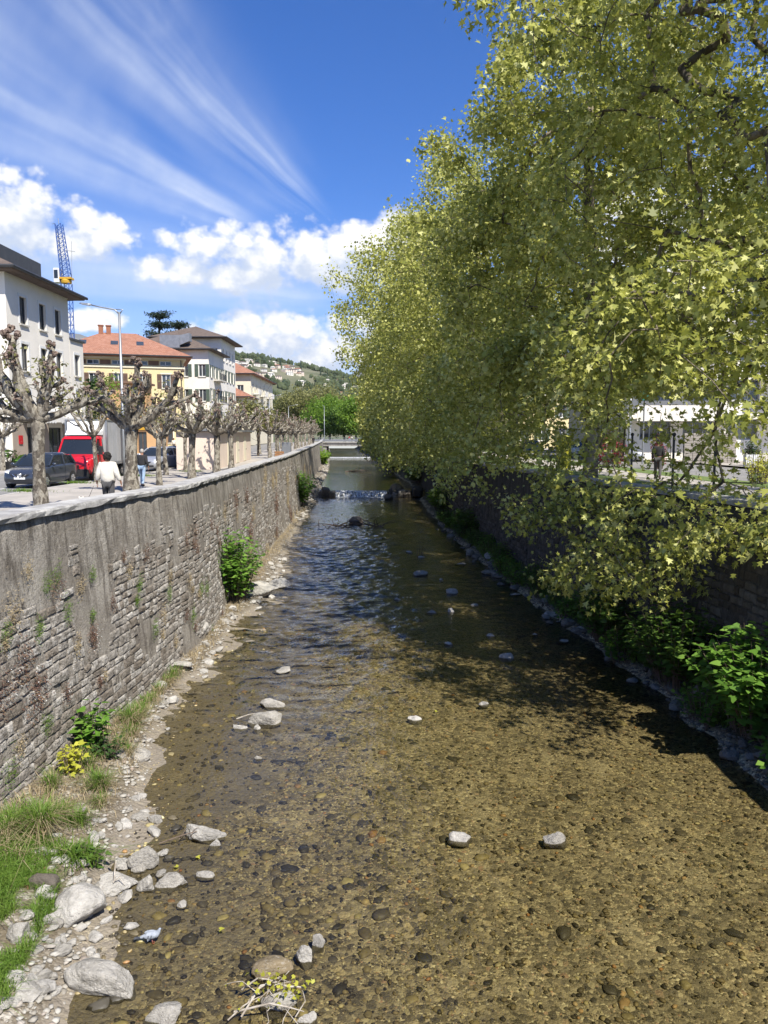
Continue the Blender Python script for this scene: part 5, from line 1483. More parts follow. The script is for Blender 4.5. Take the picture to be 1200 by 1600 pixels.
# ---- flat-topped cedar behind the houses
def cedar(label, px, Y, ytop, seed, wpx, cut):
    rng = np.random.default_rng(seed)
    top = P(px, ytop, Y); k = Y / 1180
    root = empty('cedar_tree', (top.x, Y, 0), 0, label, 'tree', 'cedars behind the villas')
    h = top.z
    mb = MB(); mb.tube([(0, 0, 0), (.2, 0, h * .5), (-.2, 0, h * .8), (0, 0, h)], [.6, .45, .3, .08], 8); mb.build('trunk', MATS['dark_bark'], root, True)
    Cs = []; br_ = MB()
    for t in range(6):
        z = h * (.60 + .40 * t / 5.3); R = wpx * k / 2 * (1.1 - .13 * t) * rng.uniform(.85, 1.15)
        for s in range(6):
            a = 2 * math.pi * (s + rng.uniform(-.3, .3)) / 6 + t * .5; L = R * rng.uniform(.55, 1.1)
            e = np.array((math.cos(a) * L, math.sin(a) * L, z + rng.uniform(.1, .9)))
            br_.tube([(0, 0, z - .6), (e[0] * .5, e[1] * .5, e[2] - .2), tuple(e)], [.13, .09, .03], 5)
            for q in np.linspace(.3, 1, 7): Cs.append(np.array((e[0] * q, e[1] * q, z - .3 + (e[2] - z + .5) * q)))
    br_.build('branches', MATS['dark_bark'], root)
    C, A, Nn, S = leaf_spray(rng, np.array(Cs), 32, np.array((.7, .7, .09)), .36, .0, 2.5)
    V, F = leaf_arrays(C, A, Nn, S, T_LANCE * np.array((1.6, 1, 1)))
    np_obj('crown', V, F, MATS['cedar_needle'], root)
cedar('dark flat-topped cedar behind the red roof', 249, 150, 491, 3, 62, 0)
cedar('lower dark cedar behind the brown roofs', 279, 155, 507, 4, 46, 0)

# ================================================================== pollarded plane trees on the left pavement
def pollard(label, loc, h, r0, limbs, seed, name='pollard_tree', group='pollarded plane trees on the left pavement', twigs=16, leaves=10, detail=1, lean=(0, 0), ivy=False):
    """limbs: list of (dx, dy, dz above the fork, thickness); each ends in a knobbly fist"""
    rs = random.Random(seed); rng = np.random.default_rng(seed)
    root = empty(name, loc, 0, label, 'tree', group)
    fork = h * .46
    mb = MB(); pts, rad = [], []
    n = 12 if detail else 5
    for k in range(n + 1):
        t = k / n; z = -.1 + (fork + .1) * t
        pts.append((lean[0] * t * t + .04 * math.sin(3 * t + seed), lean[1] * t, z)); rad.append(r0 * (1.18 - .42 * min(1, t * 2.2) + .34 * max(0, t - .62) + rs.uniform(-.03, .03)))
    mb.tube(pts, rad, 14 if detail else 8, wob=.05, rs=rs)
    top = Vector(pts[-1])
    mb.blob(top + Vector((0, 0, .05)), (rad[-1] * 1.12, rad[-1] * 1.12, rad[-1] * 1.0), 1, .14, rs)
    mb.build('trunk', MATS['pollard_bark'], root, True)
    lv = []
    for (dx, dy, dz, th) in limbs:
        e = top + Vector((dx, dy, dz)); mb = MB()
        k = 9 if detail else 5; P_, R_ = [], []
        b1 = top + Vector((dx * .45, dy * .45, dz * .12)) + Vector((rs.uniform(-.12, .12), rs.uniform(-.12, .12), .1))
        b2 = top + Vector((dx * .85, dy * .85, dz * .55)) + Vector((rs.uniform(-.1, .1), rs.uniform(-.1, .1), rs.uniform(-.05, .1)))
        for j in range(k + 1):
            t = j / k; u = 1 - t
            q = top * u ** 3 + b1 * 3 * u * u * t + b2 * 3 * u * t * t + e * t ** 3
            P_.append(q + Vector((rs.uniform(-.06, .06), rs.uniform(-.06, .06), rs.uniform(-.05, .05))) * min(1, 3 * t)); R_.append(th * (1.15 - .6 * t) * rs.uniform(.88, 1.14))
        mb.tube(P_, R_, 9 if detail else 6, wob=.07, rs=rs)
        limb = mb.build('limb', MATS['pollard_bark'], root, True)
        ends = [e]
        for j in range(2 if detail else 0):                 # side shoots pruned back to knuckles of their own
            f_ = rs.uniform(.4, .8); st = P_[int(f_ * k)]
            d = Vector((dx * .5 + rs.gauss(0, .35), dy * .5 + rs.gauss(0, .35), rs.uniform(.25, .75))) * rs.uniform(.5, .85)
            q_ = MB(); md = st + d * .5 + Vector((d.y, -d.x, 0)) * rs.uniform(-.25, .25) - Vector((0, 0, .06))
            q_.tube([st, md, st + d], [th * .62, th * .5, th * .4], 7, wob=.08, rs=rs); q_.build('side_branch', MATS['pollard_bark'], limb, True); ends.append(st + d)
        for ei, ee in enumerate(ends):
            fist = MB()
            tt = th * (1 if ei == 0 else .62)
            for j in range(15 if detail else 4):            # swollen, scarred pruning heads
                d = Vector((rs.gauss(0, 1), rs.gauss(0, 1), rs.gauss(.2, .8))).normalized() * tt * rs.uniform(.5, 1.7)
                s = tt * rs.uniform(.28, .62)
                fist.blob(ee + d, (s, s, s * rs.uniform(.7, 1.1)), 0, .3, rs)
            fist.build('knuckle', MATS['pollard_knuckle'], limb)
        tw = MB()
        for j in range(twigs // max(3, len(limbs) // 2) + 2):
            f_ = rs.random(); base = P_[int((.45 + .55 * f_) * k)]
            d = Vector((rs.gauss(0, .6), rs.gauss(0, .6), rs.uniform(.1, 1.0))).normalized() * rs.uniform(.2, .6)
            mid = base + d * .5 + Vector((rs.uniform(-.06, .06),) * 3)
            tw.tube([base, mid, base + d], [.014, .010, .005], 4, caps=False)
            if leaves: lv.append(base + d)
        tw.build('twigs', MATS['pollard_bark'], limb)
    if leaves and lv:
        C, A, Nn, S = leaf_spray(rng, np.array([tuple(p) for p in lv]), leaves, .07, .085)
        V, F = leaf_arrays(C, A, Nn, S, T_QUAD)
        np_obj('young_leaves', V, F, MATS['olive_leaf'], root)
    return root
def rand_limbs(seed, n, reach, rise, th):
    rs = random.Random(seed); out = []
    for k in range(n):
        a = 2 * math.pi * k / n + rs.uniform(-.35, .35); r = reach * rs.uniform(.65, 1.15)
        out.append((math.cos(a) * r, math.sin(a) * r, rise * rs.uniform(.45, 1.15), th * rs.uniform(.75, 1.2)))
    return out
# the two near ones, limb by limb
pollard('nearest pollarded plane tree, before the dark car, with knobbly fists', (-9.55, 21.0, 0), 5.6, .205,
        [(-1.55, .3, .05, .10), (-1.3, -.4, .45, .09), (-.75, .2, 2.35, .17), (-.45, -.5, 1.75, .14), (-1.1, -.3, 2.2, .15), (.45, .1, 2.0, .13), (.55, -.3, 1.35, .10), (1.75, .15, .98, .10), (1.15, .6, .85, .085), (-.2, .9, 1.6, .1), (.3, .8, .9, .08), (-1.9, .5, 1.0, .1)], 41, twigs=46, leaves=4)
pollard('thick pollarded plane tree behind the person in the cream shirt', (-9.55, 28.6, 0), 5.3, .29,
        [(-1.25, .2, .95, .15), (.25, .1, 2.4, .17), (.65, -.2, 1.85, .14), (1.55, .1, 1.35, .16), (1.9, -.3, 1.9, .15), (-.3, .5, 1.5, .12), (-.5, -.5, .9, .10), (.7, .8, 1.1, .12), (-1.0, -.3, 1.9, .12), (.2, -.9, 1.4, .11)], 42, twigs=40, leaves=4)
row = [  # px, base y, height, radius, label
    (250, 758, 4.4, .13, 'thin-stemmed pollarded tree right of the thick one', 1),
    (301, 748, 4.9, .20, 'pollarded tree with thick mottled stem left of the white car', 1),
    (339, 742, 4.7, .20, 'pollarded tree with a pale scar on its stem near the shed', 1),
    (361, 736, 4.8, .18, 'pollarded tree throwing its shadow on the pink shed', 1),
    (150, 753, 4.5, .12, 'thin pollarded tree in front of the red truck', 1),
    (259, 742, 4.4, .13, 'slim pollarded tree close beside the silver car', 1),
    (291, 737, 4.3, .12, 'slim pollarded tree by the street before the yellow house', 1),
    (325, 728, 4.6, .17, 'pollarded tree before the white car on the street', 1),
    (5, 735, 4.4, .16, 'pollarded tree across the street by the corner building', 1)]
for k, (px, by, h, r, lab, dt) in enumerate(row):
    p = G(px, by, 0)
    pollard(lab, p, h, r, rand_limbs(50 + k, 6 if r < .15 else 8, h * (.24 if r < .15 else .30), h * .38, r * .52), 60 + k, twigs=24, leaves=3, detail=dt)
# the receding row: one built, then copied with its parts, each turned and scaled its own way
proto = []
for k in range(3):
    proto.append(pollard('pollarded tree in the dense bare row leading to the bridge', (0, -200 - 6 * k, 0), 5.0, .2, rand_limbs(90 + k, 8, 1.7, 2.1, .12), 80 + k, twigs=20, leaves=2, detail=1))
rs = random.Random(77); used = 0
for k in range(26):
    Y = 68 + k * 5.2
    x = lw(Y) - (2.4 if k % 2 == 0 else 5.0) + rs.uniform(-.3, .3)
    if k < 3: o = proto[k]
    else: o = copy_tree(proto[k % 3])
    o.location = (x, Y, 0); o.rotation_euler = (0, 0, rs.uniform(0, 6.28)); s = rs.uniform(.9, 1.12); o.scale = (s, s, s)
    o['label'] = 'bare pollarded tree in the dense row between shed and bridge'
    o['group'] = 'receding row of pollarded trees by the bridge'

# ================================================================== stones in and beside the water
def rock_mesh(seed, planes=9, amp=.10, sub=2, flat=1.0):
    r = random.Random(seed)
    vs, fs = ICO[sub]
    N_ = []
    planes = planes + 5 if planes > 2 else planes + 3
    for k in range(planes):
        n = Vector((r.gauss(0, 1), r.gauss(0, 1), r.gauss(0, 1))).normalized(); N_.append((n, r.uniform(.50, .90)))
    out = []
    for p in vs:
        p = Vector(p); rad = 1.0
        for n, d in N_:
            c = n.dot(p)
            if c > .05: rad = min(rad, d / c)
        q = p * rad
        q *= 1 + amp * mnoise.noise(q * 2.2 + Vector((seed, 0, 0))) + amp * .5 * mnoise.noise(q * 6 + Vector((0, seed, 0)))
        out.append(tuple(q * 1.12))
    me = bpy.data.meshes.new('rock'); me.from_pydata(out, [], fs)
    me.polygons.foreach_set('use_smooth', [planes < 8] * len(me.polygons))
    return me
def rock(label, px, py, wpx, hpx, seed, planes=9, mat='river_rock', depth_ratio=.75, rz=None, group=None, on=None, sink=.3, name='rock', sub=3):
    z = WATER if on is None else on
    p = G(px, py, z)
    k = math.hypot(p.y, p.z - CAM_Z) / 1180
    w = wpx * k
    el = math.atan2(CAM_Z - z, p.y)
    # the apparent height mixes the top surface (seen obliquely) and the side
    d = w * depth_ratio
    hgt = max(.42 * min(w, d), (hpx * k - d * math.sin(el) * .6) / math.cos(el))
    hgt = min(hgt, w * .8)
    me = rock_mesh(seed, planes, sub=sub); me.materials.append(MATS[mat])
    o = bpy.data.objects.new(name, me); link(o)
    g = bed_z(p.x, p.y); base = max(z, g)
    ztop, zbot = base + hgt * .66, g - .04 - .12 * hgt
    o.scale = (w / 1.95, d / 1.95, (ztop - zbot) / 2 / .80); o.location = (p.x, p.y, (ztop + zbot) / 2)
    r = random.Random(seed); o.rotation_euler = (r.uniform(-.12, .12), r.uniform(-.12, .12), r.uniform(-.4, .4) if rz is None else rz)
    return tag(o, label, 'rock', group)
rock('largest pale angular slab lying at the foot of the grass bank', 166, 1540, 98, 52, 1, 10, depth_ratio=.62, rz=-.2)
rock('big round grey boulder beside the grass', 125, 1445, 62, 56, 2, 2, depth_ratio=.95)
rock('brownish round boulder half in the grass', 70, 1420, 42, 30, 3, 2, 'dark_rock')
rock('upright pale stone at the back of the stone cluster', 222, 1352, 40, 44, 4, 6)
rock('flat grey stone on the near side of the stone cluster', 184, 1386, 60, 30, 5, 8)
rock('blocky grey stone in the middle of the stone cluster', 228, 1388, 30, 36, 6, 7)
rock('long pale stone pointing out from the cluster into the water', 266, 1380, 52, 22, 7, 8, depth_ratio=.5)
rock('long pale block with a red twig leaning on it', 316, 1306, 60, 26, 8, 9, depth_ratio=.45, rz=.05)
rock('small round stone at the end of the long pale block', 335, 1320, 16, 12, 9, 3)
rock('pale upright oval stone standing in the grass', 34, 1498, 30, 44, 10, 4, depth_ratio=1.0)
rock('rounded stone with an ochre waterline at the picture bottom', 255, 1586, 52, 28, 11, 4)
rock('pale angular stone in the bottom corner shallows', 46, 1584, 40, 28, 12, 9)
rock('oval stone at the very bottom corner', 22, 1568, 32, 20, 13, 4)
rock('white bean-shaped stone below the leafy plant', 220, 1192, 26, 32, 14, 3, depth_ratio=1.0)
rock('flat white stone in shallow water below the straw tuft', 218, 1280, 26, 12, 15, 5)
rock('tan wedge-shaped rock in mid-stream with driftwood', 416, 1128, 46, 26, 16, 8, rz=.2)
rock('long thin white slab above the tan rock', 426, 1102, 46, 13, 17, 10, depth_ratio=.35, rz=-.15)
rock('small flat white stone left of the tan rock', 374, 1137, 22, 8, 18, 7)
rock('little white cube-like stone before the tan rock', 402, 1139, 10, 9, 19, 6)
rock('lone white-topped stone left of the pair in the gravel shallows', 722, 1308, 36, 15, 20, 6)
rock('white-topped stone right of the pair in the gravel shallows', 864, 1311, 34, 14, 21, 6)
rock('small white pebble-like rock alone in mid-river', 648, 1123, 20, 11, 22, 6)
rock('slanting white oval stone by the twig pile', 476, 1497, 22, 34, 23, 3, depth_ratio=1.3, rz=.4)
rock('small white stone above the slanting oval', 496, 1475, 19, 18, 24, 4)
rock('half-sunk ochre and white boulder by the twig pile', 426, 1515, 50, 26, 25, 2, 'red_rock')
rock('pale rock under the twig pile', 436, 1570, 44, 32, 26, 6)
rock('rounded stone at the bottom edge beside the twigs', 482, 1594, 26, 16, 27, 4)
rock('large grey boulder below the big leafy bush', 407, 934, 54, 30, 28, 8)
rock('second grey boulder behind the one below the bush', 432, 918, 38, 22, 29, 8)
rock('angular boulder with dark underside by the gravel spit', 302, 1006, 46, 34, 30, 8)
rock('flat grey slab on the gravel spit', 280, 1056, 40, 16, 31, 9)
rock('dark pyramid-like stone in mid-river before the weir', 557, 818, 32, 16, 32, 7, 'dark_rock')
rock('reddish boulder at the right end of the waterfall', 622, 776, 26, 18, 33, 8, 'red_rock', sub=2)
rock('dark boulder between waterfall and reddish boulder', 606, 780, 15, 11, 34, 7, 'dark_rock', sub=2)
rock('grey shore rock in the shade of the right leafy bush', 1072, 1092, 36, 20, 35, 8, 'shaded_rock')
rock('flat rock at the right shore by the picture edge', 1182, 1172, 46, 22, 36, 8, 'shaded_rock')
rock('shaded slab on the right shore below the leaves', 1120, 1118, 34, 16, 37, 9, 'shaded_rock')
rock('pale stone cluster head on the right shore upstream', 770, 880, 24, 14, 38, 7)
rock('white pointed stone in the tree shadow', 793, 1027, 24, 10, 39, 7)
rock('grey stone in the dark water under the trees', 706, 926, 20, 12, 40, 8, sub=2)
rock('flat stone far out in the riffle', 655, 898, 26, 9, 41, 8, sub=2)
rock('thin slate-like stone in the riffle', 674, 957, 22, 6, 42, 9, depth_ratio=.4, sub=2)
rock('small pale stone beside the slate-like one', 704, 956, 13, 7, 43, 6, sub=2)
rock('pale stone near the right shore under drooping leaves', 858, 962, 26, 12, 44, 7, sub=2)
# smaller stones one can still count, sharing shapes
ROCK_ME = [rock_mesh(200 + k, (3, 6, 8, 5, 9, 4)[k % 6], sub=1) for k in range(12)]
for me in ROCK_ME: me.materials.append(MATS['river_rock'])
ROCK_SHADED = []
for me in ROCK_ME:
    m2 = me.copy(); m2.materials.clear(); m2.materials.append(MATS['shaded_rock']); ROCK_SHADED.append(m2)
rs = random.Random(12)
def small_stone(x, y, s, label, group, pool=None):
    o = bpy.data.objects.new('stone', rs.choice(pool or ROCK_ME)); link(o)
    h = s * rs.uniform(.4, .75)
    o.scale = (s * rs.uniform(.8, 1.3), s * rs.uniform(.7, 1.0), h); o.rotation_euler = (rs.uniform(-.3, .3), rs.uniform(-.3, .3), rs.uniform(0, 6.28))
    o.location = (x, y, bed_z(x, y) + h * .45)
    tag(o, label, 'stone', group)
def where_left(Y, s):
    big = 'larger' if s > .115 else 'small'
    if Y < 9.6: return f'{big} pale stone on the shore beside the near grass'
    if Y < 11.5: return f'{big} pale stone at the waterline by the stone cluster'
    if Y < 14: return f'{big} pale stone at the waterline below the sedge tuft'
    if Y < 17.5: return f'{big} pale stone on the shore below the broad-leafed plant'
    if Y < 24: return f'{big} pale stone on the gravel spit at the wall corner'
    if Y < 31: return f'{big} pale stone on the sandy shore before the big bush'
    return f'{big} pale stone on the left shore beyond the big bush'
def where_right(Y, s):
    big = 'larger' if s > .16 else 'small'
    if Y < 19: return f'{big} grey stone on the right shore below the knotweed'
    if Y < 27: return f'{big} grey stone on the right shore under the drooping boughs'
    if Y < 40: return f'{big} grey stone on the grassy stretch of the right shore'
    return f'{big} grey stone on the right shore towards the weir'
for k in range(120):                               # left shore line, thickest by the cluster
    Y = 8.3 + 34 * rs.random() ** 1.9
    x = lshore(Y) + rs.gauss(-.12, .22) - (.25 * rs.random() if Y < 12 else 0)
    s = rs.uniform(.04, .13) * (1 if Y < 18 else 1.5)
    small_stone(x, Y, s, where_left(Y, s), 'pale stones along the left shore')
for k in range(46):
    Y = 9.2 + 3.6 * rs.random(); x = lshore(Y) - .15 + rs.gauss(0, .42)
    s = rs.uniform(.05, .16)
    small_stone(x, Y, s, ('larger' if s > .115 else 'small') + ' pale stone in the rubble around the large cluster', 'rubble of the stone cluster')
for k in range(80):
    Y = 13 + 45 * rs.random() ** 1.4; x = rshore(Y) + rs.gauss(.05, .3)
    s = rs.choice((rs.uniform(.07, .2), rs.uniform(.12, .34))) * (1 if Y < 30 else 1.2)
    small_stone(x, Y, s, where_right(Y, s), 'stones along the right shore', ROCK_SHADED)
for (px, py) in [(805, 928), (838, 920), (768, 992), (742, 945), (690, 905), (880, 1000), (720, 880), (640, 862), (756, 1098), (702, 1005), (910, 985), (660, 870), (836, 990), (600, 850), (620, 935), (560, 878), (440, 1045), (402, 1183), (286, 1412), (318, 1366), (180, 1296), (150, 1334)]:
    p = G(px, py, WATER + .02); small_stone(p.x, p.y, rs.uniform(.05, .11) * (1 if p.y < 20 else 1.7), 'single small stone breaking the water surface in mid-river', 'stones breaking the water surface')
    bpy.context.view_layer.objects.active = None
# set those in mid-river so that their tops stand out of the water
for o in list(COL.objects):
    if o.get('group') == 'stones breaking the water surface':
        g = bed_z(o.location.x, o.location.y) - .03; top = WATER + .05
        o.scale.x *= 1.7; o.scale.y *= 1.5; o.scale.z = (top - g) / 1.7; o.location.z = (top + g) / 2
def scatter_pebbles(name, n, fx, fy, smin, smax, mat, label, lift, seed, pw=2.2, sub=0):
    rng = np.random.default_rng(seed)
    T, TF = np.array(ICO[sub][0]), np.array(ICO[sub][1])
    C = np.zeros((n, 3)); S = np.zeros((n, 3))
    for i in range(n):
        Y = fy(rng); x = fx(rng, Y); s = smin + (smax - smin) * rng.random() ** pw
        C[i] = (x, Y, bed_z(x, Y) + s * lift); S[i] = (s * rng.uniform(.8, 1.4), s * rng.uniform(.7, 1.0), s * rng.uniform(.25, .55))
    J = rng.uniform(.68, 1.18, (n, len(T), 1))
    a = rng.uniform(0, 6.28, n); ca, sa = np.cos(a)[:, None], np.sin(a)[:, None]
    L = T[None] * J * S[:, None, :]
    V = np.stack((L[:, :, 0] * ca - L[:, :, 1] * sa, L[:, :, 0] * sa + L[:, :, 1] * ca, L[:, :, 2]), axis=2) + C[:, None, :]
    F = TF[None] + (np.arange(n) * len(T))[:, None, None]
    return tag(np_obj(name, V.reshape(-1, 3), F.reshape(-1, 3), MATS[mat], None, True), label, kind='stuff')
near = lambda rng: 6.2 + 21 * rng.random() ** 1.5
scatter_pebbles('river_pebbles', 13000, lambda r, Y: r.uniform(lshore(Y) + .1, rshore(Y)), near, .012, .055, 'pebble_wet', 'golden brown pebbles covering the river bed', .25, 1)
scatter_pebbles('river_cobbles', 1300, lambda r, Y: r.uniform(lshore(Y) + .3, rshore(Y)) if r.random() < .45 else r.uniform(lshore(Y) + .2, 0), near, .03, .13, 'cobble_wet', 'dark algae-covered cobbles under the water', .05, 2, 2.4, 1)
scatter_pebbles('bank_gravel', 2300, lambda r, Y: lshore(Y) - abs(r.normal(0, .38)) + .08, lambda r: 6 + 60 * r.random() ** 1.7, .015, .075, 'gravel_pale', 'pale gravel and rubble on the left bank', .3, 3, 1.6)
scatter_pebbles('bank_gravel', 2200, lambda r, Y: rshore(Y) + abs(r.normal(0, .4)) - .05, lambda r: 10 + 56 * r.random() ** 1.5, .02, .09, 'gravel_shaded', 'dark gravel on the shaded right bank', .3, 6, 1.6)
scatter_pebbles('bank_gravel', 1000, lambda r, Y: lshore(Y) - abs(r.normal(0, .6)) + .1, lambda r: 60 + 130 * r.random() ** 1.3, .06, .25, 'gravel_pale', 'pale gravel bank further upstream', .3, 4, 1.6)

# ================================================================== plants
def blades(rng, base, n, spread, length, width, lean=.5, curl=.6):
    """grass blades: two quads each"""
    a = rng.uniform(0, 6.28, n); r = np.abs(rng.normal(0, 1, n)) * .5
    B = np.repeat(np.atleast_2d(base), n // len(np.atleast_2d(base)) + 1, axis=0)[:n] + np.stack((np.cos(a) * r * spread[0], np.sin(a) * r * spread[1], np.zeros(n)), 1)
    L = length * rng.uniform(.5, 1.25, n); d = rng.normal(0, lean, (n, 2)) + np.stack((np.cos(a), np.sin(a)), 1) * lean * .7
    side = np.stack((-np.sin(a), np.cos(a), np.zeros(n)), 1) * (width * rng.uniform(.6, 1.3, n))[:, None]
    M1 = B + np.stack((d[:, 0] * L * .35, d[:, 1] * L * .35, L * .62), 1)
    Tp = B + np.stack((d[:, 0] * L * (.6 + curl * .6), d[:, 1] * L * (.6 + curl * .6), L * (1.0 - curl * np.minimum(1, np.linalg.norm(d, axis=1)) * .55)), 1)
    V = np.stack((B - side, B + side, M1 + side * .8, M1 - side * .8, Tp + side * .12, Tp - side * .12), 1)
    k = np.arange(n)[:, None] * 6
    F = np.concatenate((k + np.array([[0, 1, 2, 3]]), k + np.array([[3, 2, 4, 5]])), 0)
    return V.reshape(-1, 3), F
def tuft(label, p, n, spread, length, width, seed, mat='grass_blade', lean=.45, curl=.7, group=None, name='grass_tuft', dry=0):
    rng = np.random.default_rng(seed)
    root = empty(name, p, 0, label, 'grass', group)
    V, F = blades(rng, np.zeros(3), n, spread, length, width, lean, curl)
    V[:, 2] = np.maximum(V[:, 2], -.25)
    np_obj('blades', V, F, MATS[mat], root)
    if dry:
        V, F = blades(rng, np.array((0.05, -.05, 0)), dry, (spread[0] * .9, spread[1] * .9), length * .9, width, lean * 1.3, 1.5)
        np_obj('straw', V, F, MATS['dry_grass'], root)
    return root
def bush(label, p, h, rx, ry, nst, nl, leaf, seed, mat='knotweed_leaf', tmpl=T_HEART, name='leafy_bush', group=None, lean=(0, 0), stem='dark_twig', base_r=.35, up=1.3, flat=.35):
    """many upright arching stems carrying broad leaves"""
    rng = np.random.default_rng(seed)
    root = empty(name, p, 0, label, 'plant', group)
    mb = MB(); Cs, As = [], []
    for k in range(nst):
        a = rng.uniform(0, 6.28); r = math.sqrt(rng.random())
        b = np.array((math.cos(a) * rx * base_r * r, math.sin(a) * ry * base_r * r, -.15))
        e = np.array((math.cos(a) * rx * r * rng.uniform(.7, 1.1) + lean[0], math.sin(a) * ry * r * rng.uniform(.7, 1.1) + lean[1], h * rng.uniform(.62, 1.05) * (1 - .35 * r * r)))
        m = b * .45 + e * .55 + np.array((0, 0, h * .14))
        pts = [b * (1 - t) ** 2 + m * 2 * t * (1 - t) + e * t * t for t in np.linspace(0, 1, 6)]
        mb.tube([tuple(q) for q in pts], [.014, .013, .011, .009, .007, .004], 4, caps=False)
        for j in range(nl):
            t = .18 + .82 * (j + rng.random()) / nl
            q = b * (1 - t) ** 2 + m * 2 * t * (1 - t) + e * t * t
            ang = j * 2.4 + rng.uniform(-.5, .5)
            d = np.array((math.cos(ang), math.sin(ang), rng.uniform(-.35, .25)))
            Cs.append(q + d * leaf * .45); As.append(d)
    mb.build('stems', MATS[stem], root)
    Cs, As = np.array(Cs), np.array(As); n = len(Cs)
    Nn = rng.normal(0, flat, (n, 3)); Nn[:, 2] += up
    V, F = leaf_arrays(Cs, As, Nn, leaf * rng.uniform(.55, 1.25, n), tmpl)
    np_obj('foliage', V, F, MATS[mat], root)
    return root
def bank(px, py, Y=None):
    """ground point of the bank seen at a pixel"""
    for d in np.arange(5, 215, .15):
        p = P(px, py, d)
        if p.z <= bed_z(p.x, p.y): return p
    return P(px, py, 60)
p = bank(368, 938); bush('big bright green leafy bush at the foot of the left wall', (p.x - .15, p.y + .4, p.z), 2.95, 1.35, 2.1, 90, 22, .19, 1)
p = bank(462, 790); bush('bright green leafy bush further up the left bank before the weir', (p.x - .1, p.y + 1, p.z), 3.3, 2.0, 4.2, 90, 20, .29, 2)
bush('yellow-green shrub on the left bank below the bridge', (-12.6, 150, -3.9), 3.6, 2.2, 6, 60, 18, .5, 3, 'bright_leaf')
p = bank(152, 1182); bush('dark broad-leafed plant growing against the foot of the wall', (p.x - .12, p.y + .1, p.z), 1.25, .36, .4, 14, 15, .17, 4, 'knotweed_leaf')
bush('low dark ivy-like plant beside the broad-leafed one', (p.x + .15, p.y - .05, p.z), .6, .42, .3, 16, 14, .12, 5, 'dark_leaf', T_LANCE * np.array((1.8, 1, 1)))
p = bank(116, 1215); bush('small plant with lemon-yellow leaves at the wall foot', (p.x - .05, p.y, p.z + .1), .62, .28, .28, 9, 9, .13, 6, 'yellow_leaf', T_PLANE)
p = bank(155, 1235); tuft('dark green grass tuft with straw skirt below the broad-leafed plant', p, 420, (.2, .18), .42, .005, 7, dry=160)
p = bank(205, 1135); tuft('tall green and straw grass tuft at the wall corner', p, 320, (.25, .35), .55, .006, 8, dry=260)
p = bank(62, 1310); tuft('arching sedge tuft with long straw beard on the left bank', (p.x, p.y, p.z + .15), 480, (.22, .22), .5, .006, 9, dry=200, lean=.5)
p = bank(20, 1300); tuft('grass tuft close against the wall by the picture edge', p, 300, (.3, .4), .5, .006, 10, dry=60)
p = bank(115, 1345); tuft('broad green herb tuft on the bank below the sedge', p, 520, (.5, .28), .3, .007, 11, lean=.7)
p = bank(118, 1350); bush('dark leafy herb low on the bank above the gravel', (p.x + .15, p.y, p.z), .3, .35, .25, 14, 10, .1, 12, 'shade_leaf')
p = bank(120, 1290); tuft('light green grass tuft beside the sedge', p, 300, (.28, .22), .34, .006, 31)
p = bank(290, 985); tuft('small grass tuft above the angular boulder', p, 200, (.25, .25), .38, .007, 13, dry=60)
p = bank(262, 1075); tuft('dry straw tuft at the corner of the wall foot', (p.x - .1, p.y, p.z), 60, (.2, .3), .45, .007, 14, dry=180)
p = bank(320, 965); tuft('dry grass strip along the wall foot before the bush', (p.x - .2, p.y, p.z), 120, (.2, .8), .45, .008, 15, dry=200)
p = bank(425, 840); tuft('olive dry grass along the wall foot between the two bushes', (p.x - .4, p.y, p.z), 260, (.3, 3.0), .8, .014, 16, dry=260)
for k in range(16):
    rs2 = random.Random(700 + k); Y = 11.8 + 9.5 * k / 16 + rs2.uniform(-.3, .3)
    x = rs2.uniform(lw(Y) + BAT + .1, max(lw(Y) + BAT + .2, lshore(Y) - .3)); wh = 'below the sedge' if Y < 13.5 else 'around the broad-leafed plant' if Y < 17.5 else 'near the gravel spit'
    tuft(f'small mixed grass tuft on the left bank {wh}', (x, Y, bed_z(x, Y)), 130, (.2, .25), rs2.uniform(.2, .42), .005, 720 + k, dry=rs2.choice((30, 90, 140)), group='small tufts on the left bank')
# lush lawn-like grass in the bottom corner: nobody could count it
rng = np.random.default_rng(5); base = []
for k in range(26000):
    Y = rng.uniform(8.2, 11.9); x = rng.uniform(lw(Y) + BAT, lshore(Y) - .55)
    if mnoise.noise(Vector((x * 1.3, Y * 1.3, 4))) < -.25 or (Y > 10.8 and rng.random() < .5): continue
    base.append((x, Y, bed_z(x, Y) - .02))
V, F = blades(rng, np.array(base), len(base), (.04, .04), .2, .005, .55, .8)
tag(np_obj('bank_grass', V, F, MATS['grass_blade']), 'lush green grass on the near left bank', kind='stuff')
base = []
for k in range(9000):
    Y = 17 + 45 * rng.random() ** 1.3; x = rshore(Y) + .22 + abs(rng.normal(0, .6))
    if x > rw(Y) - BAT: continue
    base.append((x, Y, bed_z(x, Y) - .02))
V, F = blades(rng, np.array(base), len(base), (.2, .2), .38, .012, .6, .9)
tag(np_obj('bank_grass', V, F, MATS['grass_blade']), 'green grass on the shaded right bank', kind='stuff')
base = []
for k in range(6500):
    Y = 11 + 62 * rng.random() ** 1.8; x = lw(Y) + BAT + .02 + abs(rng.normal(0, .3 if Y > 16 else .6))
    if x > lshore(Y) - .1: continue
    base.append((x, Y, bed_z(x, Y) - .02))
V, F = blades(rng, np.array(base), len(base), (.1, .1), .22, .007, .7, .9)
tag(np_obj('bank_grass', V, F, MATS['dry_grass']), 'dry straw grass along the foot of the left wall', kind='stuff')
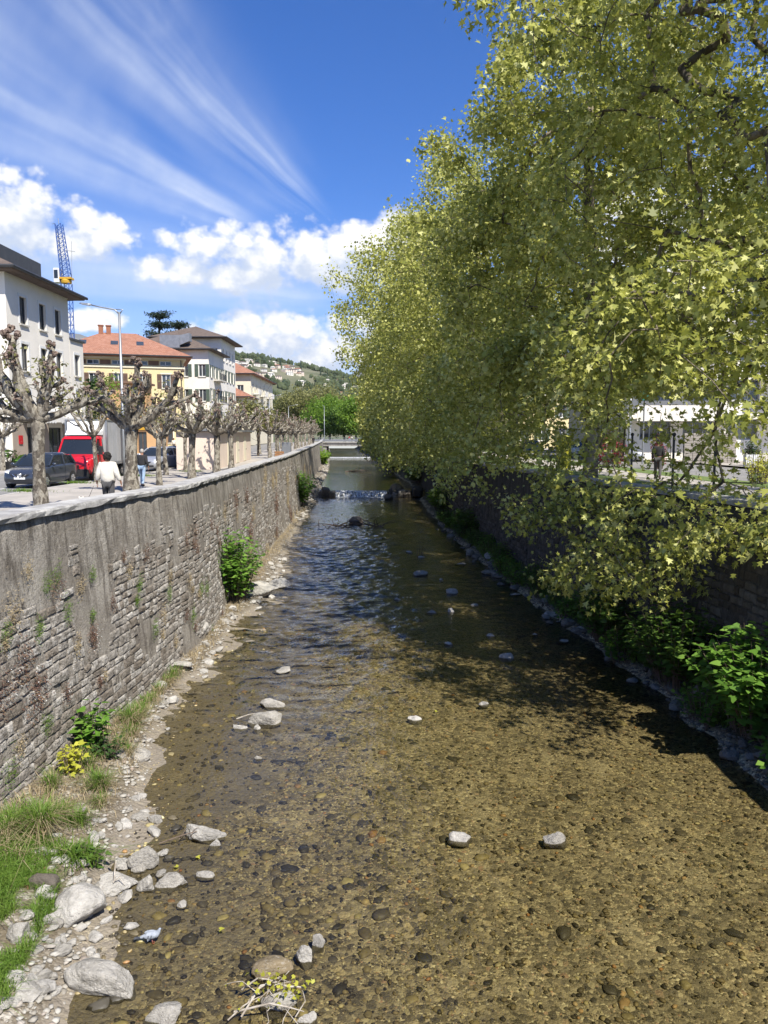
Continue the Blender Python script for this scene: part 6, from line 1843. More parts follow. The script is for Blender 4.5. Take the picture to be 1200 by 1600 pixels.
# right bank plants
bush('large knotweed bush with big fresh leaves by the right picture edge', (8.35, 16.3, -4.3), 2.3, 1.5, 2.0, 95, 24, .20, 21, 'knotweed_leaf')
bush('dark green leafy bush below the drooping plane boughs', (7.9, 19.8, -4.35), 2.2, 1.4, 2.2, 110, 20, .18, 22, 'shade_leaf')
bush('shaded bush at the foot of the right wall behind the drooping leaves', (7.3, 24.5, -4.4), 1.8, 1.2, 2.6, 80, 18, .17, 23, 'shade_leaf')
for k, Y in enumerate(np.arange(12.5, 64, 1.7)):
    rs = random.Random(900 + k); xx = rshore(Y) + rs.uniform(.12, .75)
    wh = ('by the big knotweed' if Y < 20 else 'under the drooping boughs' if Y < 28 else 'on the grassy stretch' if Y < 42 else 'towards the weir')
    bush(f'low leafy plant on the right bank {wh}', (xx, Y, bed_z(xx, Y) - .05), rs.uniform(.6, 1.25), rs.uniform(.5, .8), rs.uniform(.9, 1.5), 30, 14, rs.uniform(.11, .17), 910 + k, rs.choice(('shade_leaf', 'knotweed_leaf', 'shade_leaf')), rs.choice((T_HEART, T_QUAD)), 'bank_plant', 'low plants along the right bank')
bush('shaded shrub on the right bank half way to the weir', (5.6, 50, -4.3), 1.8, 1.3, 3.2, 60, 16, .22, 24, 'shade_leaf')
bush('green shrub at the right bank just before the weir', (4.9, 66, -4.3), 2.0, 1.3, 4, 60, 16, .26, 25, 'bright_leaf')
bush('dense green shrub on the right bank above the weir', (3.9, 93, -3.7), 2.8, 1.8, 6, 70, 16, .34, 26, 'shade_leaf')
bush('shrub mass on the right bank towards the bridge', (1.2, 130, -3.7), 3.0, 2.2, 14, 80, 16, .5, 27, 'shade_leaf')
# clumps growing out of the left wall
rs = random.Random(31)
def wall_point(Y, t):
    zt_ = lwz(Y) - .12; base = WATER - .7
    return Vector((lw(Y) + BAT * t + .05, Y, zt_ + (base - zt_) * t))
def wall_px(px, py):
    best = None
    for Y in np.arange(8, 80, .1):
        t = 0.5
        for _ in range(3):
            p = P(px, py, Y); zt_ = lwz(Y) - .12; t = (zt_ - p.z) / (zt_ - (WATER - .7))
        q = wall_point(Y, max(0, min(1, t)))
        d = abs(p.x - q.x)
        if best is None or d < best[0]: best = (d, q)
    return best[1]
def wall_clump(p, s, kind, seed, label, group):
    rng = np.random.default_rng(seed)
    root = empty('wall_plant', p, 0, label, 'plant', group)
    n = int(330 * (.4 + s))
    base = np.stack((rng.normal(.02, .02, n), rng.normal(0, .4 * s, n), rng.normal(-.1 * s, .45 * s, n)), 1)
    A = np.stack((rng.uniform(.3, 1, n), rng.normal(0, .5, n), rng.normal(-.3 if kind == 'sedum_brown' else .4, .6, n)), 1)
    Nn = rng.normal(0, 1, (n, 3))
    V, F = leaf_arrays(base, A, Nn, np.maximum(s, .4) * rng.uniform(.05, .14, n), T_LANCE * np.array((1.1, 1, 1)) if kind != 'grass_blade' else T_LANCE * np.array((.7, 1.5, 1)))
    np_obj('foliage', V, F, MATS[kind], root)
    if kind == 'sedum_brown':
        m = int(10 * (1 + s))
        b = base[:m] + np.array((.09, 0, .02)); V, F = leaf_arrays(b, rng.normal(0, 1, (m, 3)), rng.normal(0, 1, (m, 3)), np.full(m, .022), T_QUAD)
        np_obj('flowers', V, F, MATS['white_petal'], root)
for k, (px, py, s, kd) in enumerate([(35, 1035, .55, 'sedum_brown'), (55, 1085, .6, 'sedum_brown'), (90, 920, .4, 'sedum_brown'), (85, 900, .35, 'grass_blade'), (70, 910, .3, 'grass_blade'), (105, 955, .3, 'grass_blade'), (60, 980, .28, 'grass_blade'),
        (20, 955, .5, 'dry_grass'), (145, 995, .35, 'sedum_brown'), (215, 912, .28, 'grass_blade'), (228, 862, .35, 'sedum_brown'), (290, 840, .4, 'sedum_brown'), (305, 830, .4, 'sedum_brown'), (368, 780, .6, 'sedum_brown'), (385, 775, .6, 'sedum_brown'),
        (410, 770, .6, 'dry_grass'), (395, 800, .6, 'dry_grass'), (350, 800, .45, 'dry_grass'), (200, 890, .25, 'dry_grass'), (125, 915, .28, 'dry_grass'), (15, 1210, .4, 'grass_blade'), (70, 1130, .3, 'grass_blade'), (10, 990, .3, 'grass_blade'),
        (5, 1080, .5, 'sedum_brown'), (265, 900, .3, 'dry_grass'), (330, 820, .35, 'sedum_brown'), (175, 940, .25, 'sedum_brown'), (120, 1010, .3, 'dry_grass'), (255, 960, .35, 'dry_grass'), (295, 905, .3, 'dry_grass'), (190, 870, .2, 'sedum_brown'), (40, 890, .3, 'dry_grass'), (240, 980, .35, 'grass_blade'), (300, 960, .35, 'grass_blade')]):
    words = {'sedum_brown': 'brown cushion of wall plants with tiny white flowers', 'grass_blade': 'small green tuft growing from the left river wall', 'dry_grass': 'dry straw-coloured tuft hanging on the left river wall'}[kd]
    wall_clump(wall_px(px, py), s, kd, 300 + k, words, 'plants growing on the left wall')
for k in range(44):
    Y = 12 + 22 * rs.random(); t = rs.uniform(.22, .93); kd = rs.choice(('sedum_brown', 'dry_grass', 'grass_blade', 'sedum_brown', 'dry_grass'))
    wall_clump(wall_point(Y, t), rs.uniform(.14, .36), kd, 600 + k, 'tiny %s growing in a joint of the near left wall' % {'sedum_brown': 'brown cushion plant', 'dry_grass': 'straw tuft', 'grass_blade': 'green tuft'}[kd], 'tiny plants in the wall joints')
for k in range(26):
    Y = 34 + 60 * rs.random(); t = rs.uniform(.1, .85)
    wall_clump(wall_point(Y, t), rs.uniform(.5, .9), rs.choice(('sedum_brown', 'dry_grass', 'dry_grass')), 500 + k, 'dry brownish growth on the far stretch of the left wall', 'growth on the far left wall')
# ---- driftwood, twigs, leaves in the water
def sticks(label, p, items, leaves, seed, name='twig_pile', mat='dead_wood', lmat='yellow_leaf'):
    rng = np.random.default_rng(seed); root = empty(name, p, 0, label, 'branch')
    for (a, b, r) in items:
        a, b = Vector(a), Vector(b); m = (a + b) / 2 + Vector((rng.normal(0, .04), rng.normal(0, .04), abs(rng.normal(0, .05)) + .02)); q = MB()
        q.tube([a, a.lerp(m, .6), m, m.lerp(b, .5) + Vector((0, 0, .01)), b], [r, r * .95, r * .85, r * .7, r * .35], 6); q.build('twig', MATS[mat], root)
    if leaves:
        c = np.array([(rng.normal(0, .22), rng.normal(0, .15), rng.uniform(.05, .22)) for _ in range(leaves)])
        V, F = leaf_arrays(c, rng.normal(0, 1, (leaves, 3)), rng.normal(0, .5, (leaves, 3)) + np.array((0, 0, 1)), rng.uniform(.03, .07, leaves), T_PLANE)
        np_obj('leaves', V, F, MATS[lmat], root)
    return root
p = G(428, 1560, WATER + .05); rng = np.random.default_rng(3)
it = [((-.42, .12, .02), (.02, .16, .1), .012), ((-.1, .18, .1), (.38, .10, .06), .014), ((-.35, -.3, .0), (.05, .22, .12), .013), ((-.45, -.22, .0), (.4, -.25, .03), .014), ((-.3, -.1, .02), (-.05, .1, .1), .016), ((.3, -.3, 0), (.34, .05, .1), .008), ((-.5, -.35, 0), (-.15, -.02, .05), .01)]
for k in range(12): it.append((tuple(rng.normal(0, .24, 2)) + (.01,), tuple(rng.normal(0, .26, 2)) + (rng.uniform(.02, .16),), .006))
sticks('tangle of pale twigs with lemon-yellow leaves at the picture bottom', p, it, 70, 4)
p = G(290, 1312, WATER + .03)
sticks('reddish twig leaning against the long pale block', p, [((-.42, -.12, 0), (.28, .1, .12), .012), ((-.1, -.05, .03), (-.02, .12, .12), .007), ((.1, 0, .05), (.2, .15, .14), .006)], 0, 5, 'driftwood_twig', 'dark_twig')
sticks('pale driftwood branch lying among the stones of the cluster', G(172, 1372, WATER + .12), [((-.1, .3, .1), (.12, -.18, .03), .016), ((.1, -.15, .03), (.3, -.2, .0), .01)], 0, 6, 'driftwood_twig')
sticks('short driftwood sticks beside the tan wedge rock', G(405, 1122, WATER + .03), [((-.55, -.05, 0), (.0, .1, .08), .016), ((.1, .1, .08), (.5, .02, .02), .014)], 0, 7, 'driftwood_twig')
for (px, lab, sd) in ((528, 'dark snag of drift branches with green sprouts left of the pyramid stone', 8), (590, 'dark drift branches with sprouts right of the pyramid stone', 9)):
    p = G(px, 823, WATER); rng = np.random.default_rng(sd)
    it = [(tuple(rng.normal(0, (.8, .35))) + (0.02,), tuple(rng.normal(0, (1.0, .4))) + (rng.uniform(.1, .7),), .03) for k in range(14)]
    sticks(lab, p, it, 0, sd, 'drift_snag', 'dark_twig')
    q = np.random.default_rng(sd + 40); cs = np.array([(q.normal(0, .6), q.normal(0, .25), q.uniform(.25, .9)) for _ in range(46)])
    V, F = leaf_arrays(cs, q.normal(0, 1, (46, 3)), q.normal(0, 1, (46, 3)), q.uniform(.08, .17, 46), T_LANCE * np.array((1.6, 1, 1)))
    o = np_obj('leaves', V, F, MATS['olive_leaf'], COL.objects[[x.name for x in COL.objects if x.name.startswith('drift_snag')][-1]])
p = G(655, 868, WATER); bush('sprouting twig clump on a stone in the riffle', (p.x, p.y, WATER), .8, .5, .4, 12, 6, .12, 45, 'olive_leaf', T_LANCE * np.array((1.6, 1, 1)))
sticks('low dark debris bar in the water above the weir', G(556, 737, WATER_UP), [((-1.8, 0, 0), (1.5, .2, .3), .08), ((-.8, .3, 0), (2.2, -.2, .15), .07), ((-.3, 0, .1), (.4, .3, .8), .04)], 0, 10, 'drift_snag', 'dark_twig')
for k, (px, py) in enumerate([(97, 1506), (278, 1355), (349, 1450), (808 - 500, 1338), (680, 1112), (1060, 1105)]):
    p = G(px, py, WATER + .015); q = MB()
    q.add([tuple(v) for v in T_PLANE * .085], [tuple(range(8))]); o = q.build('fallen_leaf', MATS['yellow_leaf']); o.location = p; o.rotation_euler = (.1, .1, k * 1.3)
    tag(o, 'small yellow leaf floating on the shallow water', 'leaf', 'yellow leaves on the water')
# leaf litter under the sedge
cs = np.array([tuple(bank(52 + random.gauss(0, 10), 1378 + random.gauss(0, 9)) + Vector((0, 0, .03))) for _ in range(90)])
rng = np.random.default_rng(9)
V, F = leaf_arrays(cs, rng.normal(0, 1, (90, 3)), rng.normal(0, .4, (90, 3)) + np.array((0, 0, 1)), rng.uniform(.04, .1, 90), T_QUAD)
tag(np_obj('leaf_litter', V, F, MATS['dead_leaf']), 'brown dead leaves lying between the sedge and the grass', kind='stuff')
# shrubs on the right bank and street
def street_bush(label, px, py, wpx, hpx, Y, mat, seed, nm='shrub', leaf=.13):
    p = P(px, py, Y); k = Y / 1180
    bush(label, (p.x, Y, .2), hpx * k, wpx * k / 2, wpx * k / 2, 46, 26, leaf, seed, mat, T_QUAD, nm, base_r=.5, flat=.8)
street_bush('dark red maple shrub beside the right-bank street', 952, 720, 62, 60, 45, 'red_leaf', 61)
street_bush('second small red shrub before the grey brick wall', 1030, 720, 24, 52, 46, 'red_leaf', 62)
street_bush('yellow-green round shrub at the right picture edge', 1186, 755, 50, 56, 30, 'yellow_leaf', 63, leaf=.08)
street_bush('dark clipped round bush in front of the apartment block', 1175, 730, 34, 40, 48, 'dark_leaf', 64)
p = Vector((-23.0, 46.6, 0)); bush('spiky potted agave in front of the corner building', (p.x, p.y, .45), .95, .6, .6, 26, 2, .6, 65, 'knotweed_leaf', T_LANCE, 'agave', base_r=.1, up=.3)
pot = MB(); pot.lathe([(.3, 0), (.42, .1), (.48, .5), (.40, .5), (.36, .42)], 2, n=14); o = pot.build('planter', MATS['plastic_black']); o.location = (p.x, p.y, 0); tag(o, 'dark planter holding the agave by the corner building', 'planter')
bush('potted shrub on the dark penthouse terrace', (-30.3, 50.2, 12.9), 1.7, 1.1, .8, 34, 20, .12, 66, 'olive_leaf', T_LANCE * np.array((1.6, 1, 1)), 'terrace_shrub')
bush('small olive tree on the roof terrace edge', (-27.1, 55.3, 13.0), 1.9, .65, .6, 16, 16, .12, 67, 'olive_leaf', T_LANCE * np.array((1.6, 1, 1)), 'terrace_tree', base_r=.05)
# grass patches at the tree feet by the kerb
for k, (px, py, w) in enumerate([(38, 768, 1.1), (118, 755, .9), (222, 744, .8), (300, 737, .7)]):
    p = G(px, py, 0); rng = np.random.default_rng(80 + k); root = empty('grass_patch', p, 0, ('grass patch at the kerb beside the dark car', 'grass patch at the kerb before the red truck', 'grass patch at the kerb behind the person in jeans', 'grass patch at the kerb near the white car')[k], 'grass')
    V, F = blades(rng, np.zeros(3), 420, (w * 1.3, .5), .13, .009, .6, .8); np_obj('blades', V, F, MATS['grass_blade'], root)

# ================================================================== vehicles
def wheel(root, x, y, r, w=.2, side=1):
    """side: +1 the outer face looks towards +x"""
    mb = MB(); a, b = (x - w, x) if side > 0 else (x, x + w)
    mb.lathe([(r * .6, a), (r * .96, a + .01), (r, a + .05), (r, b - .05), (r * .96, b - .01), (r * .62, b)], 0, (0, y, r), 22)
    t = mb.build('wheel', MATS['rubber'], root, False)
    o = b - .02 if side > 0 else a + .02
    s = 1 if side > 0 else -1
    q = MB(); q.lathe([(.03, o), (r * .63, o), (r * .63, o + s * .012), (r * .54, o + s * .03), (.03, o + s * .022)], 0, (0, y, r), 22); q.build('rim', MATS['grey_metal'], t)
    q = MB()
    for k in range(5):
        an = 2 * math.pi * k / 5; c, sn = math.cos(an), math.sin(an)
        q.add([(o + s * .035, y + c * .05 - sn * .03, r + sn * .05 + c * .03), (o + s * .035, y + c * .05 + sn * .03, r + sn * .05 - c * .03), (o + s * .042, y + c * r * .6 + sn * .035, r + sn * r * .6 - c * .035), (o + s * .042, y + c * r * .6 - sn * .035, r + sn * r * .6 + c * .035)], [(0, 1, 2, 3)])
    q.build('spokes', MATS['chrome'], t)
def car(label, loc, rz, paint, L=3.8, W=1.66, H=1.5, emblem=False, group=None):
    root = empty('parked_car', loc, rz, label, 'car', group)
    h = W / 2; k = L / 3.8; e = H / 1.5
    S = [(0, .72, .30, .60), (.06, .86, .24, .66), (.2, .95, .19, .74), (.55, 1, .18, .84), (1.0, 1, .18, .92), (1.3, 1, .18, .97), (2.5, 1, .18, .99), (3.4, .99, .19, 1.02), (3.68, .94, .22, 1.0), (3.8, .84, .30, .85)]
    rings = []
    for (y, f, zl, zt) in S:
        w = h * f; zt *= e
        rings.append([(-w * .9, y * k, zl), (w * .9, y * k, zl), (w, y * k, zl + .13), (w, y * k, zl + .36 * (zt - zl) + .1), (w * .985, y * k, zt - .12), (w * .93, y * k, zt - .03), (w * .6, y * k, zt), (-w * .6, y * k, zt), (-w * .93, y * k, zt - .03), (-w * .985, y * k, zt - .12), (-w, y * k, zl + .36 * (zt - zl) + .1), (-w, y * k, zl + .13)])
    mb = MB(); mb.loft(rings); mb.build('body', MATS[paint], root, True)
    GS = [(1.02, .90, .94), (1.45, .88, 1.26), (1.75, .86, 1.42), (2.1, .85, 1.475), (2.8, .84, 1.47), (3.3, .83, 1.40), (3.62, .84, 1.22), (3.74, .86, 1.0)]
    rings = []
    for (y, f, zt) in GS:
        w = h * f; zt *= e; zb = .93 * e; m = (zt - zb) / (.545 * e)
        rings.append([(-w * 1.04, y * k, zb), (w * 1.04, y * k, zb), (w * (1.04 - .16 * m), y * k, zb + (zt - zb) * .86), (w * .72, y * k, zt), (-w * .72, y * k, zt), (-w * (1.04 - .16 * m), y * k, zb + (zt - zb) * .86)])
    mb = MB(); mb.loft(rings); mb.build('windows', MATS['car_glass'], root, False)
    mb = MB()                                   # painted roof skin
    rr_ = []
    for (y, f, zt) in GS[2:6]:
        w = h * f; zt = zt * e + .012
        rr_.append([(-w * .86, y * k, zt - .10), (w * .86, y * k, zt - .10), (w * .75, y * k, zt), (-w * .75, y * k, zt)])
    mb.loft(rr_); mb.build('roof', MATS[paint], root, True)
    for s in (-1, 1):
        mb = MB()
        mb.tube([(s * h * .94, 1.02 * k, .94 * e), (s * h * .85, 1.45 * k, 1.22 * e), (s * h * .76, 1.76 * k, 1.40 * e)], .035, 6)
        mb.tube([(s * h * .94, 2.45 * k, .95 * e), (s * h * .78, 2.5 * k, 1.42 * e)], .035, 6)
        mb.tube([(s * h * .92, 3.5 * k, .98 * e), (s * h * .78, 3.3 * k, 1.36 * e)], .06, 6); mb.build('pillar', MATS[paint], root)
        mb = MB(); mb.blob((s * (h + .1), 1.2 * k, 1.0 * e), (.10, .06, .075), 1, 0); mb.build('mirror', MATS[paint], root, True)
        mb = MB(); mb.loft([[(s * h * .60, .045, .60 * e), (s * h * .83, .12, .60 * e), (s * h * .88, .16, .73 * e), (s * h * .66, .09, .72 * e)], [(s * h * .60, .22, .62 * e), (s * h * .9, .30, .62 * e), (s * h * .93, .42, .80 * e), (s * h * .68, .42, .78 * e)]]); mb.build('headlight', MATS['lamp_lens'], root, True)
        for y in (.68 * k, 3.12 * k):
            mb = MB(); mb.lathe([(.30, s * (h - .15)), (.335, s * (h + .004)), (.30, s * (h + .006))], 0, (0, y, .30), 20); mb.build('wheel_arch', MATS['plastic_black'], root)
            wheel(root, s * (h + .008), y, .295, .19, s)
        mb = MB(); mb.box((min(s * (h - .004), s * (h + .012)), 1.95 * k, .80), (max(s * (h - .004), s * (h + .012)), 2.15 * k, .83)); mb.build('door_handle', MATS[paint], root)
        mb = MB(); mb.box((min(s * (h - .02), s * (h + .004)), 2.42 * k, .28), (max(s * (h - .02), s * (h + .004)), 2.43 * k, .93)); mb.build('door_gap', MATS['plastic_black'], root)
    mb = MB(); mb.add([(-h * .52, -.012, .61 * e), (h * .52, -.012, .61 * e), (h * .34, -.012, .50 * e), (-h * .34, -.012, .50 * e), (-h * .52, .1, .61 * e), (h * .52, .1, .61 * e), (h * .34, .1, .5 * e), (-h * .34, .1, .5 * e)], [(3, 2, 1, 0), (0, 1, 5, 4), (1, 2, 6, 5), (2, 3, 7, 6), (3, 0, 4, 7)]); g = mb.build('grille', MATS['plastic_black'], root)
    if emblem:
        for s in (-1, 1):
            mb = MB(); mb.tube([(s * h * .36, -.02, .61 * e), (s * h * .20, -.022, .50 * e), (s * h * .14, -.022, .49 * e)], .016, 5); mb.build('chrome_bar', MATS['chrome'], g)
    mb = MB(); mb.lathe([(.075, -.03), (.085, -.038), (.095, -.03), (.085, -.022)], 1, (0, 0, .555 * e), 18); mb.box((-.1, -.04, .545 * e), (.1, -.025, .565 * e)); mb.build('emblem', MATS['chrome'], g)
    mb = MB(); mb.box((-h * .68, -.006, .29), (h * .68, .1, .40)); mb.build('air_intake', MATS['plastic_black'], root)
    mb = MB(); mb.box((-.24, -.022, .40), (.24, -.008, .49)); mb.build('number_plate', MATS['plate_white'], root)
    return root
RD = -.12
car('dark slate-blue hatchback parked beside the nearest pollarded tree', (-15.45, 32.0, RD), RAD(-3), 'paint_slate', emblem=True)
car('silver hatchback parked beyond the red truck', (-14.75, 46.6, RD), RAD(-8), 'paint_silver', 4.0, 1.7, 1.52)
car('dark car partly hidden behind the silver hatchback', (-15.1, 52.0, RD), RAD(-8), 'paint_black', 4.0, 1.7, 1.5)
car('white car half hidden by pollarded trees before the shed', (-15.1, 62.5, RD), RAD(-6), 'paint_white', 4.0, 1.7, 1.5)
car('white car glimpsed under the right-bank trees', (17.2, 66.0, .08), RAD(-4), 'paint_white', 4.2, 1.75, 1.5)
car('blue car glimpsed further back under the right-bank trees', (15.0, 76.0, .08), RAD(-4), 'paint_blue', 4.2, 1.75, 1.5)
car('silver car on the right-bank street behind the red shrub', (20.0, 58.0, .08), RAD(60), 'paint_silver', 4.2, 1.75, 1.5)
def truck():
    root = empty('box_truck', (-15.45, 37.2, RD), RAD(-2), 'red box truck with white deflector and grey aluminium box', 'truck')
    h = .98
    S = [(0, .86, .42, .95), (.08, .95, .36, 1.05), (.3, 1, .34, 1.16), (.75, 1, .34, 1.30), (1.05, 1, .34, 1.36), (1.9, 1, .34, 1.40), (1.95, 1, .34, 1.40)]
    rings = []
    for (y, f, zl, zt) in S:
        w = h * f
        rings.append([(-w * .94, y, zl), (w * .94, y, zl), (w, y, zl + .12), (w, y, zt - .15), (w * .95, y, zt - .03), (w * .8, y, zt), (-w * .8, y, zt), (-w * .95, y, zt - .03), (-w, y, zt - .15), (-w, y, zl + .12)])
    mb = MB(); mb.loft(rings); mb.build('cab', MATS['paint_red'], root, True)
    mb = MB(); mb.loft([[(-h * .95, .78, 1.28), (h * .95, .78, 1.28), (h * .95, 1.95, 1.28), (-h * .95, 1.95, 1.28)], [(-h * .84, 1.22, 2.08), (h * .84, 1.22, 2.08), (h * .86, 1.95, 2.1), (-h * .86, 1.95, 2.1)]]); mb.build('windscreen', MATS['car_glass'], root)
    mb = MB(); mb.loft([[(-h * .87, 1.16, 2.06), (h * .87, 1.16, 2.06), (h * .9, 1.96, 2.06), (-h * .9, 1.96, 2.06)], [(-h * .8, 1.24, 2.2), (h * .8, 1.24, 2.2), (h * .84, 1.96, 2.26), (-h * .84, 1.96, 2.26)]]); mb.build('cab_roof', MATS['paint_red'], root)
    for s in (-1, 1):
        mb = MB(); mb.tube([(s * h * .96, .76, 1.27), (s * h * .86, 1.2, 2.08)], .045, 6); mb.tube([(s * h * .97, 1.62, 1.3), (s * h * .9, 1.62, 2.1)], .06, 6); mb.build('pillar', MATS['paint_red'], root)
        mb = MB(); mb.cbox((s * (h + .17) - .09, .92, 1.28), (s * (h + .17) + .09, 1.04, 1.72), .03); mb.tube([(s * h * .96, 1.0, 1.3), (s * (h + .17), .98, 1.42)], .02, 5); mb.build('mirror', MATS['plastic_black'], root)
        mb = MB(); mb.loft([[(s * h * .52, .02, .86), (s * h * .84, .07, .88), (s * h * .93, .12, 1.02), (s * h * .60, .05, .98)], [(s * h * .52, .16, .88), (s * h * .97, .3, .9), (s * h * .99, .4, 1.12), (s * h * .62, .28, 1.06)]]); mb.build('headlight', MATS['lamp_lens'], root)
        for y, r in ((.72, .36), (4.2, .36)): wheel(root, s * (h - .0), y, r, .24, s)
        mb = MB(); mb.lathe([(.38, s * (h - .2)), (.42, s * (h + .002)), (.38, s * (h + .004))], 0, (0, .72, .36), 20); mb.build('wheel_arch', MATS['plastic_black'], root)
    mb = MB(); mb.cbox((-h * .92, -.07, .22), (h * .92, .2, .60), .05); mb.build('bumper', MATS['plastic_black'], root)
    mb = MB(); mb.box((-.55, -.03, .70), (.45, .06, .80)); mb.box((-.45, -.03, .62), (.45, .06, .69)); mb.build('grille', MATS['plastic_black'], root)
    mb = MB(); mb.box((-.26, -.095, .36), (.26, -.075, .47)); mb.build('number_plate', MATS['plate_white'], root)
    # maker's lettering on the bonnet edge
    cu = bpy.data.curves.new('lettering', 'FONT'); cu.body = 'IVECO'; cu.size = .24; cu.extrude = .006; cu.align_x = 'CENTER'
    to = bpy.data.objects.new('lettering_tmp', cu); COL.objects.link(to)
    me = bpy.data.meshes.new_from_object(to.evaluated_get(bpy.context.evaluated_depsgraph_get())); bpy.data.objects.remove(to)
    me.materials.clear(); me.materials.append(MATS['chrome'])
    lo = bpy.data.objects.new('lettering', me); link(lo, root); lo.location = (-.22, .012, .90); lo.rotation_euler = (RAD(78), 0, 0); lo.scale = (1.25, 1, 1)
    mb = MB(); mb.box((-h + .1, 1.95, .5), (h - .1, 6.3, .75)); mb.build('chassis', MATS['plastic_black'], root)
    # box with corner rails and ribbed side panels
    X, y0, y1, z0, z1 = 1.06, 2.05, 6.3, .78, 3.02
    mb = MB(); mb.box((-X, y0, z0), (X, y1, z1)); mb.build('cargo_box', MATS['box_aluminium'], root)
    for s in (-1, 1):
        for k in range(7):
            mb = MB(); a = y0 + .08 + k * .59
            mb.box((min(s * (X + .003), s * (X + .02)), a, z0 + .1), (max(s * (X + .003), s * (X + .02)), a + .53, z1 - .1)); mb.build('side_panel', MATS['box_aluminium'], root)
    mb = MB()
    for s in (-1, 1):
        for z in (z0, z1):
            mb.box((s * X - .045, y0 - .04, z - .045), (s * X + .045, y1 + .04, z + .045))
        mb.box((s * X - .045, y0 - .042, z0 + .05), (s * X + .045, y0 + .04, z1 - .05))
    mb.box((-X + .05, y0 - .04, z1 - .045), (X - .05, y0 + .04, z1 + .045)); mb.build('corner_rails', MATS['grey_metal'], root)
    mb = MB(); mb.loft([[(-h * .8, 1.28, 2.27), (h * .8, 1.28, 2.27), (h * .92, 1.95, 2.27), (-h * .92, 1.95, 2.27)], [(-h * .78, 1.55, 2.55), (h * .78, 1.55, 2.55), (h * .95, 1.98, 2.55), (-h * .95, 1.98, 2.55)], [(-h * .9, 1.86, 2.97), (h * .9, 1.86, 2.97), (h * .98, 2.0, 2.97), (-h * .98, 2.0, 2.97)]]); mb.build('wind_deflector', MATS['paint_white'], root, False)
truck()

# ================================================================== people
def skin(name, joints, bones, rad, mat, parent, sub=2, smooth=True):
    """joints: name -> point; bones: pairs; rad: name -> radius; one continuous surface grown round the skeleton"""
    names = list(joints); me = bpy.data.meshes.new(name)
    me.from_pydata([tuple(joints[n]) for n in names], [(names.index(a), names.index(b)) for a, b in bones], [])
    o = bpy.data.objects.new(name, me); COL.objects.link(o)
    md = o.modifiers.new('skin', 'SKIN'); md.use_smooth_shade = True
    sv = me.skin_vertices[0].data if me.skin_vertices else None
    if sv is None:
        bpy.context.view_layer.objects.active = o
        bm = bmesh.new(); bm.from_mesh(me); bm.verts.layers.skin.verify(); bm.to_mesh(me); bm.free(); sv = me.skin_vertices[0].data
    for i, n in enumerate(names):
        r = rad[n]; sv[i].radius = r if isinstance(r, tuple) else (r, r)
        sv[i].use_root = (i == 0)
    o.modifiers.new('sub', 'SUBSURF').levels = sub
    dg = bpy.context.evaluated_depsgraph_get(); dg.update()
    out = bpy.data.meshes.new_from_object(o.evaluated_get(dg)); bpy.data.objects.remove(o)
    out.materials.clear(); out.materials.append(MATS[mat])
    if smooth: out.polygons.foreach_set('use_smooth', [True] * len(out.polygons))
    out.name = name
    return link(bpy.data.objects.new(name, out), parent)
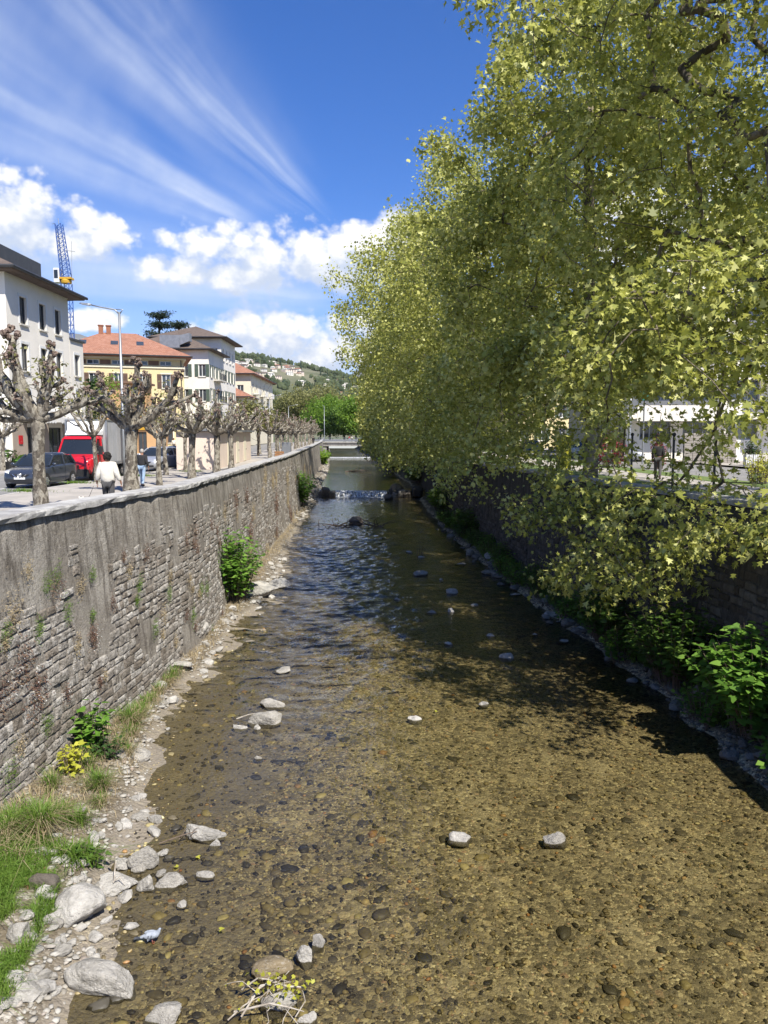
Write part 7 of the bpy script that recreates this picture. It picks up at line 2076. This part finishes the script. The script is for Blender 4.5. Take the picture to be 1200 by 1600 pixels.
def person(label, loc, rz, H=1.72, top='cloth_cream', legs='cloth_grey', hair='hair_dark', skin_m='skin', stride=.12, arms=((.30, -.02, .0), (.30, .04, .0)), loose=1.0, jacket_len=.0, curly=False, shoes='shoe_dark', lean=0.0, group=None, sub=2, long_trouser=True):
    """faces local -y; H is the height. arms: (out, forward, lift) of the left and right hand"""
    root = empty('person', loc, rz, label, 'person', group)
    s = H / 1.75
    v = lambda x, y, z: Vector((x * s, (y - lean * max(0, z - .95)) * s, z * s))
    J = {'pelvis': v(0, 0, .95), 'waist': v(0, -.01, 1.10), 'chest': v(0, 0, 1.32), 'neck': v(0, .0, 1.49), 'head0': v(0, -.01, 1.58), 'head1': v(0, -.02, 1.69)}
    R = {'pelvis': (.135 * s, .11 * s), 'waist': (.12 * s, .10 * s), 'chest': (.15 * s, .11 * s), 'neck': .052 * s, 'head0': .078 * s, 'head1': .075 * s}
    E = [('pelvis', 'waist'), ('waist', 'chest'), ('chest', 'neck'), ('neck', 'head0'), ('head0', 'head1')]
    for sd, nm in ((-1, 'l'), (1, 'r')):
        st = stride * sd
        J[f'hip{nm}'] = v(.09 * sd, 0, .90); J[f'knee{nm}'] = v(.10 * sd, -.03 - st * .5, .50); J[f'ank{nm}'] = v(.10 * sd, .03 - st, .085); J[f'toe{nm}'] = v(.115 * sd, -.13 - st, .035)
        R[f'hip{nm}'] = .085 * s; R[f'knee{nm}'] = .055 * s; R[f'ank{nm}'] = .04 * s; R[f'toe{nm}'] = .033 * s
        E += [('pelvis', f'hip{nm}'), (f'hip{nm}', f'knee{nm}'), (f'knee{nm}', f'ank{nm}'), (f'ank{nm}', f'toe{nm}')]
        a = arms[0 if sd < 0 else 1]
        J[f'sho{nm}'] = v(.185 * sd, 0, 1.42); J[f'elb{nm}'] = v((.22 + (a[0] - .3) * .4) * sd, .05, 1.14 + a[2] * .3); J[f'wri{nm}'] = v(a[0] * .86 * sd, -a[1], .90 + a[2]); J[f'han{nm}'] = v(a[0] * .88 * sd, -a[1] - .03, .81 + a[2])
        R[f'sho{nm}'] = .062 * s; R[f'elb{nm}'] = .043 * s; R[f'wri{nm}'] = .028 * s; R[f'han{nm}'] = (.036 * s, .022 * s)
        E += [('chest', f'sho{nm}'), (f'sho{nm}', f'elb{nm}'), (f'elb{nm}', f'wri{nm}'), (f'wri{nm}', f'han{nm}')]
    body = skin('body', J, E, R, skin_m, root, sub)
    # fingers
    for sd, nm in ((-1, 'l'), (1, 'r')):
        mb = MB(); hp = J[f'han{nm}']
        for k in range(4):
            b = hp + Vector((0, (-.022 + .014 * k) * s, -.02 * s)); L = (.065, .075, .072, .055)[k] * s
            mb.tube([b, b + Vector((-.006 * sd * s, -.004 * s, -L * .55)), b + Vector((-.016 * sd * s, -.010 * s, -L))], [.0085 * s, .008 * s, .006 * s], 6)
        b = hp + Vector((0, -.03 * s, .02 * s)); mb.tube([b, b + Vector((-.01 * sd * s, -.025 * s, -.03 * s)), b + Vector((-.012 * sd * s, -.03 * s, -.055 * s))], [.010 * s, .009 * s, .007 * s], 6)
        mb.build('fingers', MATS[skin_m], body, True)
    hd = (J['head0'] + J['head1']) / 2
    mb = MB()                                    # face
    mb.blob(hd + Vector((0, -.092, -.015)) * s, (.013 * s, .02 * s, .022 * s), 1, 0)
    for sd in (-1, 1): mb.blob(hd + Vector((.079 * sd, .01, -.01)) * s, (.012 * s, .022 * s, .032 * s), 1, 0)
    mb.build('features', MATS[skin_m], body, True)
    mb = MB()
    for sd in (-1, 1): mb.blob(hd + Vector((.03 * sd, -.078, .012)) * s, (.012 * s, .008 * s, .008 * s), 1, 0)
    mb.box(tuple(hd + Vector((-.025, -.086, -.062)) * s), tuple(hd + Vector((.025, -.078, -.055)) * s)); mb.build('eyes_and_mouth', MATS['plastic_black'], body)
    mb = MB(); rs_ = random.Random(int(H * 1000))
    if curly:
        for k in range(60):
            d = Vector((rs_.gauss(0, 1), rs_.gauss(.35, .8), rs_.gauss(.45, .8))).normalized()
            if d.y < -.55 and d.z < .45: continue
            mb.blob(hd + Vector((d.x * .085, d.y * .095 + .012, d.z * .105 + .02)) * s, .038 * s, 1, .2, rs_)
    else:
        vs, fs = ICO[2]; keep = [tuple(f) for f in fs if sum(vs[i][1] * .8 + vs[i][2] for i in f) > -.3]
        mb.add([hd + Vector((p[0] * .088, p[1] * .100 + .008, p[2] * .115 + .022)) * s for p in vs], keep)
    mb.build('hair', MATS[hair], root, True)
    # shirt or jacket: its own loose surface over torso and arms
    lo = loose
    J2 = {'c': J['chest'], 'w': J['waist'], 'h': J['pelvis'] + Vector((0, 0, (.02 - jacket_len) * s)), 'n': J['neck'] - Vector((0, 0, .035 * s))}
    R2 = {'c': (.185 * s * lo, .135 * s * lo), 'w': (.18 * s * lo, .14 * s * lo), 'h': (.19 * s * lo, .15 * s * lo), 'n': .075 * s}
    E2 = [('c', 'w'), ('w', 'h'), ('c', 'n')]
    for nm in 'lr':
        J2['s' + nm] = J['sho' + nm]; J2['e' + nm] = J['elb' + nm]; J2['r' + nm] = J['wri' + nm].lerp(J['elb' + nm], .1)
        R2['s' + nm] = .088 * s * lo; R2['e' + nm] = .068 * s * lo; R2['r' + nm] = .05 * s * lo
        E2 += [('c', 's' + nm), ('s' + nm, 'e' + nm), ('e' + nm, 'r' + nm)]
    skin('shirt', J2, E2, R2, top, root, sub)
    J3 = {'p': J['pelvis'] - Vector((0, 0, .01 * s))}; R3 = {'p': (.15 * s, .125 * s)}; E3 = []
    for nm in 'lr':
        J3['h' + nm] = J['hip' + nm]; J3['k' + nm] = J['knee' + nm]; J3['a' + nm] = J['ank' + nm] + Vector((0, 0, .0 if long_trouser else .25 * s))
        R3['h' + nm] = .105 * s; R3['k' + nm] = .076 * s; R3['a' + nm] = .062 * s
        E3 += [('p', 'h' + nm), ('h' + nm, 'k' + nm), ('k' + nm, 'a' + nm)]
    skin('trousers', J3, E3, R3, legs, root, sub)
    for nm in 'lr':
        mb = MB(); a, t = J['ank' + nm], J['toe' + nm]
        mb.blob((a + t) / 2 + Vector((0, -.0, -.012 * s)), (.048 * s, .135 * s, .05 * s), 2, 0); mb.v = [(x, y, max(z, 0.004)) for x, y, z in mb.v]; mb.build('shoe', MATS[shoes], root, True)
    return root
person('person with dark curly hair in a loose cream shirt walking away behind the wall', (-7.5, 20.5, 0), RAD(186), 1.68, 'cloth_cream', 'cloth_grey', 'hair_dark', stride=.14, arms=((.40, .02, .05), (.36, .02, .06)), loose=1.22, jacket_len=.10, curly=True)
person('grey-haired person in black jacket and faded jeans walking away', (-10.25, 32.0, 0), RAD(176), 1.56, 'cloth_black', 'cloth_denim', 'hair_grey', stride=.2, arms=((.34, .06, .03), (.34, .0, .03)), loose=1.12, jacket_len=.06, lean=.08)
person('distant person in orange-brown clothes on the pavement by the yellow house', G(287, 708, 0), RAD(150), 1.72, 'cloth_orange', 'cloth_orange', 'hair_dark', stride=.15, sub=1)
person('distant person in white beside the yellow house', G(272, 707, 0), RAD(20), 1.7, 'cloth_cream', 'cloth_black', 'hair_dark', stride=.12, sub=1)
person('distant person in black walking along the left river wall', (lw(150) - 1.2, 150, 0), RAD(180), 1.75, 'cloth_black', 'cloth_black', 'hair_dark', stride=.2, sub=1)
person('person in red standing on the distant bridge', (-9.6, BY + 1.2, -.05), RAD(10), 1.7, 'cloth_red', 'cloth_denim', 'hair_dark', sub=1)
person('person in white standing on the distant bridge', (-8.9, BY + 1.3, -.05), RAD(170), 1.68, 'cloth_cream', 'cloth_grey', 'hair_dark', sub=1)
person('person in dark clothes under the trees on the right footpath', (rw(33) + 4.6, 33.5, .22), RAD(160), 1.72, 'cloth_black', 'cloth_grey', 'hair_dark', sub=1, stride=.2)
person('person in white under the trees on the right footpath', (rw(46) + 4.2, 46.0, .22), RAD(200), 1.7, 'cloth_cream', 'cloth_denim', 'hair_dark', sub=1, stride=.2)
# small white dog on a lead, mostly hidden by the wall
def dog():
    root = empty('dog', (-8.3, 20.6, 0), RAD(200), 'small white dog on a lead behind the river wall', 'dog')
    J = {'hip': (0, .17, .27), 'mid': (0, .0, .25), 'chest': (0, -.15, .26), 'neck': (0, -.25, .35), 'head': (0, -.30, .41), 'muz': (0, -.39, .385), 'tail': (0, .25, .34), 'tail2': (0, .26, .42)}
    R = {'hip': .075, 'mid': .08, 'chest': .09, 'neck': .055, 'head': .06, 'muz': .026, 'tail': .02, 'tail2': .022}
    E = [('hip', 'mid'), ('mid', 'chest'), ('chest', 'neck'), ('neck', 'head'), ('head', 'muz'), ('hip', 'tail'), ('tail', 'tail2')]
    for s, n in ((-1, 'l'), (1, 'r')):
        J |= {'fs' + n: (.05 * s, -.15, .2), 'fk' + n: (.05 * s, -.15, .11), 'ff' + n: (.05 * s, -.165, .02), 'hk' + n: (.055 * s, .12, .19), 'hh' + n: (.055 * s, .2, .09), 'hf' + n: (.055 * s, .17, .02)}
        R |= {'fs' + n: .04, 'fk' + n: .022, 'ff' + n: .022, 'hk' + n: .045, 'hh' + n: .02, 'hf' + n: .022}
        E += [('chest', 'fs' + n), ('fs' + n, 'fk' + n), ('fk' + n, 'ff' + n), ('hip', 'hk' + n), ('hk' + n, 'hh' + n), ('hh' + n, 'hf' + n)]
    skin('body', {k: Vector(v) for k, v in J.items()}, E, R, 'fur_white', root, 2)
    mb = MB()
    for s in (-1, 1): mb.blob((.05 * s, -.29, .44), (.02, .03, .045), 1, 0)
    mb.build('ears', MATS['fur_white'], root, True)
dog()
mb = MB(); mb.tube([(-7.86, 20.4, .80), (-8.02, 20.5, .52), (-8.22, 20.65, .36)], .006, 5); tag(mb.build('dog_lead', MATS['plastic_black']), 'thin dark lead running down from the hand to the dog', 'lead')

# ---- pigeon wading
def pigeon():
    p = G(237, 1470, WATER)
    root = empty('pigeon', (p.x, p.y, WATER - .03), RAD(8), 'blue-grey pigeon wading in the shallow water', 'bird')
    J = {'b': (0, 0, .115), 't0': (-.09, 0, .105), 't1': (-.16, 0, .095), 'c': (.07, 0, .125), 'n': (.105, 0, .165), 'h': (.115, 0, .20), 'k': (.135, 0, .197)}
    R = {'b': (.055, .055), 't0': (.036, .034), 't1': (.022, .012), 'c': (.05, .052), 'n': .027, 'h': .021, 'k': .011}
    skin('body', {k: Vector(v) for k, v in J.items()}, [('b', 't0'), ('t0', 't1'), ('b', 'c'), ('c', 'n'), ('n', 'h'), ('h', 'k')], R, 'pigeon_grey', root, 2)
    for s in (-1, 1):
        mb = MB(); mb.blob((-.015, .047 * s, .125), (.09, .016, .036), 2, 0); w = mb.build('wing', MATS['pigeon_grey'], root, True)
        q = MB()
        for x in (-.045, -.005): q.add([(x, .066 * s, .11), (x + .014, .066 * s, .11), (x + .02, .060 * s, .148), (x + .006, .060 * s, .148)], [(0, 1, 2, 3)])
        q.build('wing_bar', MATS['pigeon_dark'], w)
        mb = MB(); mb.tube([(.01, .02 * s, .08), (.012, .02 * s, 0)], .005, 6)
        for a in (-.5, 0, .5): mb.tube([(.012, .02 * s, .004), (.012 + .03 * math.cos(a), .02 * s + .03 * math.sin(a), .003)], .0035, 5)
        mb.build('leg', MATS['pigeon_pink'], root)
    mb = MB(); mb.add([(-.14, -.022, .10), (-.14, .022, .10), (-.235, .028, .088), (-.235, -.028, .088), (-.14, -.02, .092), (-.14, .02, .092), (-.235, .026, .083), (-.235, -.026, .083)], [(0, 1, 2, 3), (7, 6, 5, 4), (2, 6, 7, 3)]); mb.build('tail', MATS['pigeon_dark'], root)
    mb = MB(); mb.tube([(.14, 0, .196), (.165, 0, .188)], [.006, .001], 6); mb.build('beak', MATS['pigeon_dark'], root)
pigeon()

# ================================================================== street lamps, crane, small street things
def lamp(label, loc, H, arm=1.9, rz=0, stub=True):
    root = empty('street_lamp', loc, rz, label, 'street lamp')
    mb = MB(); mb.tube([(0, 0, 0), (0, 0, 1.0), (0, 0, H - .15)], [.10, .085, .06], 10); mb.build('pole', MATS['grey_metal'], root, True)
    mb = MB(); mb.tube([(0, 0, H - .25), (-.22, 0, H - .02), (-arm * .5, 0, H + .12), (-arm * .72, 0, H + .22)], [.05, .04, .035, .035], 8)
    if stub: mb.tube([(0, 0, H - .25), (.2, 0, H - .02), (-.22, 0, H - .0)], [.045, .03, .03], 6)
    mb.build('arm', MATS['grey_metal'], root, True)
    mb = MB(); mb.loft([[(-arm * .72, -.04, H + .20), (-arm * .72, .04, H + .20), (-arm * .72, .04, H + .27), (-arm * .72, -.04, H + .27)], [(-arm * .8, -.14, H + .2), (-arm * .8, .14, H + .2), (-arm * .8, .12, H + .31), (-arm * .8, -.12, H + .31)], [(-arm * .98, -.13, H + .25), (-arm * .98, .13, H + .25), (-arm * .98, .1, H + .34), (-arm * .98, -.1, H + .34)], [(-arm * 1.04, -.05, H + .29), (-arm * 1.04, .05, H + .29), (-arm * 1.04, .04, H + .33), (-arm * 1.04, -.04, H + .33)]]); mb.build('lamp_head', MATS['grey_metal'], root, False)
lamp('tall grey street lamp with its arm reaching left above the truck', (-14.0, 40.8, 0), 8.75, 2.0)
lamp('distant street lamp before the olive-green tree', (lw(130) - 8, 130, 0), 8.5, 2.0, RAD(170))
lamp('distant street lamp nearer the bridge', (lw(165) - 7, 165, 0), 8.2, 2.0, RAD(170))
lamp('straight lamp post beside the distant bridge', (P(507, 690, 215).x, 215, 0), 10.0, .5)
lamp('street lamp on the right bank behind the plane trunk', (15.2, 47, .2), 7.0, 1.6)
def crane():
    Y = 125.0; k = Y / 1180
    b0, b1 = P(105, 470, Y), P(102, 437, Y)
    root = empty('tower_crane', (b0.x, Y, 0), 0, 'blue lattice tower crane with yellow slewing ring behind the corner building', 'crane')
    def lattice(name, a, b, w0, w1, n, mat):
        a, b = Vector(a), Vector(b); d = (b - a).normalized(); u = d.cross(Vector((0, 1, 0))).normalized(); v = d.cross(u); q = MB()
        c = lambda t, i: a.lerp(b, t) + (u * (1, -1, -1, 1)[i] + v * (1, 1, -1, -1)[i]) * (w0 + (w1 - w0) * t) / 2
        for i in range(4): q.tube([c(0, i), c(1, i)], .075, 5)
        for j in range(n):
            for i in range(4):
                q.tube([c(j / n, i), c((j + 1) / n, (i + 1) % 4)], .045, 4, caps=False); q.tube([c(j / n, i), c(j / n, (i + 1) % 4)], .04, 4, caps=False)
        return q.build(name, MATS[mat], root)
    top = P(92, 350, Y); lx = top.x - b0.x
    zt = b1.z
    lattice('mast', (0, 0, 0), (0, 0, zt - .6), 1.3, 1.3, 20, 'crane_blue')
    mb = MB(); mb.lathe([(.4, zt - .6), (.8, zt - .6), (.85, zt - .2), (.7, zt), (.4, zt)], 2, n=16); mb.box((-.9, -.7, zt + .003), (1.0, .7, zt + .3)); mb.build('slewing_ring', MATS['crane_yellow'], root)
    lattice('jib', (0, 0, zt + .35), (lx, 0, top.z), 1.25, .9, 12, 'crane_blue')
    mb = MB(); mb.tube([(lx, 0, top.z), (lx - .1, 0, top.z + .9)], .05, 5); mb.tube([(lx - .6, 0, top.z + .1), (lx - 1.1, 0, top.z + .0)], .04, 5); mb.tube([(-.1, 0, zt + 4.6), (1.6, 0, zt + 4.4)], .04, 5); mb.tube([(.9, 0, zt), (1.1, 0, zt + 6)], .03, 5); mb.build('jib_tip', MATS['grey_metal'], root)
    mb = MB(); mb.cbox((-1.75, -.8, zt - .5), (-.85, .8, zt + 1.7), .06); c = mb.build('cab', MATS['paint_white'], root)
    mb = MB(); mb.box((-1.6, -.84, zt + .1), (-1.0, -.803, zt + 1.4)); mb.build('cab_window', MATS['car_glass'], c)
crane()
# fence posts, bollards and sign on the right bank
for k, (Y, lab) in enumerate([(19.0, 'black iron post by the right wall, nearest of the fence posts'), (21.6, 'black iron post by the right wall, second of the fence posts'), (24.0, 'black iron post by the right wall, third of the fence posts'), (27.0, 'black iron post by the right wall, farthest of the fence posts')]):
    root = empty('fence_post', (rw(Y) + .75, Y, .24), 0, lab, 'post', 'fence posts by the right wall')
    mb = MB(); mb.tube([(0, 0, -.1), (0, 0, 1.9)], .04, 8); mb.build('post', MATS['dark_metal'], root)
    mb = MB(); mb.blob((0, 0, 1.94), .065, 1, 0); mb.build('finial', MATS['dark_metal'], root)
q = empty('pillar', (rw(18.6) + .95, 18.6, .24), 0, 'grey concrete pillar behind the right wall', 'pillar')
mb = MB(); mb.cbox((-.2, -.2, -.1), (.2, .2, 2.3), .03); mb.build('shaft', MATS['weathered_concrete'], q)
mb = MB(); mb.cbox((-.26, -.26, 2.303), (.26, .26, 2.42), .03); mb.build('cap', MATS['weathered_concrete'], q)
q = empty('pharmacy_sign', (P(1007, 622, 50).x, 50, .2), 0, 'green cross sign on a pole before the apartment block', 'sign')
mb = MB(); mb.tube([(0, 0, 0), (0, 0, 4.2)], .05, 8); mb.build('pole', MATS['grey_metal'], q)
mb = MB(); mb.box((-.4, -.1, 4.45), (.4, .1, 4.75)); mb.box((-.15, -.098, 4.2), (.15, .098, 4.447)); mb.box((-.15, -.098, 4.753), (.15, .098, 5.0)); mb.build('cross', MATS['sign_green'], q)
for k, (px, Y) in enumerate([(1168, 46), (1180, 46)]):
    p = P(px, 735, Y); root = empty('planter', (p.x, Y, .2), 0, ('white slatted planter left of the pair before the apartment block', 'white slatted planter right of the pair before the apartment block')[k], 'planter')
    for j in range(4):
        mb = MB(); mb.box((-.2 + j * .1, -.2, 0), (-.2 + j * .1 + .07, .2, .75)); mb.build('slat', MATS['white_frame'], root)
ys_ = empty('info_board', (rw(34) + 1.2, 36.5, .24), 0, 'yellow information board behind the second plane tree', 'sign')
mb = MB(); mb.box((-.35, -.03, .3), (.35, .03, 1.9)); mb.build('panel', MATS['sign_yellow'], ys_)
mb = MB(); mb.box((-.03, .032, 0), (.03, .08, 1.85)); mb.build('post', MATS['grey_metal'], ys_)
# advertising column and cabinet by the end of the left wall
q = empty('utility_cabinet', (lw(76) - 1.3, 76, 0), 0, 'grey utility cabinet at the river wall beyond the shed', 'cabinet')
mb = MB(); mb.cbox((-.45, -.25, 0), (.45, .25, 1.35), .02); mb.build('housing', MATS['grey_metal'], q)
mb = MB(); mb.box((-.41, -.262, .1), (-.01, -.252, 1.25)); mb.build('door', MATS['grey_metal'], q)
mb = MB(); mb.box((.01, -.262, .1), (.41, -.252, 1.25)); mb.build('door', MATS['grey_metal'], q)

# ================================================================== the air of the valley
def haze():
    m, N, out = new_mat('valley_air')
    v = N.n('ShaderNodeVolumePrincipled')
    v.inputs['Color'].default_value = (0.86, 0.92, 1.0, 1)
    v.inputs['Density'].default_value = 0.00004
    v.inputs['Anisotropy'].default_value = 0.2
    N.t.links.new(v.outputs[0], out.inputs['Volume'])
    mb = MB(); mb.box((-4300, -320, -8), (4300, 6350, 640))
    tag(mb.build('haze', m), 'thin bluish air over the valley', kind='stuff')
haze()
scene.cycles.volume_bounces = 0
